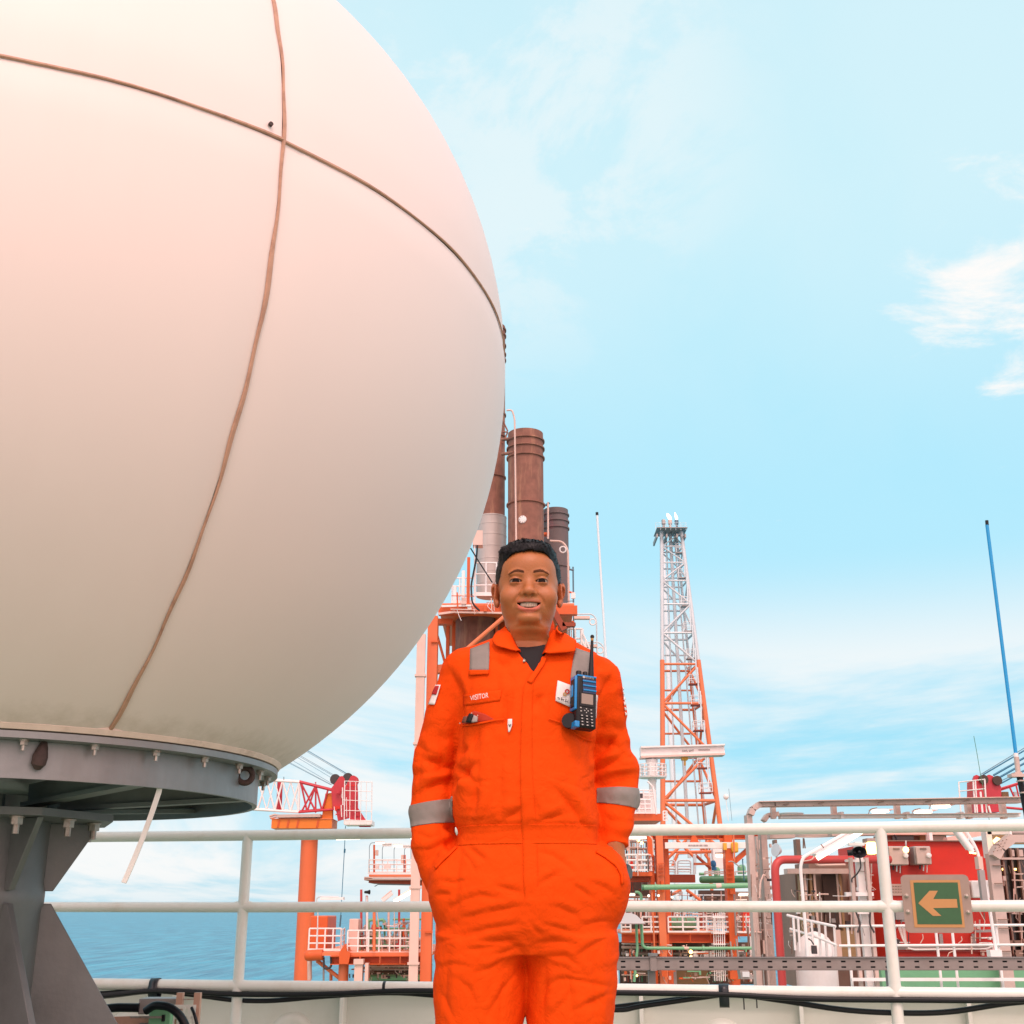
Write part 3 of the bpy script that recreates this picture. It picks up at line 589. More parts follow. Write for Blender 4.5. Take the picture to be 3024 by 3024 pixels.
for (x, yt, lx) in ((930, -42, 1030), (1078, -20, 1110), (1212, -12, 1235), (1330, 0, 1345), (1405, -100, 1430)):
    lp = thing('walkway_lamp', {930: 'hook-topped lamp pole at the far left end of the upper walkway', 1078: 'second hook-topped lamp pole from the sea end of the upper walkway', 1212: 'third hook-topped lamp pole from the sea end of the upper walkway', 1330: 'fourth hook-topped lamp pole from the sea end of the upper walkway', 1405: 'tallest hook-topped lamp pole beside the man on the upper walkway'}[x], 'lamp', B4u.A(x, 300, 88.3), 'lamps of the upper walkway')
    B4u.pipe('pole', 'wire', lp, [(x, 300, 88.3), (x, yt + 40, 88.3), (x + 18, yt, 88.3), (lx + 20, yt - 4, 88.3)], 3.2, 8)
    B4u.box('tube', 'white_far' if x in (1078, 1330) else 'lamp_lit', lp, lx - 30, yt - 6, lx + 70, yt + 14, .3, 88.2); B4u.box('housing', 'white_far', lp, lx - 34, yt - 18, lx + 74, yt - 7, .4, 88.15)
eq = thing('equipment_post', 'orange post with white junction boxes on the upper walkway', 'post', B4u.A(985, 300, 90))
B4u.pipe('post', 'orange_steel', eq, [(985, 300, 90), (985, -20, 90)], 11); B4u.box('box', 'duct_pink', eq, 998, 40, 1028, 100, .4, 89.8); B4u.box('box', 'white_far', eq, 1000, 195, 1036, 250, .4, 89.8)
eq = thing('equipment_post', 'orange twin post with a pink cabinet on the upper walkway', 'post', B4u.A(1330, 300, 90))
for x in (1324, 1340): B4u.pipe('post', 'orange_steel', eq, [(x, 300, 90), (x, 95, 90)], 6)
B4u.box('cabinet', 'duct_pink', eq, 1292, 95, 1318, 190, .4, 89.8)
tag(B4u.box('louvre_box', 'white_far', None, 1095, 195, 1170, 250, .4, 90), 'white louvred box behind the upper walkway railing', 'box')

# ---------------------------------------------------------------- lower left process platform
lo = thing('process_platform', 'orange process platform with white rails low left of the man', 'platform', (B4.A(1000, 1300).x, 58, ZH))
B4.beam('main_girder', 'orange_steel', lo, (500, 1295), (1640, 1290), 92, 1.0, ib=True)
for x in (820, 1050, 1280, 1430): B4.box('stiffener', 'orange_pale', lo, x - 3, 1255, x + 4, 1336, .2, 57.45)
B4.box('deck_plate', 'orange_pale', lo, 235, 1206, 1640, 1246, 14, 57.6)
B4.pipe('leg', 'orange_pale', lo, [(636, 1330, 58.2), (636, 1345, 58.2)], 62, n=24)
c = B4.A(636, 1400, 58.2); MB().tube([Vector((c.x, 58.2, ZH)), Vector((c.x, 58.2, B4.A(636, 1340, 58.2).z))], 58 * B4.m(636, 1400, 58.2), 24).build('leg', M['orange_pale'], lo)
MB().prism([B4.A(a, b, 57.4) for a, b in ((585, 1340), (585, 1210), (655, 1110), (672, 1190), (715, 1210), (690, 1340))], (0, 1.4, 0)).build('leg_bracket', M['orange_steel'], lo)
MB().lathe([(.0, -.44), (.15, -.42), (.22, -.35), (.24, -.24), (.24, .40), (.0, .40)], B4.A(300, 1240, 57.8), 24, (1, -.1, .05)).build('buoyancy_drum', M['orange_steel'], lo)
B4.pipe('diagonal_brace', 'orange_pale', lo, [(330, 1300, 58.3), (600, 1510, 58.3)], 22); B4.pipe('post', 'duct_pink', lo, [(248, 1300, 58.5), (250, 1520, 58.5)], 26); B4.pipe('post', 'orange_pale', lo, [(492, 1400, 59), (492, 1530, 59)], 18)
B4.pipe('vent_pipe', 'print_dark', lo, [(408, 1265, 57.8), (412, 1390, 57.8), (470, 1390, 57.8), (495, 1365, 57.8), (493, 1250, 57.8)], 13, 2.5); B4.pipe('vent_pipe', 'tray_grey', lo, [(408, 1390, 57.9), (408, 1530, 57.9)], 11)
for (x, wd) in ((805, 92), (898, 38)): B4.col('cable_duct', 'duct_pink', lo, x, 1290 if wd > 50 else 1330, wd, .5, 57.2, zbot=ZH, yref=1400)
B4.col('duct_head', 'duct_pink', lo, 805, 1285, 110, .55, 57.1, ybot=1345, yref=1320)
B4.rail('white railing along the front edge of the low left platform', 675, 1228, 1640, 1228, 958, 9, 57.7, r=.034)
B4.rail('white railing by the round orange post on the low left platform', 235, 1190, 600, 1190, 935, 5, 58.6, r=.034)
B4.rail('white side railing at the corner of the low left platform', 605, 1170, 640, 1140, 950, 2, 58.6, 62, r=.034, toe=False)
tag(B4.box('orange_housing', 'orange_steel', None, 250, 790, 448, 1200, 3, 60, bevel=.06), 'tall orange machinery housing behind the round post', 'housing')
tag(B4.box('control_cabinet', 'duct_pink', None, 695, 825, 800, 1200, 1.2, 59.5, bevel=.03), 'pinkish control cabinet on the low left platform', 'cabinet')
gl = thing('deck_lamp', 'goose-neck strip lamp above the low left platform', 'lamp', B4.A(330, 1180, 58.4))
B4.pipe('pole', 'grey_far', gl, [(335, 1190, 58.4), (345, 640, 58.4), (320, 600, 58.4), (360, 568, 58.4), (580, 572, 58.4)], 7, 5); B4.box('tube', 'white_far', gl, 370, 578, 635, 606, .4, 58.2)
pv = thing('valve_manifold', 'cluster of green and grey valves and risers behind the low left railing', 'valve manifold', B4.A(1200, 1180, 62))
for i, x in enumerate((838, 900, 985, 1150, 1270, 1322, 1440)):
    B4.pipe('riser', ('red_pipe', 'red_pipe', 'orange_pale', 'duct_pink', 'red_pipe', 'orange_steel', 'duct_pink')[i], pv, [(x, 1200, 61 if x != 985 else 57.3), (x, (490, 560, 640, 700, 490, 820, 640)[i], 61 if x != 985 else 57.3)], (14, 12, 18, 13, 13, 14, 12)[i])
for x in (945, 1050): B4.pipe('gooseneck', 'green_pipe', pv, [(x - 25, 1200, 60.5), (x - 25, 840, 60.5), (x + 40, 835, 60.5), (x + 50, 870, 60.5)], 17, 2.2)
for i in range(26):
    x = 770 + 26 * i + RNG.uniform(-6, 6); y = RNG.uniform(860, 1020); Yp = RNG.uniform(61, 66)
    B4.pipe('valve_stem', ('grey_steel', 'green_dark', 'tray_beige', 'brown_dark', 'duct_pink', 'green_pipe')[i % 6], pv, [(x, 1200, Yp), (x, y, Yp)], RNG.uniform(5, 13), n=8)
    q = B4.A(x, y + RNG.uniform(0, 130), Yp); MB().lathe([(.0, -.10), (.11, -.09), (.11, .0), (.07, .03), (.07, .12), (.0, .13)], q, 12).build('valve_body', M[('grey_steel', 'tray_beige', 'green_dark')[i % 3]], pv)
B4.pipe('header_pipe', 'green_pipe', pv, [(1200, 830, 63), (1640, 830, 63)], 11); B4.pipe('header_pipe', 'tray_beige', pv, [(760, 1060, 64), (1640, 1065, 64)], 13); B4.pipe('header_pipe', 'brown_dark', pv, [(760, 1150, 63), (1640, 1150, 63)], 18)
B4.box('orange_frame', 'orange_steel', pv, 950, 890, 1010, 1200, .8, 62); B4.box('frame_panel', 'brown_wall', pv, 1010, 1060, 1640, 1200, .5, 67)
for (x0, y0, x1, y1, lb) in ((1080, 620, 1190, 530, 'left one of two tilted strip lamps above the valve cluster'), (1215, 630, 1412, 515, 'right, lit one of two tilted strip lamps above the valve cluster')):
    tl = thing('strip_lamp', lb, 'lamp', B4.A(x0, 640, 59)); B4.beam('housing', 'white_far' if x0 < 1100 else 'lamp_lit', tl, (x0, y0, 59), (x1, y1, 59), 36, .3); B4.beam('reflector', 'duct_pink', tl, (x0 - 6, y0 - 24, 59.2), (x1 - 8, y1 - 26, 59.2), 10, .4)
    B4.pipe('pole', 'duct_pink', tl, [(x0 - 80 if x0 < 1100 else x0, y0 + 0, 59.2), (x0, 1200, 59.2)], 5)
hb = thing('horn_loudspeaker', 'black horn loudspeaker on a white mount above the valve cluster', 'loudspeaker', B4.A(905, 620, 59))
B4.pipe('mount', 'white_far', hb, [(905, 1200, 59.2), (905, 570, 59.2)], 13); q = B4.A(900, 520, 59)
MB().lathe([(.045, -.11), (.055, -.10), (.07, .04), (.11, .15), (.10, .155), (.03, .07)], q, 16, (1, -.2, 0)).build('horn', M['black_plastic'], hb)
ul = thing('under_deck_piping', 'pipes and green tank under the low left platform', 'piping', B4.A(1200, 1480, 60))
B4.pipe('tank', 'green_pipe', ul, [(915, 1495, 60), (1640, 1490, 60)], 32, n=16); B4.box('label_band', 'duct_pink', ul, 1065, 1465, 1135, 1508, .05, 59.4)
for y, m_ in ((1365, 'duct_pink'), (1400, 'tray_beige'), (1432, 'brown_dark')): B4.pipe('pipe', m_, ul, [(930, y, 60.5), (1640, y + 4, 60.5)], 12)
for i in range(9): B4.pipe('hanger', ('duct_pink', 'brown_wall', 'green_pipe')[i % 3], ul, [(960 + i * 62, 1345, 61), (960 + i * 62, 1500, 61)], 7)
B4.box('plate', 'brown_dark', ul, 930, 1340, 1640, 1560, .5, 64)

# ---------------------------------------------------------------- stack module (behind the man)
sm = thing('stack_module', 'tall orange steel frame below the rusty exhaust stacks', 'steel frame', (B8.A(140, 600).x, 57, ZH))
c0 = B8.A(142, 560, 57); w_ = 75 * B8.m(142, 560, 57)
MB().box((c0.x - w_ / 2, 57, ZH), (c0.x + w_ / 2, 57.9, B8.A(142, 175, 57).z)).build('main_column', M['orange_column'], sm)
for z_ in np.arange(-10, 16, 3.3): MB().box((c0.x - w_ * .1, 56.9, z_), (c0.x + w_ * .62, 56.98, z_ + .09)).build('step', M['orange_steel'], sm)
dx = B8.A(68, 560, 56.8); MB().box((dx.x - .26, 56.6, ZH), (dx.x + .14, 56.9, B8.A(70, 320, 56.8).z)).build('cable_duct', M['duct_pink'], sm)
for z_ in np.arange(-11, 15, 3.2): MB().box((dx.x - .32, 56.55, z_), (dx.x + .20, 56.95, z_ + .1)).build('duct_clamp', M['duct_pink'], sm)
for x in (318, 262): B8.col('column', 'orange_steel', sm, x, 170, 46 if x > 300 else 26, .5, 61, zbot=ZH, yref=400)
B8.pipe('brace', 'orange_steel', sm, [(185, 330, 60), (245, 545, 60)], 10); B8.beam('girder', 'orange_pale', sm, (150, 590, 58.5), (420, 560, 58.5), 60, .5); B8.beam('girder', 'orange_steel', sm, (180, 225, 59), (300, 225, 59), 40, .5)
B8.pipe('diagonal_tube', 'orange_pale', sm, [(225, 588, 56.2), (700, 178, 56.2)], 17)
Z1.col('column', 'orange_steel', sm, 755, 700, 40, .5, 61, zbot=ZH, yref=760); Z1.col('column', 'orange_steel', sm, 720, 700, 16, .5, 60, zbot=ZH, yref=760)
for (x, Yc) in ((930, 60), (1130, 64), (850, 66.5)): Z1.col('column', 'orange_steel', sm, x, 700, 36, .5, Yc, zbot=ZH, yref=760)
for z_ in (-6, 0): MB().bar((Z1.A(330, 690, 58).x, 60.5, z_), (Z1.A(1150, 690, 62).x, 60.5, z_), .4, .5).build('girder', M['orange_steel'], sm)
Z1.beam('deck_girder', 'orange_steel', sm, (330, 690, 58), (1260, 690, 58), 60, .4); Z1.box('deck', 'orange_pale', sm, 330, 640, 1240, 672, 9, 58)
Z1.beam('toe_plate', 'duct_pink', sm, (330, 712, 57.7), (440, 697, 57.7), 14, .1); Z1.beam('toe_plate', 'duct_pink', sm, (440, 700, 57.7), (780, 706, 57.7), 12, .1); Z1.beam('toe_plate', 'white_far', sm, (350, 660, 57.6), (560, 655, 57.6), 12, .1)
Z1.beam('bracket', 'orange_dark', sm, (1100, 690, 57.5), (1175, 820, 57.5), 40, .3); Z1.beam('outrigger', 'orange_dark', sm, (1160, 785, 57.5), (1245, 785, 57.5), 26, .3)
Z1.rail('white railing at the foot of the grey-clad stack', 575, 590, 790, 590, 368, 4, 58.4, lv=(1, .66, .32), r=.04)
Z1.rail('white railing beside the radome edge on the stack deck', 420, 640, 570, 640, 470, 4, 58.2, r=.035)
ex_ = thing('stack_cabinet', 'pale weathered cabinet with black cables beside the grey-clad stack', 'cabinet', Z1.A(595, 640, 58.3))
Z1.box('cabinet', 'duct_pink', ex_, 560, 150, 626, 248, .6, 58.3); Z1.pipe('cable', 'black_cable', ex_, [(590, 250, 58.2), (585, 330, 58.2), (548, 520, 58.0), (555, 640, 57.6), (605, 690, 57.5)], 6, 6); Z1.pipe('cable', 'black_cable', ex_, [(545, 270, 58.2), (600, 360, 58.2), (690, 500, 58.0)], 4.5, 5); Z1.pipe('stand', 'white_far', ex_, [(572, 248, 58.4), (572, 640, 58.4)], 5)
for x, y0 in ((495, 420), (440, 520), (530, 330)): Z1.col('post', 'orange_steel' if x == 530 else 'white_far', ex_, x, y0, 20, .2, 58.1, ybot=640, yref=500)
def stack(label, V_, x, ytop, ybot, rpx, Y, mat, rings, clad=None):
    c = V_.A(x, (ytop + ybot) / 2, Y); r = rpx * V_.m(x, (ytop + ybot) / 2, Y); zt_, zb_ = V_.A(x, ytop, Y).z, V_.A(x, ybot, Y).z
    t = thing('exhaust_stack', label, 'exhaust stack', (c.x, Y, zb_), 'rusty exhaust stacks')
    MB().lathe([(r, zb_), (r, zt_), (r * .93, zt_), (r * .93, zb_ + 1)], (c.x, Y, 0), 40).build('shell', M[mat], t)
    MB().lathe([(0, zt_ - 2.0), (r * .935, zt_ - 2.0), (r * .935, zt_ - 2.2), (0, zt_ - 2.2)], (c.x, Y, 0), 24).build('damper', M['print_dark'], t)
    for y in rings:
        z = V_.A(x, y, Y).z; MB().lathe([(r * .99, z - .07), (r * 1.09, z - .04), (r * 1.09, z + .04), (r * .99, z + .07)], (c.x, Y, 0), 40).build('ring_flange', M[mat], t)
    return t, c, r
s1, c1_, r1_ = stack('tallest rusty exhaust stack half hidden behind the radome', Z7, 446, 118, 1105, 66, 63.5, 'stack_rust', (135, 165, 215, 260, 290, 575, 690, 900))
cl = Z7.A(446, 1300, 63.5); MB().lathe([(0, Z7.A(446, 1110, 63.5).z + .3), (77 * Z7.m(446, 1300, 63.5), Z7.A(446, 1112, 63.5).z), (77 * Z7.m(446, 1300, 63.5), Z7.A(446, 1515, 63.5).z), (0, Z7.A(446, 1515, 63.5).z)], (c1_.x, 63.5, 0), 40).build('insulated_base', M['stack_clad'], s1)
for y in (1108, 1150, 1205, 1265, 1330, 1395, 1455):
    z = Z7.A(446, y, 63.5).z; r_ = 77.6 * Z7.m(446, 1300, 63.5); MB().lathe([(r_, z - .04), (r_ * 1.012, z), (r_, z + .04)], (c1_.x, 63.5, 0), 40).build('cladding_band', M['stack_clad'], s1)
for k in range(3): Z7.pipe('nozzle', 'stack_rust', s1, [(500, 600 + 60 * k, 63), (526, 660 - (0 if k else 5), 63)], 4)
z_ = Z1.A(600, 720, 60).z; cc = Z1.A(590, 800, 60.6); MB().lathe([(.98 * 1.15, ZH), (.98 * 1.15, z_)], (cc.x, 60.8, 0), 36).build('duct_below_deck', M['stack_rust'], s1)
s2, c2_, r2_ = stack('middle rusty exhaust stack with a white round port above the man', Z7, 620, 672, 1560, 93, 61.5, 'stack_rust', (712, 752, 800, 1042, 1290))
q = Z7.A(602, 1142, 61.5); q.y = 61.5 - r2_ * .99; MB().lathe([(.0, .05), (.12, .05), (.20, .035), (.215, .0), (.215, -.1)], q, 24, (-.15, -1, 0)).build('port_cover', M['white_far'], s2)
for k in range(8):
    a = k * math.pi / 4; MB().lathe([(.025, .03), (.025, .06), (0, .06)], q + Vector((math.cos(a) * .165, 0, math.sin(a) * .165)), 8, (-.15, -1, 0)).build('port_bolt', M['grey_steel'], s2)
Z7.pipe('drain_pipe', 'duct_pink', s2, [(520, 548, 60), (548, 546, 60), (562, 590, 60), (570, 1240, 60)], 4.5, 5)
for y in (700, 775): Z7.pipe('strut', 'stack_rust', s2, [(498, y, 61.5), (560, y - 8, 60.8)], 9)
s3, c3_, r3_ = stack('shortest rusty stack with purple patches, right of the man\'s head', Z7, 780, 1068, 1950, 66, 66, 'stack_purple', (1095, 1130, 1165, 1365, 1640))
MB().tube([Vector((c3_.x, 66, ZH)), Vector((c3_.x, 66, Z7.A(780, 1940, 66).z))], r3_ * .96, 24).build('lower_duct', M['stack_purple'], s3)
Z7.pipe('vent_pipe', 'duct_pink', s3, [(735, 1025, 65), (735, 1215, 64.5)], 5); Z7.box('clamp', 'orange_steel', s3, 705, 1180, 742, 1192, .4, 64.6); Z7.pipe('vent_cap', 'wire', s3, [(720, 1042, 65), (742, 1028, 65)], 6)
Z7.pipe('hoop_pipe', 'duct_pink', s3, [(745, 1225, 63.8), (810, 1228, 63.8), (838, 1270, 63.8), (845, 1660, 63.8)], 6, 6)
q = Z7.A(812, 1270, 63.6); MB().tube([q + Vector((math.cos(t), 0, math.sin(t))) * .17 for t in (2 * math.pi * k / 20 for k in range(21))], .04, 6, caps=False).build('hose_ring', M['white_far'], s3)
rl = thing('stack_ladder', 'thin dark ladder pole with clamps right of the shortest stack', 'ladder', Z7.A(865, 1900, 62))
Z7.pipe('pole', 'wire', rl, [(865, 1360, 62), (872, 1960, 62)], 4)
for y in (1372, 1490, 1640): Z7.pipe('rung', 'wire' if y < 1400 else 'orange_steel', rl, [(845, y, 62), (870, y + 6, 62)], 5)
for i in range(5): Z7.pipe('brace', 'white_far', rl, [(775 + i * 17, 1570 + (i % 2) * 20, 61.5), (792 + i * 17, 1640 + (i % 2) * 10, 61.5)], 5)
for x in (778, 800, 815, 832, 852): Z7.pipe('rail_post', 'white_far', rl, [(x, 1562, 61.5), (x, 1660, 61.5)], 4)
Z1.pipe('cross_beam', 'orange_dark', rl, [(1170, 782, 60), (1250, 782, 60)], 13)
for (y, x0, x1, lb) in ((715, 1200, 1390, 'upper curved-arm strip lamp right of the man\'s ear'), (905, 1260, 1440, 'lower curved-arm strip lamp above the man\'s left shoulder')):
    al = thing('arm_lamp', lb, 'lamp', Z1.A(x1, 1100, 61), 'curved-arm lamps on the stack walkway')
    Z1.pipe('arm', 'grey_far', al, [(x0, y, 61), (x1 - 30, y - 3, 61), (x1, y + 30, 61), (x1 + 6, y + 330, 61)], 4.5, 6); Z1.box('lamp', 'duct_pink', al, x1 - 150, y + 10, x1 - 45, y + 28, .3, 60.9)
    q = Z1.A(x1 - 25, y + 50, 61); MB().tube([q + Vector((math.cos(t), 0, math.sin(t))) * .16 for t in (2 * math.pi * k / 20 for k in range(21))], .035, 6, caps=False).build('cable_loop', M['white_far'], al)
Z1.rail('white stair-head railing above the man\'s left shoulder', 1200, 1010, 1300, 1010, 812, 3, 60.5, r=.05)
Z1.rail('sloping white stair railing above the man\'s left shoulder', 1290, 1000, 1350, 1130, 820, 3, 60.3, r=.05, toe=False)
wa = thing('whip_antenna', 'thin white whip antenna with a black tip right of the man\'s head', 'antenna', Z1.A(1468, 1230, 20))
Z1.pipe('whip', 'antenna_white', wa, [(1394, 48, 20), (1468, 1230, 20)], 8); Z1.pipe('tip', 'black_plastic', wa, [(1393, 30, 20), (1394.2, 50, 20)], 9.5)
bq = Z1.A(1468, 1230, 20); MB().tube([bq, Vector((bq.x, 20, ZH))], .05, 10).build('mast', M['antenna_white'], wa)

# ---------------------------------------------------------------- flare tower
ft_ = thing('flare_tower', 'tall grey and orange lattice flare tower with small flames at its top', 'flare tower', (Z8.A(540, 1900, 150).x, 152, ZH))
T0 = [Z8.A(375, 215, 151), Z8.A(481, 215, 151)]; T1 = [Z8.A(383, 1830, 149), Z8.A(695, 1830, 149)]
wt, wb = T0[1].x - T0[0].x, T1[1].x - T1[0].x
def leg(i, y):                                         # i: 0 front-left 1 front-right 2 back-right 3 back-left; y: sheet row
    z = Z8.A(440, y, 150).z; k = (T0[0].z - z) / (T0[0].z - T1[0].z); s_ = 0 if i in (0, 3) else 1
    p = T0[s_].lerp(T1[s_], k); p.z = z
    if i >= 2: p.y += wt + (wb - wt) * k; p.x += (.10 if s_ == 0 else -.10) * (wt + (wb - wt) * k)
    return p
lev = [215, 290, 380, 480, 610, 768, 940, 1155, 1420, 1685, 1960]
CH = 918
for i in range(4):
    r = .30 if i < 2 else .22
    MB().tube([leg(i, 205), leg(i, CH)], r * .82, 10).build('leg', M['grey_far'], ft_); MB().tube([leg(i, CH), leg(i, 2240)], r, 10).build('leg', M['orange_pale'], ft_)
for b in range(len(lev) - 1):
    y0, y1 = lev[b], lev[b + 1]; mat = M['grey_far'] if (y0 + y1) / 2 < CH else M['orange_pale']; rr_ = .085 + .011 * b
    for (i, j) in ((0, 1), (1, 2), (2, 3), (3, 0)):
        if b > 0: MB().tube([leg(i, y0), leg(j, y0)], rr_, 8).build('horizontal', M['grey_far'] if y0 < CH else M['orange_pale'], ft_)
        f_ = (b % 2 == 0) ^ (i in (2,)); a_, c_ = (leg(i, y1), leg(j, y0)) if f_ else (leg(i, y0), leg(j, y1))
        MB().tube([a_, c_], rr_, 8).build('diagonal', mat, ft_)
    if b > 1:
        ym = (y0 + y1) / 2; MB().tube([leg(3, ym), leg(2, ym)], rr_ * .8, 6).build('horizontal', mat, ft_)
pc = lambda k, y: (leg(0, y) + leg(1, y) + leg(2, y) + leg(3, y)) / 4 + Vector((k, 0, 0))
for k, r in ((-.9, .10), (0, .22), (.9, .10), (1.5, .08)): MB().tube([pc(k * .6, 205), pc(k * 1.6, 1990)], r, 8).build('gas_riser', M['grey_far'], ft_)
a, b = Z8.A(343, 210, 151), Z8.A(509, 250, 151)
MB().box((a.x, 149.5, b.z + .9), (b.x, 149.5 + (b.x - a.x), a.z - .2)).build('top_platform', M['grey_steel'], ft_)
for x in (347, 400, 455, 500): Z8.box('platform_bracket', 'grey_steel', ft_, x, 232, x + 8, 252, 4, 150)
for Yc in (149.6, 149.4 + (b.x - a.x)):
    for i in range(7): x = 342 + 27.6 * i; Z8.pipe('platform_rail_post', 'antenna_white', ft_, [(x, 212, Yc), (x, 172, Yc)], 1.2, n=5)
    for y in (173, 186, 199): Z8.pipe('platform_rail', 'antenna_white', ft_, [(342, y, Yc), (508, y, Yc)], 1.0, n=5)
for x, m_ in ((387, 'valve_blue'), (423, 'tray_beige'), (458, 'wire')):
    q = Z8.A(x, 212, 152); h = Z8.A(x, 156, 152).z - q.z
    MB().lathe([(.16, 0), (.16, h * .55), (.27, h * .56), (.27, h * .92), (.2, h)], q, 14).build('flare_tip', M[m_] if m_ != 'valve_blue' else M['grey_steel'], ft_)
def flame(x0, y0, pts):
    P = [Z8.A(a, b, 152) for a, b, _ in pts]; MB().tube(P, 1, 10, radii=[r * Z8.m(x0, y0, 152) for _, _, r in pts]).build('flame', M['flame'], ft_, 80)
flame(418, 150, [(424, 158, 6), (420, 148, 9), (414, 138, 9), (409, 130, 7), (406, 122, 2)])
flame(455, 150, [(458, 158, 5), (456, 146, 7), (452, 134, 5), (447, 118, 1.5)])
for k, y in enumerate((320, 460, 615, 755, 905, 1045, 1160, 1300, 1505, 1640)):
    c = leg(1, y).lerp(leg(0, y), .18) + Vector((0, .5, 0)); ww = .46 + .03 * k
    ld = MB().box(c + Vector((-ww, -ww, -.12)), c + Vector((ww, ww, 0))).build('stair_landing', M['grey_steel'] if y < CH else M['orange_dark'], ft_)
    cgm = MB()
    for sx_, sy_ in ((-1, -1), (1, -1), (1, 1), (-1, 1)): cgm.tube([c + Vector((sx_ * ww, sy_ * ww, 0)), c + Vector((sx_ * ww, sy_ * ww, 1.1))], .045, 5)
    for zz_ in (.55, 1.1):
        for (p, q) in (((-1, -1), (1, -1)), ((1, -1), (1, 1)), ((1, 1), (-1, 1)), ((-1, 1), (-1, -1))): cgm.tube([c + Vector((p[0] * ww, p[1] * ww, zz_)), c + Vector((q[0] * ww, q[1] * ww, zz_))], .04, 5)
    cgm.build('landing_rail', M['white_far'], ld)
    MB().tube([c + Vector((.3, -ww, 0)), c + Vector((.3, -ww, 3.4 + .2 * k))], .09, 5).build('ladder', M['antenna_white'], ft_)
pv_ = Z8.A(410, 1000, 175); MB().tube([Vector((pv_.x, 175, ZH)), Vector((pv_.x, 175, Z8.A(410, 330, 175).z))], .36, 16).build('vent_riser', M['antenna_white'], ft_)
mast = thing('ball_mast', 'slim mast with a small white ball beside the flare tower', 'mast', Z5.A(935, 330, 84)); q = Z5.A(918, 142, 84)
MB().lathe([(.01, -.19)] + [(.19 * math.cos(R(t)), .19 * math.sin(R(t))) for t in range(-75, 90, 15)], q, 18).build('ball', M['white_far'], mast, 60); Z5.pipe('pole', 'white_far', mast, [(918, 160, 84), (937, 330, 84)], 2.2, n=6); Z5.pipe('whip', 'wire', mast, [(940, 78, 84), (965, 330, 84)], 1.4, n=6)

# ---------------------------------------------------------------- white monorail hoist in front of the tower
mh = thing('monorail_hoist', 'white hoist beam marked SWL 6MT on a round white column', 'hoist', Z8.A(322, 1900, 110))
ZH8 = V(1750, 1450, 1.84, 110)
ZH8.beam('beam', 'white_far', mh, (258, 1420), (712, 1405), 48, .9); ZH8.beam('flange', 'duct_pink', mh, (258, 1450), (712, 1434), 10, 1.6); ZH8.beam('flange', 'white_far', mh, (258, 1397), (712, 1384), 8, 1.6)
def ztube(V_, name, mat, par_, x, rows, Y, n=24):
    c = V_.A(x, rows[0][0], Y); prof = [(r * V_.m(x, y, Y), V_.A(x, y, Y).z) for y, r in rows]; prof.sort(key=lambda p: p[1]); return MB().lathe(prof, (c.x, Y, 0), n).build(name, M[mat], par_, 40)
ztube(ZH8, 'column', 'white_far', mh, 320, [(1440, 8), (1446, 12), (1455, 12), (1458, 33), (1475, 33), (1478, 26), (1575, 24), (1590, 20), (1930, 18)], 110)
ztube(ZH8, 'gallery', 'white_far', mh, 325, [(1562, 30), (1560, 76), (1552, 78), (1548, 30)], 110)
gm = MB(); cq = ZH8.A(325, 1552, 110); Rg = 76 * ZH8.m(325, 1552, 110); hg = ZH8.A(325, 1488, 110).z - cq.z
for k in range(14):
    a = 2 * math.pi * k / 14; p = Vector((cq.x + Rg * math.cos(a), 110 + Rg * math.sin(a), cq.z)); gm.tube([p, p + Vector((0, 0, hg))], .06, 5)
for l in (.35, .68, 1): gm.tube([Vector((cq.x + Rg * math.cos(a), 110 + Rg * math.sin(a), cq.z + hg * l)) for a in (2 * math.pi * k / 28 for k in range(29))], .055, 5, caps=False)
gm.build('gallery_railing', M['white_far'], mh); ZH8.box('trolley', 'yellow', mh, 486, 1440, 518, 1460, .8, 109.8); ZH8.pipe('hook', 'yellow', mh, [(502, 1460), (502, 1492)], 5)
def text_mesh(txt, name, mat, par_, o, ex_v, ey_v, w_, h_=None, off=Vector()):
    cu = bpy.data.curves.new('t', 'FONT'); cu.body = txt; cu.resolution_u = 3; to = bpy.data.objects.new('t', cu); C.objects.link(to); bpy.context.view_layer.update()
    me = bpy.data.meshes.new_from_object(to.evaluated_get(bpy.context.evaluated_depsgraph_get())); bpy.data.objects.remove(to); bpy.data.curves.remove(cu)
    P = np.array([v.co[:] for v in me.vertices]); mn, mx_ = P.min(0), P.max(0); s1_ = w_ / (mx_[0] - mn[0]); s2_ = (h_ / (mx_[1] - mn[1])) if h_ else s1_
    for v in me.vertices: v.co = Vector(o) + Vector(ex_v) * ((v.co.x - mn[0]) * s1_) + Vector(ey_v) * ((v.co.y - mn[1]) * s2_) + off
    me.name = name; return link(name, me, M[mat], par_, 0)
p = ZH8.A(488, 1418, 109.5); text_mesh('SWL 6MT', 'load_marking', 'print_dark', mh, p, (1, 0, .03), (0, 0, 1), ZH8.A(552, 1418, 109.5).x - p.x)
p = ZH8.A(576, 1410, 109.5)
for i in range(9): MB().box(p + Vector((.115 * i, 0, 0)), p + Vector((.115 * i + .085, .005, .12))).build('faded_marking', M['print_soft'], mh)
hp = thing('hoist_pedestal_module', 'orange deck with white rails below the round white hoist column', 'platform', Z5.A(250, 320, 100))
Z5h = V(1800, 2300, 2.669, 100)
Z5h.box('deck', 'orange_steel', hp, 60, 275, 410, 330, 5, 100); Z5h.box('housing', 'white_far', hp, 225, 120, 330, 275, 2, 101.5); Z5h.box('black_panel', 'print_dark', hp, 222, 115, 262, 150, .2, 100.2); Z5h.pipe('pipe', 'white_far', hp, [(300, 20), (340, 60), (370, 280)], 7)
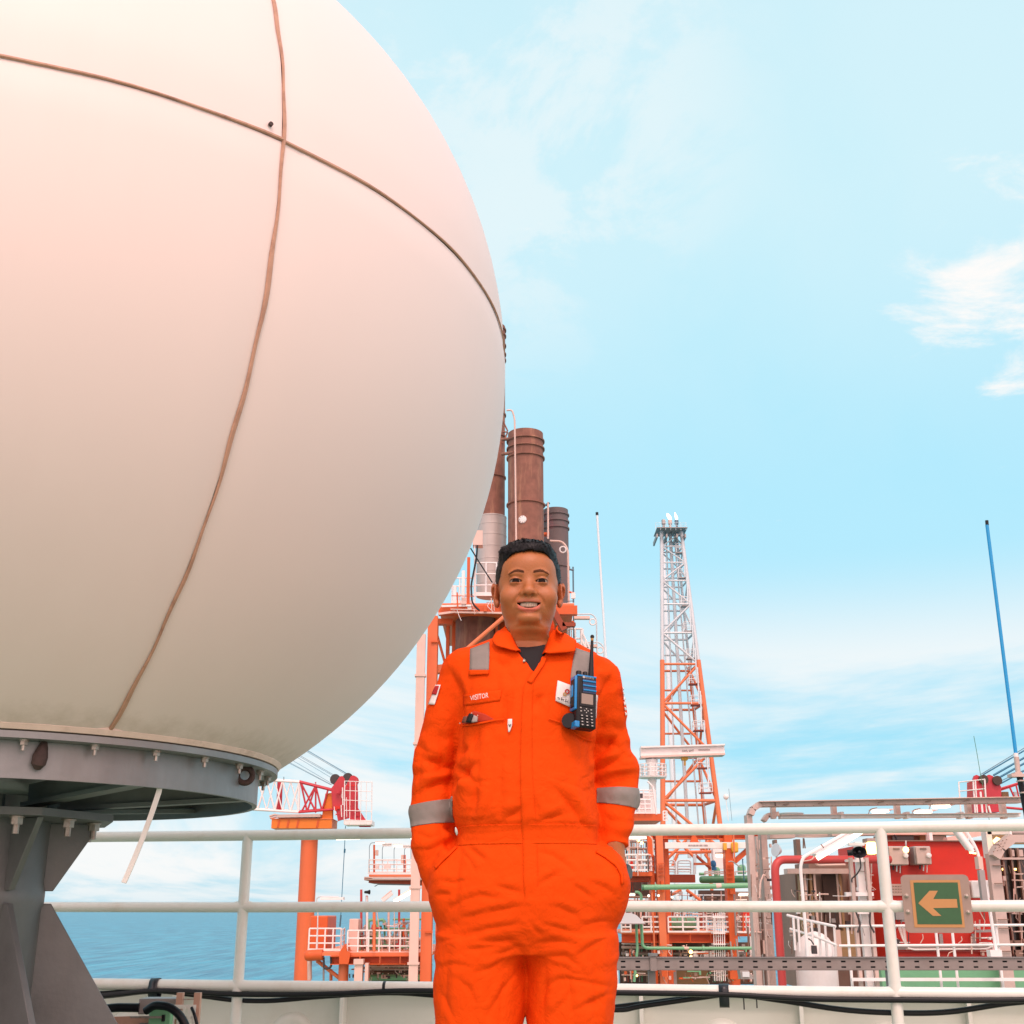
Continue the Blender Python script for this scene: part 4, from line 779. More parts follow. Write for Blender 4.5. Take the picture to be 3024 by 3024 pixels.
Z5h.rail('white railing of the orange deck below the hoist column', 90, 272, 330, 272, 165, 6, 99.8, r=.06); Z5h.rail('upper white railing behind the man\'s left elbow', 180, 160, 360, 160, 90, 5, 101, r=.05)
Z5h.rail('small white railing right of the hoist column deck', 425, 330, 455, 330, 255, 2, 100, r=.05)

# ---------------------------------------------------------------- orange process module (right of the man)
om = thing('orange_module', 'open orange steel module with columns and girders right of the man', 'steel frame', (B5.A(900, 1400).x, 84, ZH))
B5.beam('top_girder', 'orange_steel', om, (300, 258), (1660, 258), 90, 1.0, ib=True)
for x in (700, 1000, 1160, 1500): B5.box('girder_stiffener', 'orange_steel', om, x - 4, 218, x + 4, 300, .3, 83.4)
MB().prism([B5.A(a, b, 83.3) for a, b in ((845, 335), (880, 215), (945, 335))], (0, .3, 0)).build('gusset', M['orange_steel'], om)
MB().prism([B5.A(a, b, 83.3) for a, b in ((1150, 290), (1300, 290), (1250, 345))], (0, .3, 0)).build('gusset', M['orange_steel'], om)
for (x, wd, m_) in ((500, 78, 'orange_pale'), (572, 56, 'orange_steel'), (1290, 92, 'orange_steel'), (405, 50, 'orange_steel')): B5.col('column', m_, om, x, 215, wd, 1.0, 83.0 if wd > 70 else 83.8, zbot=ZH, yref=500)
for y in (575, 622, 665, 710): B5.box('column_step', 'orange_steel', om, 488, y, 552, y + 5, .3, 82.6)
for y in (595, 640, 690, 740): B5.box('column_step', 'orange_steel', om, 1275, y, 1345, y + 5, .3, 82.6)
B5.beam('knee_brace', 'orange_steel', om, (1345, 560, 83.6), (1560, 370, 83.6), 52, .6); B5.beam('knee_brace', 'orange_steel', om, (1560, 390, 83.7), (1640, 270, 83.7), 60, .6)
mono = B5.beam('monorail', 'white_far', om, (552, 375, 83.2), (1515, 372, 83.2), 66, .5)
for i, (x0, x1) in enumerate(((822, 850), (854, 872), (876, 905), (909, 940), (948, 985), (995, 1005), (1008, 1044))): B5.box('faded_marking', 'print_soft', mono, x0, 364, x1, 384, .01, 82.93)
B5.box('hoist_trolley', 'yellow', om, 1225, 345, 1262, 425, .5, 82.6); B5.box('hoist_block', 'yellow', om, 1315, 335, 1395, 455, .6, 82.7, bevel=.1)
B5.box('girder', 'orange_dark', om, 600, 705, 902, 796, .8, 85); B5.beam('tie_beam', 'orange_pale', om, (885, 585, 85), (1075, 585, 85), 24, .4)
B5.box('girder', 'orange_dark', om, 130, 690, 500, 790, .8, 86)
for (a_, b_, c_, d_) in ((580, 530, 800, 310), (690, 310, 900, 520), (1060, 320, 960, 420), (800, 880, 960, 1000), (620, 940, 740, 880), (900, 480, 1080, 640), (640, 610, 700, 470), (1010, 470, 1060, 540)): B5.pipe('tower_brace', 'orange_pale' if a_ != 900 else 'orange_dark', om, [(a_, b_, 92), (c_, d_, 92)], 17)
B5.pipe('tower_tie', 'orange_pale', om, [(590, 450, 92), (1110, 440, 92)], 13); B5.pipe('tower_tie', 'orange_pale', om, [(700, 470, 93), (1110, 455, 93)], 8)
B5.pipe('riser', 'grey_far', om, [(895, 480, 90), (890, 700, 90)], 20); B5.box('riser_box', 'white_far', om, 1110, 410, 1225, 640, 1, 91)
# main deck
B5.beam('deck_girder', 'orange_steel', om, (60, 1428), (1350, 1432), 96, 1.2, ib=True); B5.box('deck_plate', 'orange_pale', om, 60, 1362, 1350, 1382, 14, 83.4)
for x in (530, 845, 1080, 1240): B5.box('deck_stiffener', 'orange_steel', om, x - 4, 1385, x + 4, 1475, .2, 83.3)
B5.box('deck_girder', 'orange_steel', om, 1385, 1385, 1590, 1412, 2, 84); B5.box('hanger', 'orange_steel', om, 570, 1385, 605, 1610, .5, 83.2); B5.box('hanger', 'orange_steel', om, 512, 780, 545, 905, .5, 82.5); B5.box('hanger', 'orange_steel', om, 1300, 840, 1345, 930, .5, 82.5)
for (x0, x1, n, lb) in ((300, 500, 3, 'short white railing left of the front orange column'), (596, 930, 3, 'white railing in front of the green tank'), (942, 1310, 5, 'white railing behind the caged ladder'), (1385, 1592, 3, 'white railing in front of the bright red panel'), (60, 165, 2, 'white railing beside the man\'s left hip')): B5.rail(lb, x0, 1366, x1, 1366, 1188, n, 83.2, r=.055)
tag(B5.box('red_bulkhead', 'red_wall', None, 1450, 1095, 1600, 1350, 1, 85), 'bright red panel behind a white railing beside the beige cable ducts', 'bulkhead')
tag(B5.box('machine_housing', 'green_pipe', None, 625, 1190, 920, 1340, 3, 88, bevel=.3), 'low pale green machine housing behind the centre railing', 'housing')
ls_ = thing('louvre_screen', 'white slatted screen behind the caged ladder', 'screen', B5.A(1160, 1360, 86))
for i in range(5): B5.box('slat', 'white_far', ls_, 1020, 1172 + 36 * i, 1300, 1182 + 36 * i, .6, 86)
lad = thing('caged_ladder', 'white caged vertical ladder in front of the orange deck', 'ladder', B5.A(1180, 1900, 82))
for x in (1108, 1133, 1158, 1182, 1205, 1228): B5.pipe('cage_bar', 'white_far', lad, [(x, 1130 + (20 if x < 1200 else 0), 82), (x + 16, 1920, 82)], 5, n=6)
for y in (1190, 1370, 1495, 1552): B5.box('cage_hoop', 'white_far', lad, 1100 + (y - 1130) * .02, y, 1240 + (y - 1130) * .02, y + 12, .9, 81.8)
for i in range(16): B5.box('rung', 'white_far', lad, 1150, 1180 + 46 * i, 1200, 1185 + 46 * i, .1, 82.6)
# small platform left, with cage
cp = thing('side_platform', 'small orange side platform with a white cage railing by the man\'s left wrist', 'platform', B5.A(280, 720, 82))
B5.box('deck', 'orange_steel', cp, 135, 675, 412, 722, 2.5, 82); B5.box('brace', 'orange_dark', cp, 140, 722, 380, 770, 1.5, 83)
B5.rail('front white cage railing of the small orange side platform', 110, 662, 365, 662, 480, 3, 81.8, r=.06); B5.rail('right white cage railing of the small orange side platform', 365, 662, 435, 672, 478, 3, 81.8, 84.5, r=.06); B5.rail('left white cage railing of the small orange side platform', 70, 655, 112, 662, 500, 3, 84.5, 81.8, r=.06)
B5.box('red_cabinet', 'red_wall', cp, 162, 555, 192, 640, .5, 83)
B5.pipe('hanging_pole', 'duct_pink', cp, [(240, 225, 81.5), (248, 720, 81.5)], 5); B5.pipe('lamp_hoop', 'duct_pink', cp, [(235, 262, 81.6), (370, 255, 81.6), (415, 300, 81.6), (425, 480, 81.6)], 7, 6); B5.box('post', 'orange_steel', cp, 360, 270, 420, 500, .6, 83)
cw = MB()
def lamp(V_, x0, y0, x1, y1, Y, lb, mat='lamp_lit'):
    t = thing('strip_lamp', lb, 'lamp', V_.A((x0 + x1) / 2, y1, Y), 'lit strip lamps of the process module'); V_.box('tube', mat, t, x0, y0 + (y1 - y0) * .35, x1, y1, .3, Y, bevel=.03); V_.box('housing', 'white_far', t, x0 - 4, y0, x1 + 4, y0 + (y1 - y0) * .33, .4, Y - .05)
lamp(B5, 150, 265, 345, 298, 81.4, 'lit strip lamp over the small orange side platform'); lamp(B5, 100, 915, 215, 948, 83, 'lit strip lamp low beside the man\'s left hip'); lamp(B5, 1400, 912, 1562, 950, 83, 'lit strip lamp under the green header at the beige ducts'); lamp(B5, 1142, 452, 1230, 508, 84, 'bright square lamp between the green domes and the orange column')
for i, (x, y, r, lb) in enumerate(((850, 1588, 22, 'glowing lamp under the orange deck, left of the caged ladder'), (370, 948, 14, 'small round lamp left of the front orange column'), (482, 946, 13, 'small round lamp at the front orange column'), (636, 965, 12, 'small round lamp just right of the front orange column'), (250, 318, 16, 'warm bulb under the lit strip lamp of the side platform'), (290, 345, 18, 'second warm bulb under the lit strip lamp of the side platform'), (150, 870, 10, 'tiny warm bulb beside the man\'s left hip'), (235, 1860, 12, 'tiny warm bulb low beside the man\'s left thigh'), (850, 1640, 12, 'lower glow of the lamp pair under the orange deck'))):
    q = B5.A(x, y, 82.6); rr_ = r * B5.m(x, y, 82.6); tag(MB().lathe([(.01, -rr_)] + [(rr_ * math.cos(R(t)), rr_ * math.sin(R(t))) for t in range(-70, 80, 20)] + [(.01, rr_)], q, 12).build('bulb', M['lamp_warm' if i not in (1, 2, 3) else 'lamp_lit'], None, 60), lb, 'lamp')
# green piping
gp = thing('green_header', 'long light green header pipe crossing the orange module', 'pipe', B5.A(900, 850, 82))
B5.pipe('pipe', 'green_pipe', gp, [(300, 852, 81.9), (1000, 843, 81.9), (1640, 826, 81.9)], 29, n=18); B5.pipe('flange', 'green_pipe', gp, [(440, 850, 81.9), (458, 850, 81.9)], 37, n=18); B5.pipe('end_cap', 'green_dark', gp, [(290, 853, 81.9), (312, 853, 81.9)], 33, n=18); B5.pipe('label_band', 'duct_pink', gp, [(1138, 838, 81.9), (1196, 836, 81.9)], 30, n=18)
B5.pipe('elbow', 'green_pipe', gp, [(215, 905, 82.5), (250, 905, 82.5), (285, 935, 82.5), (285, 1000, 82.5)], 16, 2)
gb = thing('green_vessel', 'fat dark green horizontal vessel above the light green header', 'vessel', B5.A(1200, 800, 87)); a = B5.A(945, 765, 88); b = B5.A(1640, 755, 88); r = 40 * B5.m(1200, 760, 88)
MB().lathe([(.0, -.0), (r * .6, r * .12), (r * .92, r * .45), (r, r * .9), (r, b.x - a.x)], a, 24, b - a).build('shell', M['green_dark'], gb)
for (x, y, rr_) in ((1148, 668, 36), (1430, 640, 48)):
    q = B5.A(x, y, 87); MB().lathe([(rr_ * B5.m(x, y, 87), -.35), (rr_ * B5.m(x, y, 87), .1), (rr_ * .8 * B5.m(x, y, 87), .22), (.02, .29)], q, 20).build('dome', M['green_pipe'], gb, 50)
B5.pipe('outlet', 'green_pipe', gb, [(945, 700, 87), (1010, 700, 87)], 16); B5.rail('', 1012, 715, 1240, 715, 672, 4, 86, r=.05, toe=False, parent=gb, lv=(1, .5)); B5.rail('', 1360, 715, 1545, 715, 672, 3, 86, r=.05, toe=False, parent=gb, lv=(1,))
for k, (x, y0) in enumerate(((1440, 530), (1490, 548))): B5.pipe('vent', 'rope_blue', gb, [(x + 20, 780, 85), (x, y0, 85), (x + 36 if k else x + 10, y0 + 2, 85)], 6, 4)
q = B5.A(1110, 600, 86)
vb = tag(MB().lathe([(.03, -.34), (.20, -.32), (.14, -.08), (.19, -.05), (.20, .14), (.13, .30), (.02, .33)], q, 16, (-.1, 0, 1)).build('valve_actuator', M['valve_blue'], None, 50), 'bright blue valve actuator beside the pale green dome', 'valve')
sp = thing('steel_loops', 'pair of grey tubular pipe frames behind the front orange column', 'pipe frame', B5.A(720, 690, 87))
for (x0, x1) in ((590, 672), (700, 850)):
    B5.pipe('frame', 'grey_far', sp, [(x0, 700, 87), (x0, 545, 87), (x1, 545, 87), (x1, 700, 87)], 9, 4)
    for y in (575, 610, 640, 672): B5.pipe('rung', 'grey_far', sp, [(x0, y, 87), (x1, y + 2, 87)], 6 if y != 640 else 12)
gd = thing('green_drain', 'light green drain pipe that drops and runs below the orange deck', 'pipe', B5.A(300, 1540, 81.5))
B5.pipe('pipe', 'green_pipe', gd, [(285, 1262, 81), (300, 1520, 81), (345, 1545, 81), (1000, 1548, 81), (1600, 1545, 81)], 17, 3, 14); B5.pipe('flange', 'green_pipe', gd, [(985, 1548, 81), (1005, 1548, 81)], 28); B5.pipe('label_band', 'duct_pink', gd, [(775, 1547, 81), (825, 1547, 81)], 18); B5.pipe('branch', 'green_pipe', gd, [(1430, 1545, 81), (1480, 1550, 81), (1480, 1590, 81)], 11, 2)
tag(B5.pipe('drain_riser', 'green_pipe', None, [(228, 1262, 80.5), (240, 1560, 80.5), (205, 1930, 80.5)], 15, 3), 'light green vertical pipe beside the man\'s left thigh', 'pipe')
hd = thing('vent_hood', 'grey sheet-metal vent hood beside the man\'s left hip', 'hood', B5.A(180, 1265, 80))
MB().prism([B5.A(a, b, 79.5) for a, b in ((-60, 1140), (165, 1143), (232, 1170), (330, 1262), (-60, 1268))], (0, 2.5, 0)).build('hood', M['grey_far'], hd); B5.box('rim', 'grey_steel', hd, -60, 1262, 335, 1272, 2.7, 79.4)
# clutter under and behind the deck
uc = thing('under_deck_pipework', 'dark tangle of brown and pink pipes below the orange deck', 'pipework', B5.A(800, 1800, 88))
for i, (y, m_, r) in enumerate(((1495, 'white_far', 5), (1535, 'tray_beige', 14), (1605, 'tray_grey', 17), (1660, 'brown_wall', 14), (1800, 'brown_wall', 22), (1850, 'duct_pink', 9))): B5.pipe('pipe', m_, uc, [(60, y, 85 + i * .4), (1700 if i != 0 else 420, y + 6, 85 + i * .4)], r)
for i in range(34):
    x = 70 + i * 46 + RNG.uniform(-14, 14); B5.pipe('riser', ('brown_wall', 'orange_dark', 'duct_pink', 'brown_dark', 'tray_grey', 'green_dark')[i % 6], uc, [(x, 1490 + RNG.uniform(0, 100), 87 + RNG.uniform(-1, 3)), (x + 6, 1930, 88)], RNG.uniform(5, 14), n=8)
B5.box('wall', 'brown_dark', uc, 40, 1480, 1700, 1960, .5, 92); B5.box('tan_tank', 'tan_panel', uc, 640, 1800, 1050, 1960, 2, 86); B5.box('grey_drum', 'grey_steel', uc, 590, 1800, 690, 1960, 1, 85); B5.box('orange_block', 'orange_steel', uc, 520, 1805, 580, 1870, .8, 82); B5.box('orange_block', 'orange_steel', uc, 1300, 1810, 1370, 1900, .8, 82)
for i, x in enumerate((880, 1000, 1065)): tag(B5.box('storage_crate', 'white_far', None, x, 1578, x + 55, 1650, 1, 84), ('left', 'middle', 'right')[i] + ' one of three pale crates below the orange deck', 'crate', 'pale crates below the orange deck')
bo = thing('pipe_rack', 'brown pipe racks far behind the orange columns', 'pipe rack', B5.A(900, 1100, 97))
for i in range(46):
    x = 80 + i * 33 + RNG.uniform(-12, 12); y0 = RNG.uniform(880, 1120); y1 = RNG.uniform(1200, 1370); B5.pipe('stanchion', ('brown_wall', 'duct_pink', 'orange_dark', 'grey_far', 'tray_beige')[i % 5], bo, [(x, y0, 95 + i % 4), (x, y1, 95 + i % 4)], RNG.uniform(4, 13), n=6)
for i, y in enumerate((905, 940, 1000, 1060, 1105, 1150, 1210)): B5.pipe('run', ('brown_wall', 'grey_far', 'duct_pink', 'green_dark', 'orange_dark', 'tray_beige', 'brown_dark')[i], bo, [((60, 700, 60, 960, 60, 600, 60)[i], y, 97), ((620, 1600, 960, 1640, 1640, 1400, 1640)[i], y + 5, 97)], (9, 7, 10, 16, 12, 9, 14)[i])
B5.box('dark_wall', 'brown_dark', bo, 960, 885, 1250, 1180, 1, 98); B5.box('dark_wall', 'brown_dark', bo, 60, 1100, 520, 1370, 1, 99); B5.box('dark_wall', 'orange_dark', bo, 960, 1110, 1040, 1370, 1, 96); B5.box('dark_wall', 'brown_wall', bo, 1330, 900, 1640, 1390, 1, 96)
lc = thing('pipe_cluster', 'dim pipe cluster between the man\'s left wrist and the orange column', 'pipework', B5.A(200, 700, 90))
for i in range(12): B5.pipe('pipe', ('brown_wall', 'tray_beige', 'brown_dark', 'duct_pink')[i % 4], lc, [(60 + i * 28, 230 + RNG.uniform(0, 120), 89 + i % 3), (62 + i * 28, 690, 89 + i % 3)], RNG.uniform(5, 13), n=8)
for y in (330, 410, 690, 770, 960): B5.pipe('run', 'brown_wall' if y != 770 else 'orange_dark', lc, [(20, y, 90), (480, y + 6, 90)], 12)
B5.box('dark_wall', 'brown_dark', lc, 20, 780, 420, 960, 1, 92)
hs = thing('hanging_strut', 'orange vertical strut with a base block in front of the deck girder', 'strut', B5.A(440, 1380, 82)); B5.pipe('strut', 'orange_pale', hs, [(405, 880, 82), (440, 1650, 82)], 9)
tag(B5.pipe('tall_conduit', 'orange_pale', None, [(1336, 210, 82), (1350, 560, 82)], 9), 'thin orange conduit rising beside the right orange column', 'conduit')
tag(B5.pipe('bent_conduit', 'grey_steel', None, [(1280, 560, 82), (1320, 552, 82), (1420, 625, 82)], 7, 3), 'bent grey pipe arm on the right orange column', 'pipe')
for i, (x, y0, y1, m_) in enumerate(((1345, 930, 1400, 'tray_grey'), (1300, 1470, 1650, 'grey_steel'), (1370, 1440, 1660, 'grey_steel'))): tag(B5.pipe('grey_riser', m_, None, [(x, y0, 82.3), (x + 20, y1, 82.3)], 11), ('tall grey riser behind the caged ladder', 'left short grey riser right of the caged ladder foot', 'right short grey riser right of the caged ladder foot')[i], 'pipe')
gl = thing('floodlight', 'grey floodlight tilted upward low at the foot of the caged ladder', 'floodlight', B5.A(1480, 1900, 60)); MB().prism([B5.A(a, b, 60) for a, b in ((1410, 1800), (1500, 1792), (1565, 1880), (1560, 1900), (1430, 1900))], (0, .8, 0)).build('housing', M['grey_steel'], gl); B5.box('glass', 'grey_far', gl, 1440, 1815, 1520, 1875, .05, 59.9)

# ---------------------------------------------------------------- perforated cable tray close behind the guardrail
YT = 9.0
tr = thing('cable_tray', 'perforated grey cable tray running level just above the bottom rail', 'cable tray', (at(2400, 2850, YT).x, YT, ZH))
zt_, zb_ = at(2400, 2828.5, YT).z, at(2400, 2864, YT).z; x0, x1 = at(1500, 2850, YT).x, at(3300, 2850, YT).x; pit = 43.4 * mpp(2400, 2850, YT); H_ = zt_ - zb_
mb = MB()
rows_ = [(.0, .16), (.30, .62), (.76, 1.0)]           # solid strips, slots between them
for (f0, f1) in rows_: mb.box((x0, YT, zb_ + H_ * f0), (x1, YT + .0025, zb_ + H_ * f1))
k = 0; x = x0
while x < x1:
    for (f0, f1) in ((.16, .30), (.62, .76)): mb.box((x, YT, zb_ + H_ * f0), (min(x + pit * .68, x1), YT + .0025, zb_ + H_ * f1))
    x += pit
mb.build('side_plate', M['tray_grey'], tr, 0)
MB().box((x0, YT - .014, zt_), (x1, YT + .010, zt_ + .004)).build('top_lip', M['tray_grey'], tr, 0); MB().box((x0, YT + .003, zb_ - .004), (x1, YT + .22, zb_ - .001)).build('tray_floor', M['tray_grey'], tr, 0)
MB().box((x0, YT + .22, zb_), (x1, YT + .223, zt_)).build('rear_plate', M['tray_grey'], tr, 0)
for i in range(4): MB().tube([(x0, YT + .030 + .045 * i, zb_ + .022), (x1, YT + .030 + .045 * i, zb_ + .022)], .021, 10).build('dark_slot_filler', M['black_cable'], tr)  # black runs added inside the tray so that its slots look dark
for i in range(3): MB().tube([(x0, YT + .030 + .045 * i, zb_ + .062), (x1, YT + .030 + .045 * i, zb_ + .062)], .019, 10).build('dark_slot_filler', M['black_cable'], tr)  # upper layer, likewise added to darken the slots
for u in (1929, 2640, 3150):
    xx = at(u, 2850, YT).x
    if u == 1929: MB().box((xx - .022, YT - .018, zb_ - .006), (xx + .022, YT - .012, zt_ + .02)).build('splice_clamp', M['tray_grey'], tr); MB().box((xx - .03, YT - .03, zt_ + .012), (xx + .03, YT + .03, zt_ + .03)).build('clamp_head', M['galvanised_dark'], tr)
    MB().bar((xx, YT + .12, zb_ - .01), (xx, YT + .12, ZH), .05, .05).build('support', M['tray_grey'], tr)

# ---------------------------------------------------------------- right module: beige ducts, red wall, lamps
def duct(name, mat, par_, pts, hpx, dep, V_, Y=28):
    for i in range(len(pts) - 1): V_.beam(name, mat, par_, (*pts[i], Y), (*pts[i + 1], Y), hpx, dep)
ct = thing('cable_ladder_rack', 'beige overhead cable rack with bent corners above the red wall', 'cable rack', B6.A(900, 240, 27.5))
duct('duct', 'tray_beige', ct, [(130, 92), (300, 88)], 50, .35, B6, 27); B6.beam('duct', 'tray_beige', ct, (290, 88, 27), (2850, 48, 27), 54, .35); B6.beam('duct_lip', 'duct_pink', ct, (130, 68, 26.9), (2850, 20, 26.9), 6, .5)
duct('duct_bend', 'tray_beige', ct, [(52, 200), (75, 140), (150, 88)], 56, .35, B6, 26.95); B6.col('duct', 'tray_beige', ct, 50, 195, 56, .35, 26.9, zbot=-9, yref=250)
for x in (298, 930, 1590, 2330, 2690): B6.box('hanger', 'duct_pink', ct, x - 20, 60, x + 24, 235, .2, 27.3)
B6.beam('beam', 'white_far', ct, (360, 222, 27.4), (2830, 205, 27.4), 30, .3); B6.beam('beam_lip', 'duct_pink', ct, (360, 204, 27.3), (2830, 187, 27.3), 6, .4)
for x in (1005, 1690, 2250): B6.box('beam_clamp', 'white_far', ct, x - 12, 165, x + 22, 232, .3, 27.2)
duct('duct_bend', 'tray_beige', ct, [(190, 262), (230, 205), (340, 190)], 44, .3, B6, 27.6)
for (x, y) in ((425, 90), (1410, 65), (790, 75), (1900, 58), (2300, 50)): B6.beam('loose_tag', 'brown_wall', ct, (x - 30, y + 4, 26.75), (x + 30, y - 6, 26.75), 9, .02)
for i in range(26): B6.box('rivet', 'brown_wall', ct, 330 + i * 95, 106 - i * 1.5, 338 + i * 95, 111 - i * 1.5, .02, 26.8)
cd = thing('cable_duct_risers', 'pair of weathered beige vertical cable ducts right of the orange module', 'cable duct', B6.A(150, 1600, 27))
for (x, wd, Yc, yt) in ((100, 58, 27.2, 300), (160, 34, 28.2, 420), (228, 62, 27.4, 330), (185, 20, 26.8, 1100)):
    o_ = B6.col('duct', 'tray_beige', cd, x, yt, wd, .35, Yc, zbot=-9, yref=900)
for (x, y) in ((95, 720), (105, 860), (110, 1260), (120, 1480), (225, 640), (232, 760), (240, 1270)): B6.box('joint_cover', 'brown_wall', cd, x - 30, y, x + 32, y + 8, .1, 27.05)
for i, y in enumerate((700, 745, 1180, 1260)): B6.box('cross_strut', 'duct_pink', cd, 70, y, 260, y + 16, .1, 27.9)
for i in range(6): B6.pipe('thin_conduit', ('duct_pink', 'white_far', 'brown_wall')[i % 3], cd, [(130 + i * 28, 800 + i * 60, 27.8), (165 + i * 25, 1700, 27.8)], 8)
B6.box('cabinet', 'duct_pink', cd, 190, 1500, 235, 1640, .4, 26.9); B6.pipe('yellow_hose', 'duct_pink', cd, [(150, 1060, 26.8), (160, 900, 26.8), (190, 820, 26.8), (210, 830, 26.8)], 9, 3)
rpipe = thing('red_firewater_pipe', 'large red pipe turning from horizontal down to the deck', 'pipe', B6.A(400, 1650, 27)); ca = B6.A(345, 1300, 26.2)
P_ = [Vector((ca.x, 26.2, ZH)), Vector((ca.x, 26.2, B6.A(310, 662, 26.2).z)), B6.A(1500, 660, 27.5)]; MB().tube(fillet(P_, .28, 8), 42 * B6.m(320, 900, 26.2), 24).build('pipe', M['red_pipe'], rpipe, 60)
MB().lathe([(.13, -.02), (.13, .02)], Vector((ca.x, 26.2, -1.5)), 24).build('flange', M['red_pipe'], rpipe)
rw = thing('red_deckhouse', 'bright red deckhouse wall with grey cabinets behind the arrow sign', 'deckhouse', (B7.A(800, 1600).x, 29, -9))
a, b = B7.A(232, 900, 29), B7.A(1400, 900, 29); zt2, zb2 = B7.A(800, 468, 29).z, -9
MB().box((a.x, 29, zb2), (b.x, 33, zt2)).build('wall', M['red_wall'], rw, 0)
B7.box('wall_ledge', 'red_pipe', rw, 350, 1608, 1320, 1622, .12, 28.88); B7.box('wall_ledge', 'brown_wall', rw, 240, 462, 1290, 472, .2, 28.9)
for x in (790, 1130): B7.box('wall_strut', 'grey_steel', rw, x, 1430, x + 36, 1560, .06, 28.9)
B7.beam('cable_strip', 'tray_grey', rw, (350, 1572, 28.85), (1330, 1565, 28.85), 50, .1); B7.pipe('white_conduit', 'white_far', rw, [(460, 1580, 28.7), (520, 1596, 28.7), (1280, 1588, 28.7), (1340, 1560, 28.7)], 9, 4); B7.beam('soft_strip', 'grey_steel', rw, (1150, 1405, 28.8), (1340, 1400, 28.8), 26, .1)
B7.box('grey_panel', 'grey_steel', rw, 335, 1175, 460, 1285, .3, 28.6); B7.box('grid_plate', 'duct_pink', rw, 290, 915, 450, 1035, .08, 28.9)
for r_ in range(3):
    for c_ in range(4): B7.box('grid_slot', 'brown_wall', rw, 300 + 28 * c_, 935 + 30 * r_, 318 + 28 * c_, 943 + 30 * r_, .01, 28.86)
for i in range(7): B7.pipe('loop_cable', 'white_far' if i % 3 else 'duct_pink', rw, [(360 + i * 12, 1365, 28.6), (400 + i * 8, 1480 + i * 8, 28.6), (430 + i * 5, 1540, 28.6)], 4, 3)
for (x0, pts) in ((0, [(590, 1530), (620, 1480), (612, 1435)]), (0, [(985, 1530), (1025, 1500), (1015, 1460)]), (0, [(1205, 1200), (1260, 1300), (1245, 1400)]), (0, [(870, 1680), (885, 1630), (940, 1608)])): B7.pipe('loose_wire', 'duct_pink', rw, [(*p, 28.6) for p in pts], 5, 3)
def cabinet(lb, x0, y0, x1, y1, seed):
    t = thing('electrical_cabinet', lb, 'cabinet', B7.A((x0 + x1) / 2, y1, 28.5), 'grey cabinets on the red wall')
    B7.box('case', 'grey_steel', t, x0, y0, x1, y1, .45, 28.5, bevel=.03); B7.box('door', 'tray_beige', t, x0 + 22, y0 + 6, x1 - 4, y1 - 6, .06, 28.43, bevel=.012); B7.box('vent', 'brown_wall', t, x0 + 60, y0 + 20, x0 + 125, y0 + 36, .02, 28.41)
    q = B7.A(x1 - 30, (y0 + y1) / 2, 28.40); MB().lathe([(.06, 0), (.05, .06), (.0, .07)], q, 12, (0, -1, 0)).build('handle', M['white_far'], t)
    for i in range(3): B7.pipe('gland', 'print_dark' if i == 0 else 'white_far', t, [(x0 + 60 + 36 * i, y1, 28.7), (x0 + 58 + 36 * i, y1 + 50 + 16 * i, 28.7)], 9 - i * 2)
cabinet('left grey cabinet on the red wall, catching the lamp light', 250, 522, 466, 720, 1); cabinet('right grey cabinet on the red wall, above the arrow sign', 528, 522, 705, 714, 2)
lm = thing('bulkhead_lamp', 'glowing warm bulkhead lamp half behind the right guardrail post', 'lamp', B7.A(80, 600, 28)); q = B7.A(82, 545, 28.0); MB().lathe([(.05, -.13), (.10, -.12), (.12, 0), (.10, .12), (.04, .16)], q, 16).build('globe', M['lamp_warm'], lm, 50); B7.box('base', 'tray_beige', lm, 40, 440, 130, 478, .4, 27.9); B7.pipe('stem', 'tray_beige', lm, [(82, 620, 28), (82, 800, 28)], 8)
lm_reflection = thing('bulkhead_lamp', 'warm glowing globe standing in for a lamp reflection on the left grey cabinet', 'lamp', B7.A(440, 500, 27.6)); q = B7.A(440, 560, 27.4); MB().lathe([(.01, -.065), (.05, -.05), (.065, 0), (.05, .05), (.01, .065)], q, 16).build('globe', M['lamp_warm'], lm_reflection, 50); B7.pipe('stem', 'tray_beige', lm_reflection, [(440, 535, 27.4), (440, 470, 28.6)], 8)  # lamp reflection on the cabinet put in as a glowing globe with a stem
for i, (x0, y0, x1, y1, m_) in enumerate(((1128, 878, 1262, 1060, 'white_far'), (1268, 876, 1352, 1060, 'white_far'), (1080, 880, 1108, 1060, 'duct_pink'))):
    wbx = thing('wall_box', ('wide white box on the red wall, right of the arrow sign', 'narrow white box on the red wall behind the conduit', 'slim pink box on the red wall at the sign\'s edge')[i], 'box', B7.A((x0 + x1) / 2, y1, 28.4))
    B7.box('case', m_, wbx, x0, y0, x1, y1, .4, 28.4, bevel=.03)
    if i < 2: B7.box('latch', 'brown_wall', wbx, (1203, 1308)[i], 914, (1226, 1330)[i], 930, .05, 28.34)
# white railing in front of the red wall, and stairs
wr = thing('deck_railing', 'white tubular railing in front of the red deckhouse', 'railing', B6.A(1200, 1680, 25))
for y in (1352, 1556): B6.pipe('rail', 'white_far', wr, [(975, y, 25), (3000, y - 12, 25)], 13)
for x in (1075, 1990, 2160, 2620): p = B6.A(x, 1500, 25.05); MB().tube([Vector((p.x, 25.05, -1.6)), Vector((p.x, 25.05, B6.A(x, 1352, 25.05).z))], .028, 10).build('post', M['white_far'], wr)
B6.beam('deck_edge', 'white_far', wr, (1100, 1905, 24.9), (3000, 1905, 24.9), 30, .1)
tag(B6.box('green_plinth', 'green_pipe', None, 1420, 1810, 3400, 1990, .5, 26.95), 'green painted plinth under the red deckhouse', 'plinth')
sr = thing('stair_railing', 'sloping white stair railing left of the red deckhouse', 'stair railing', B6.A(800, 1670, 25))
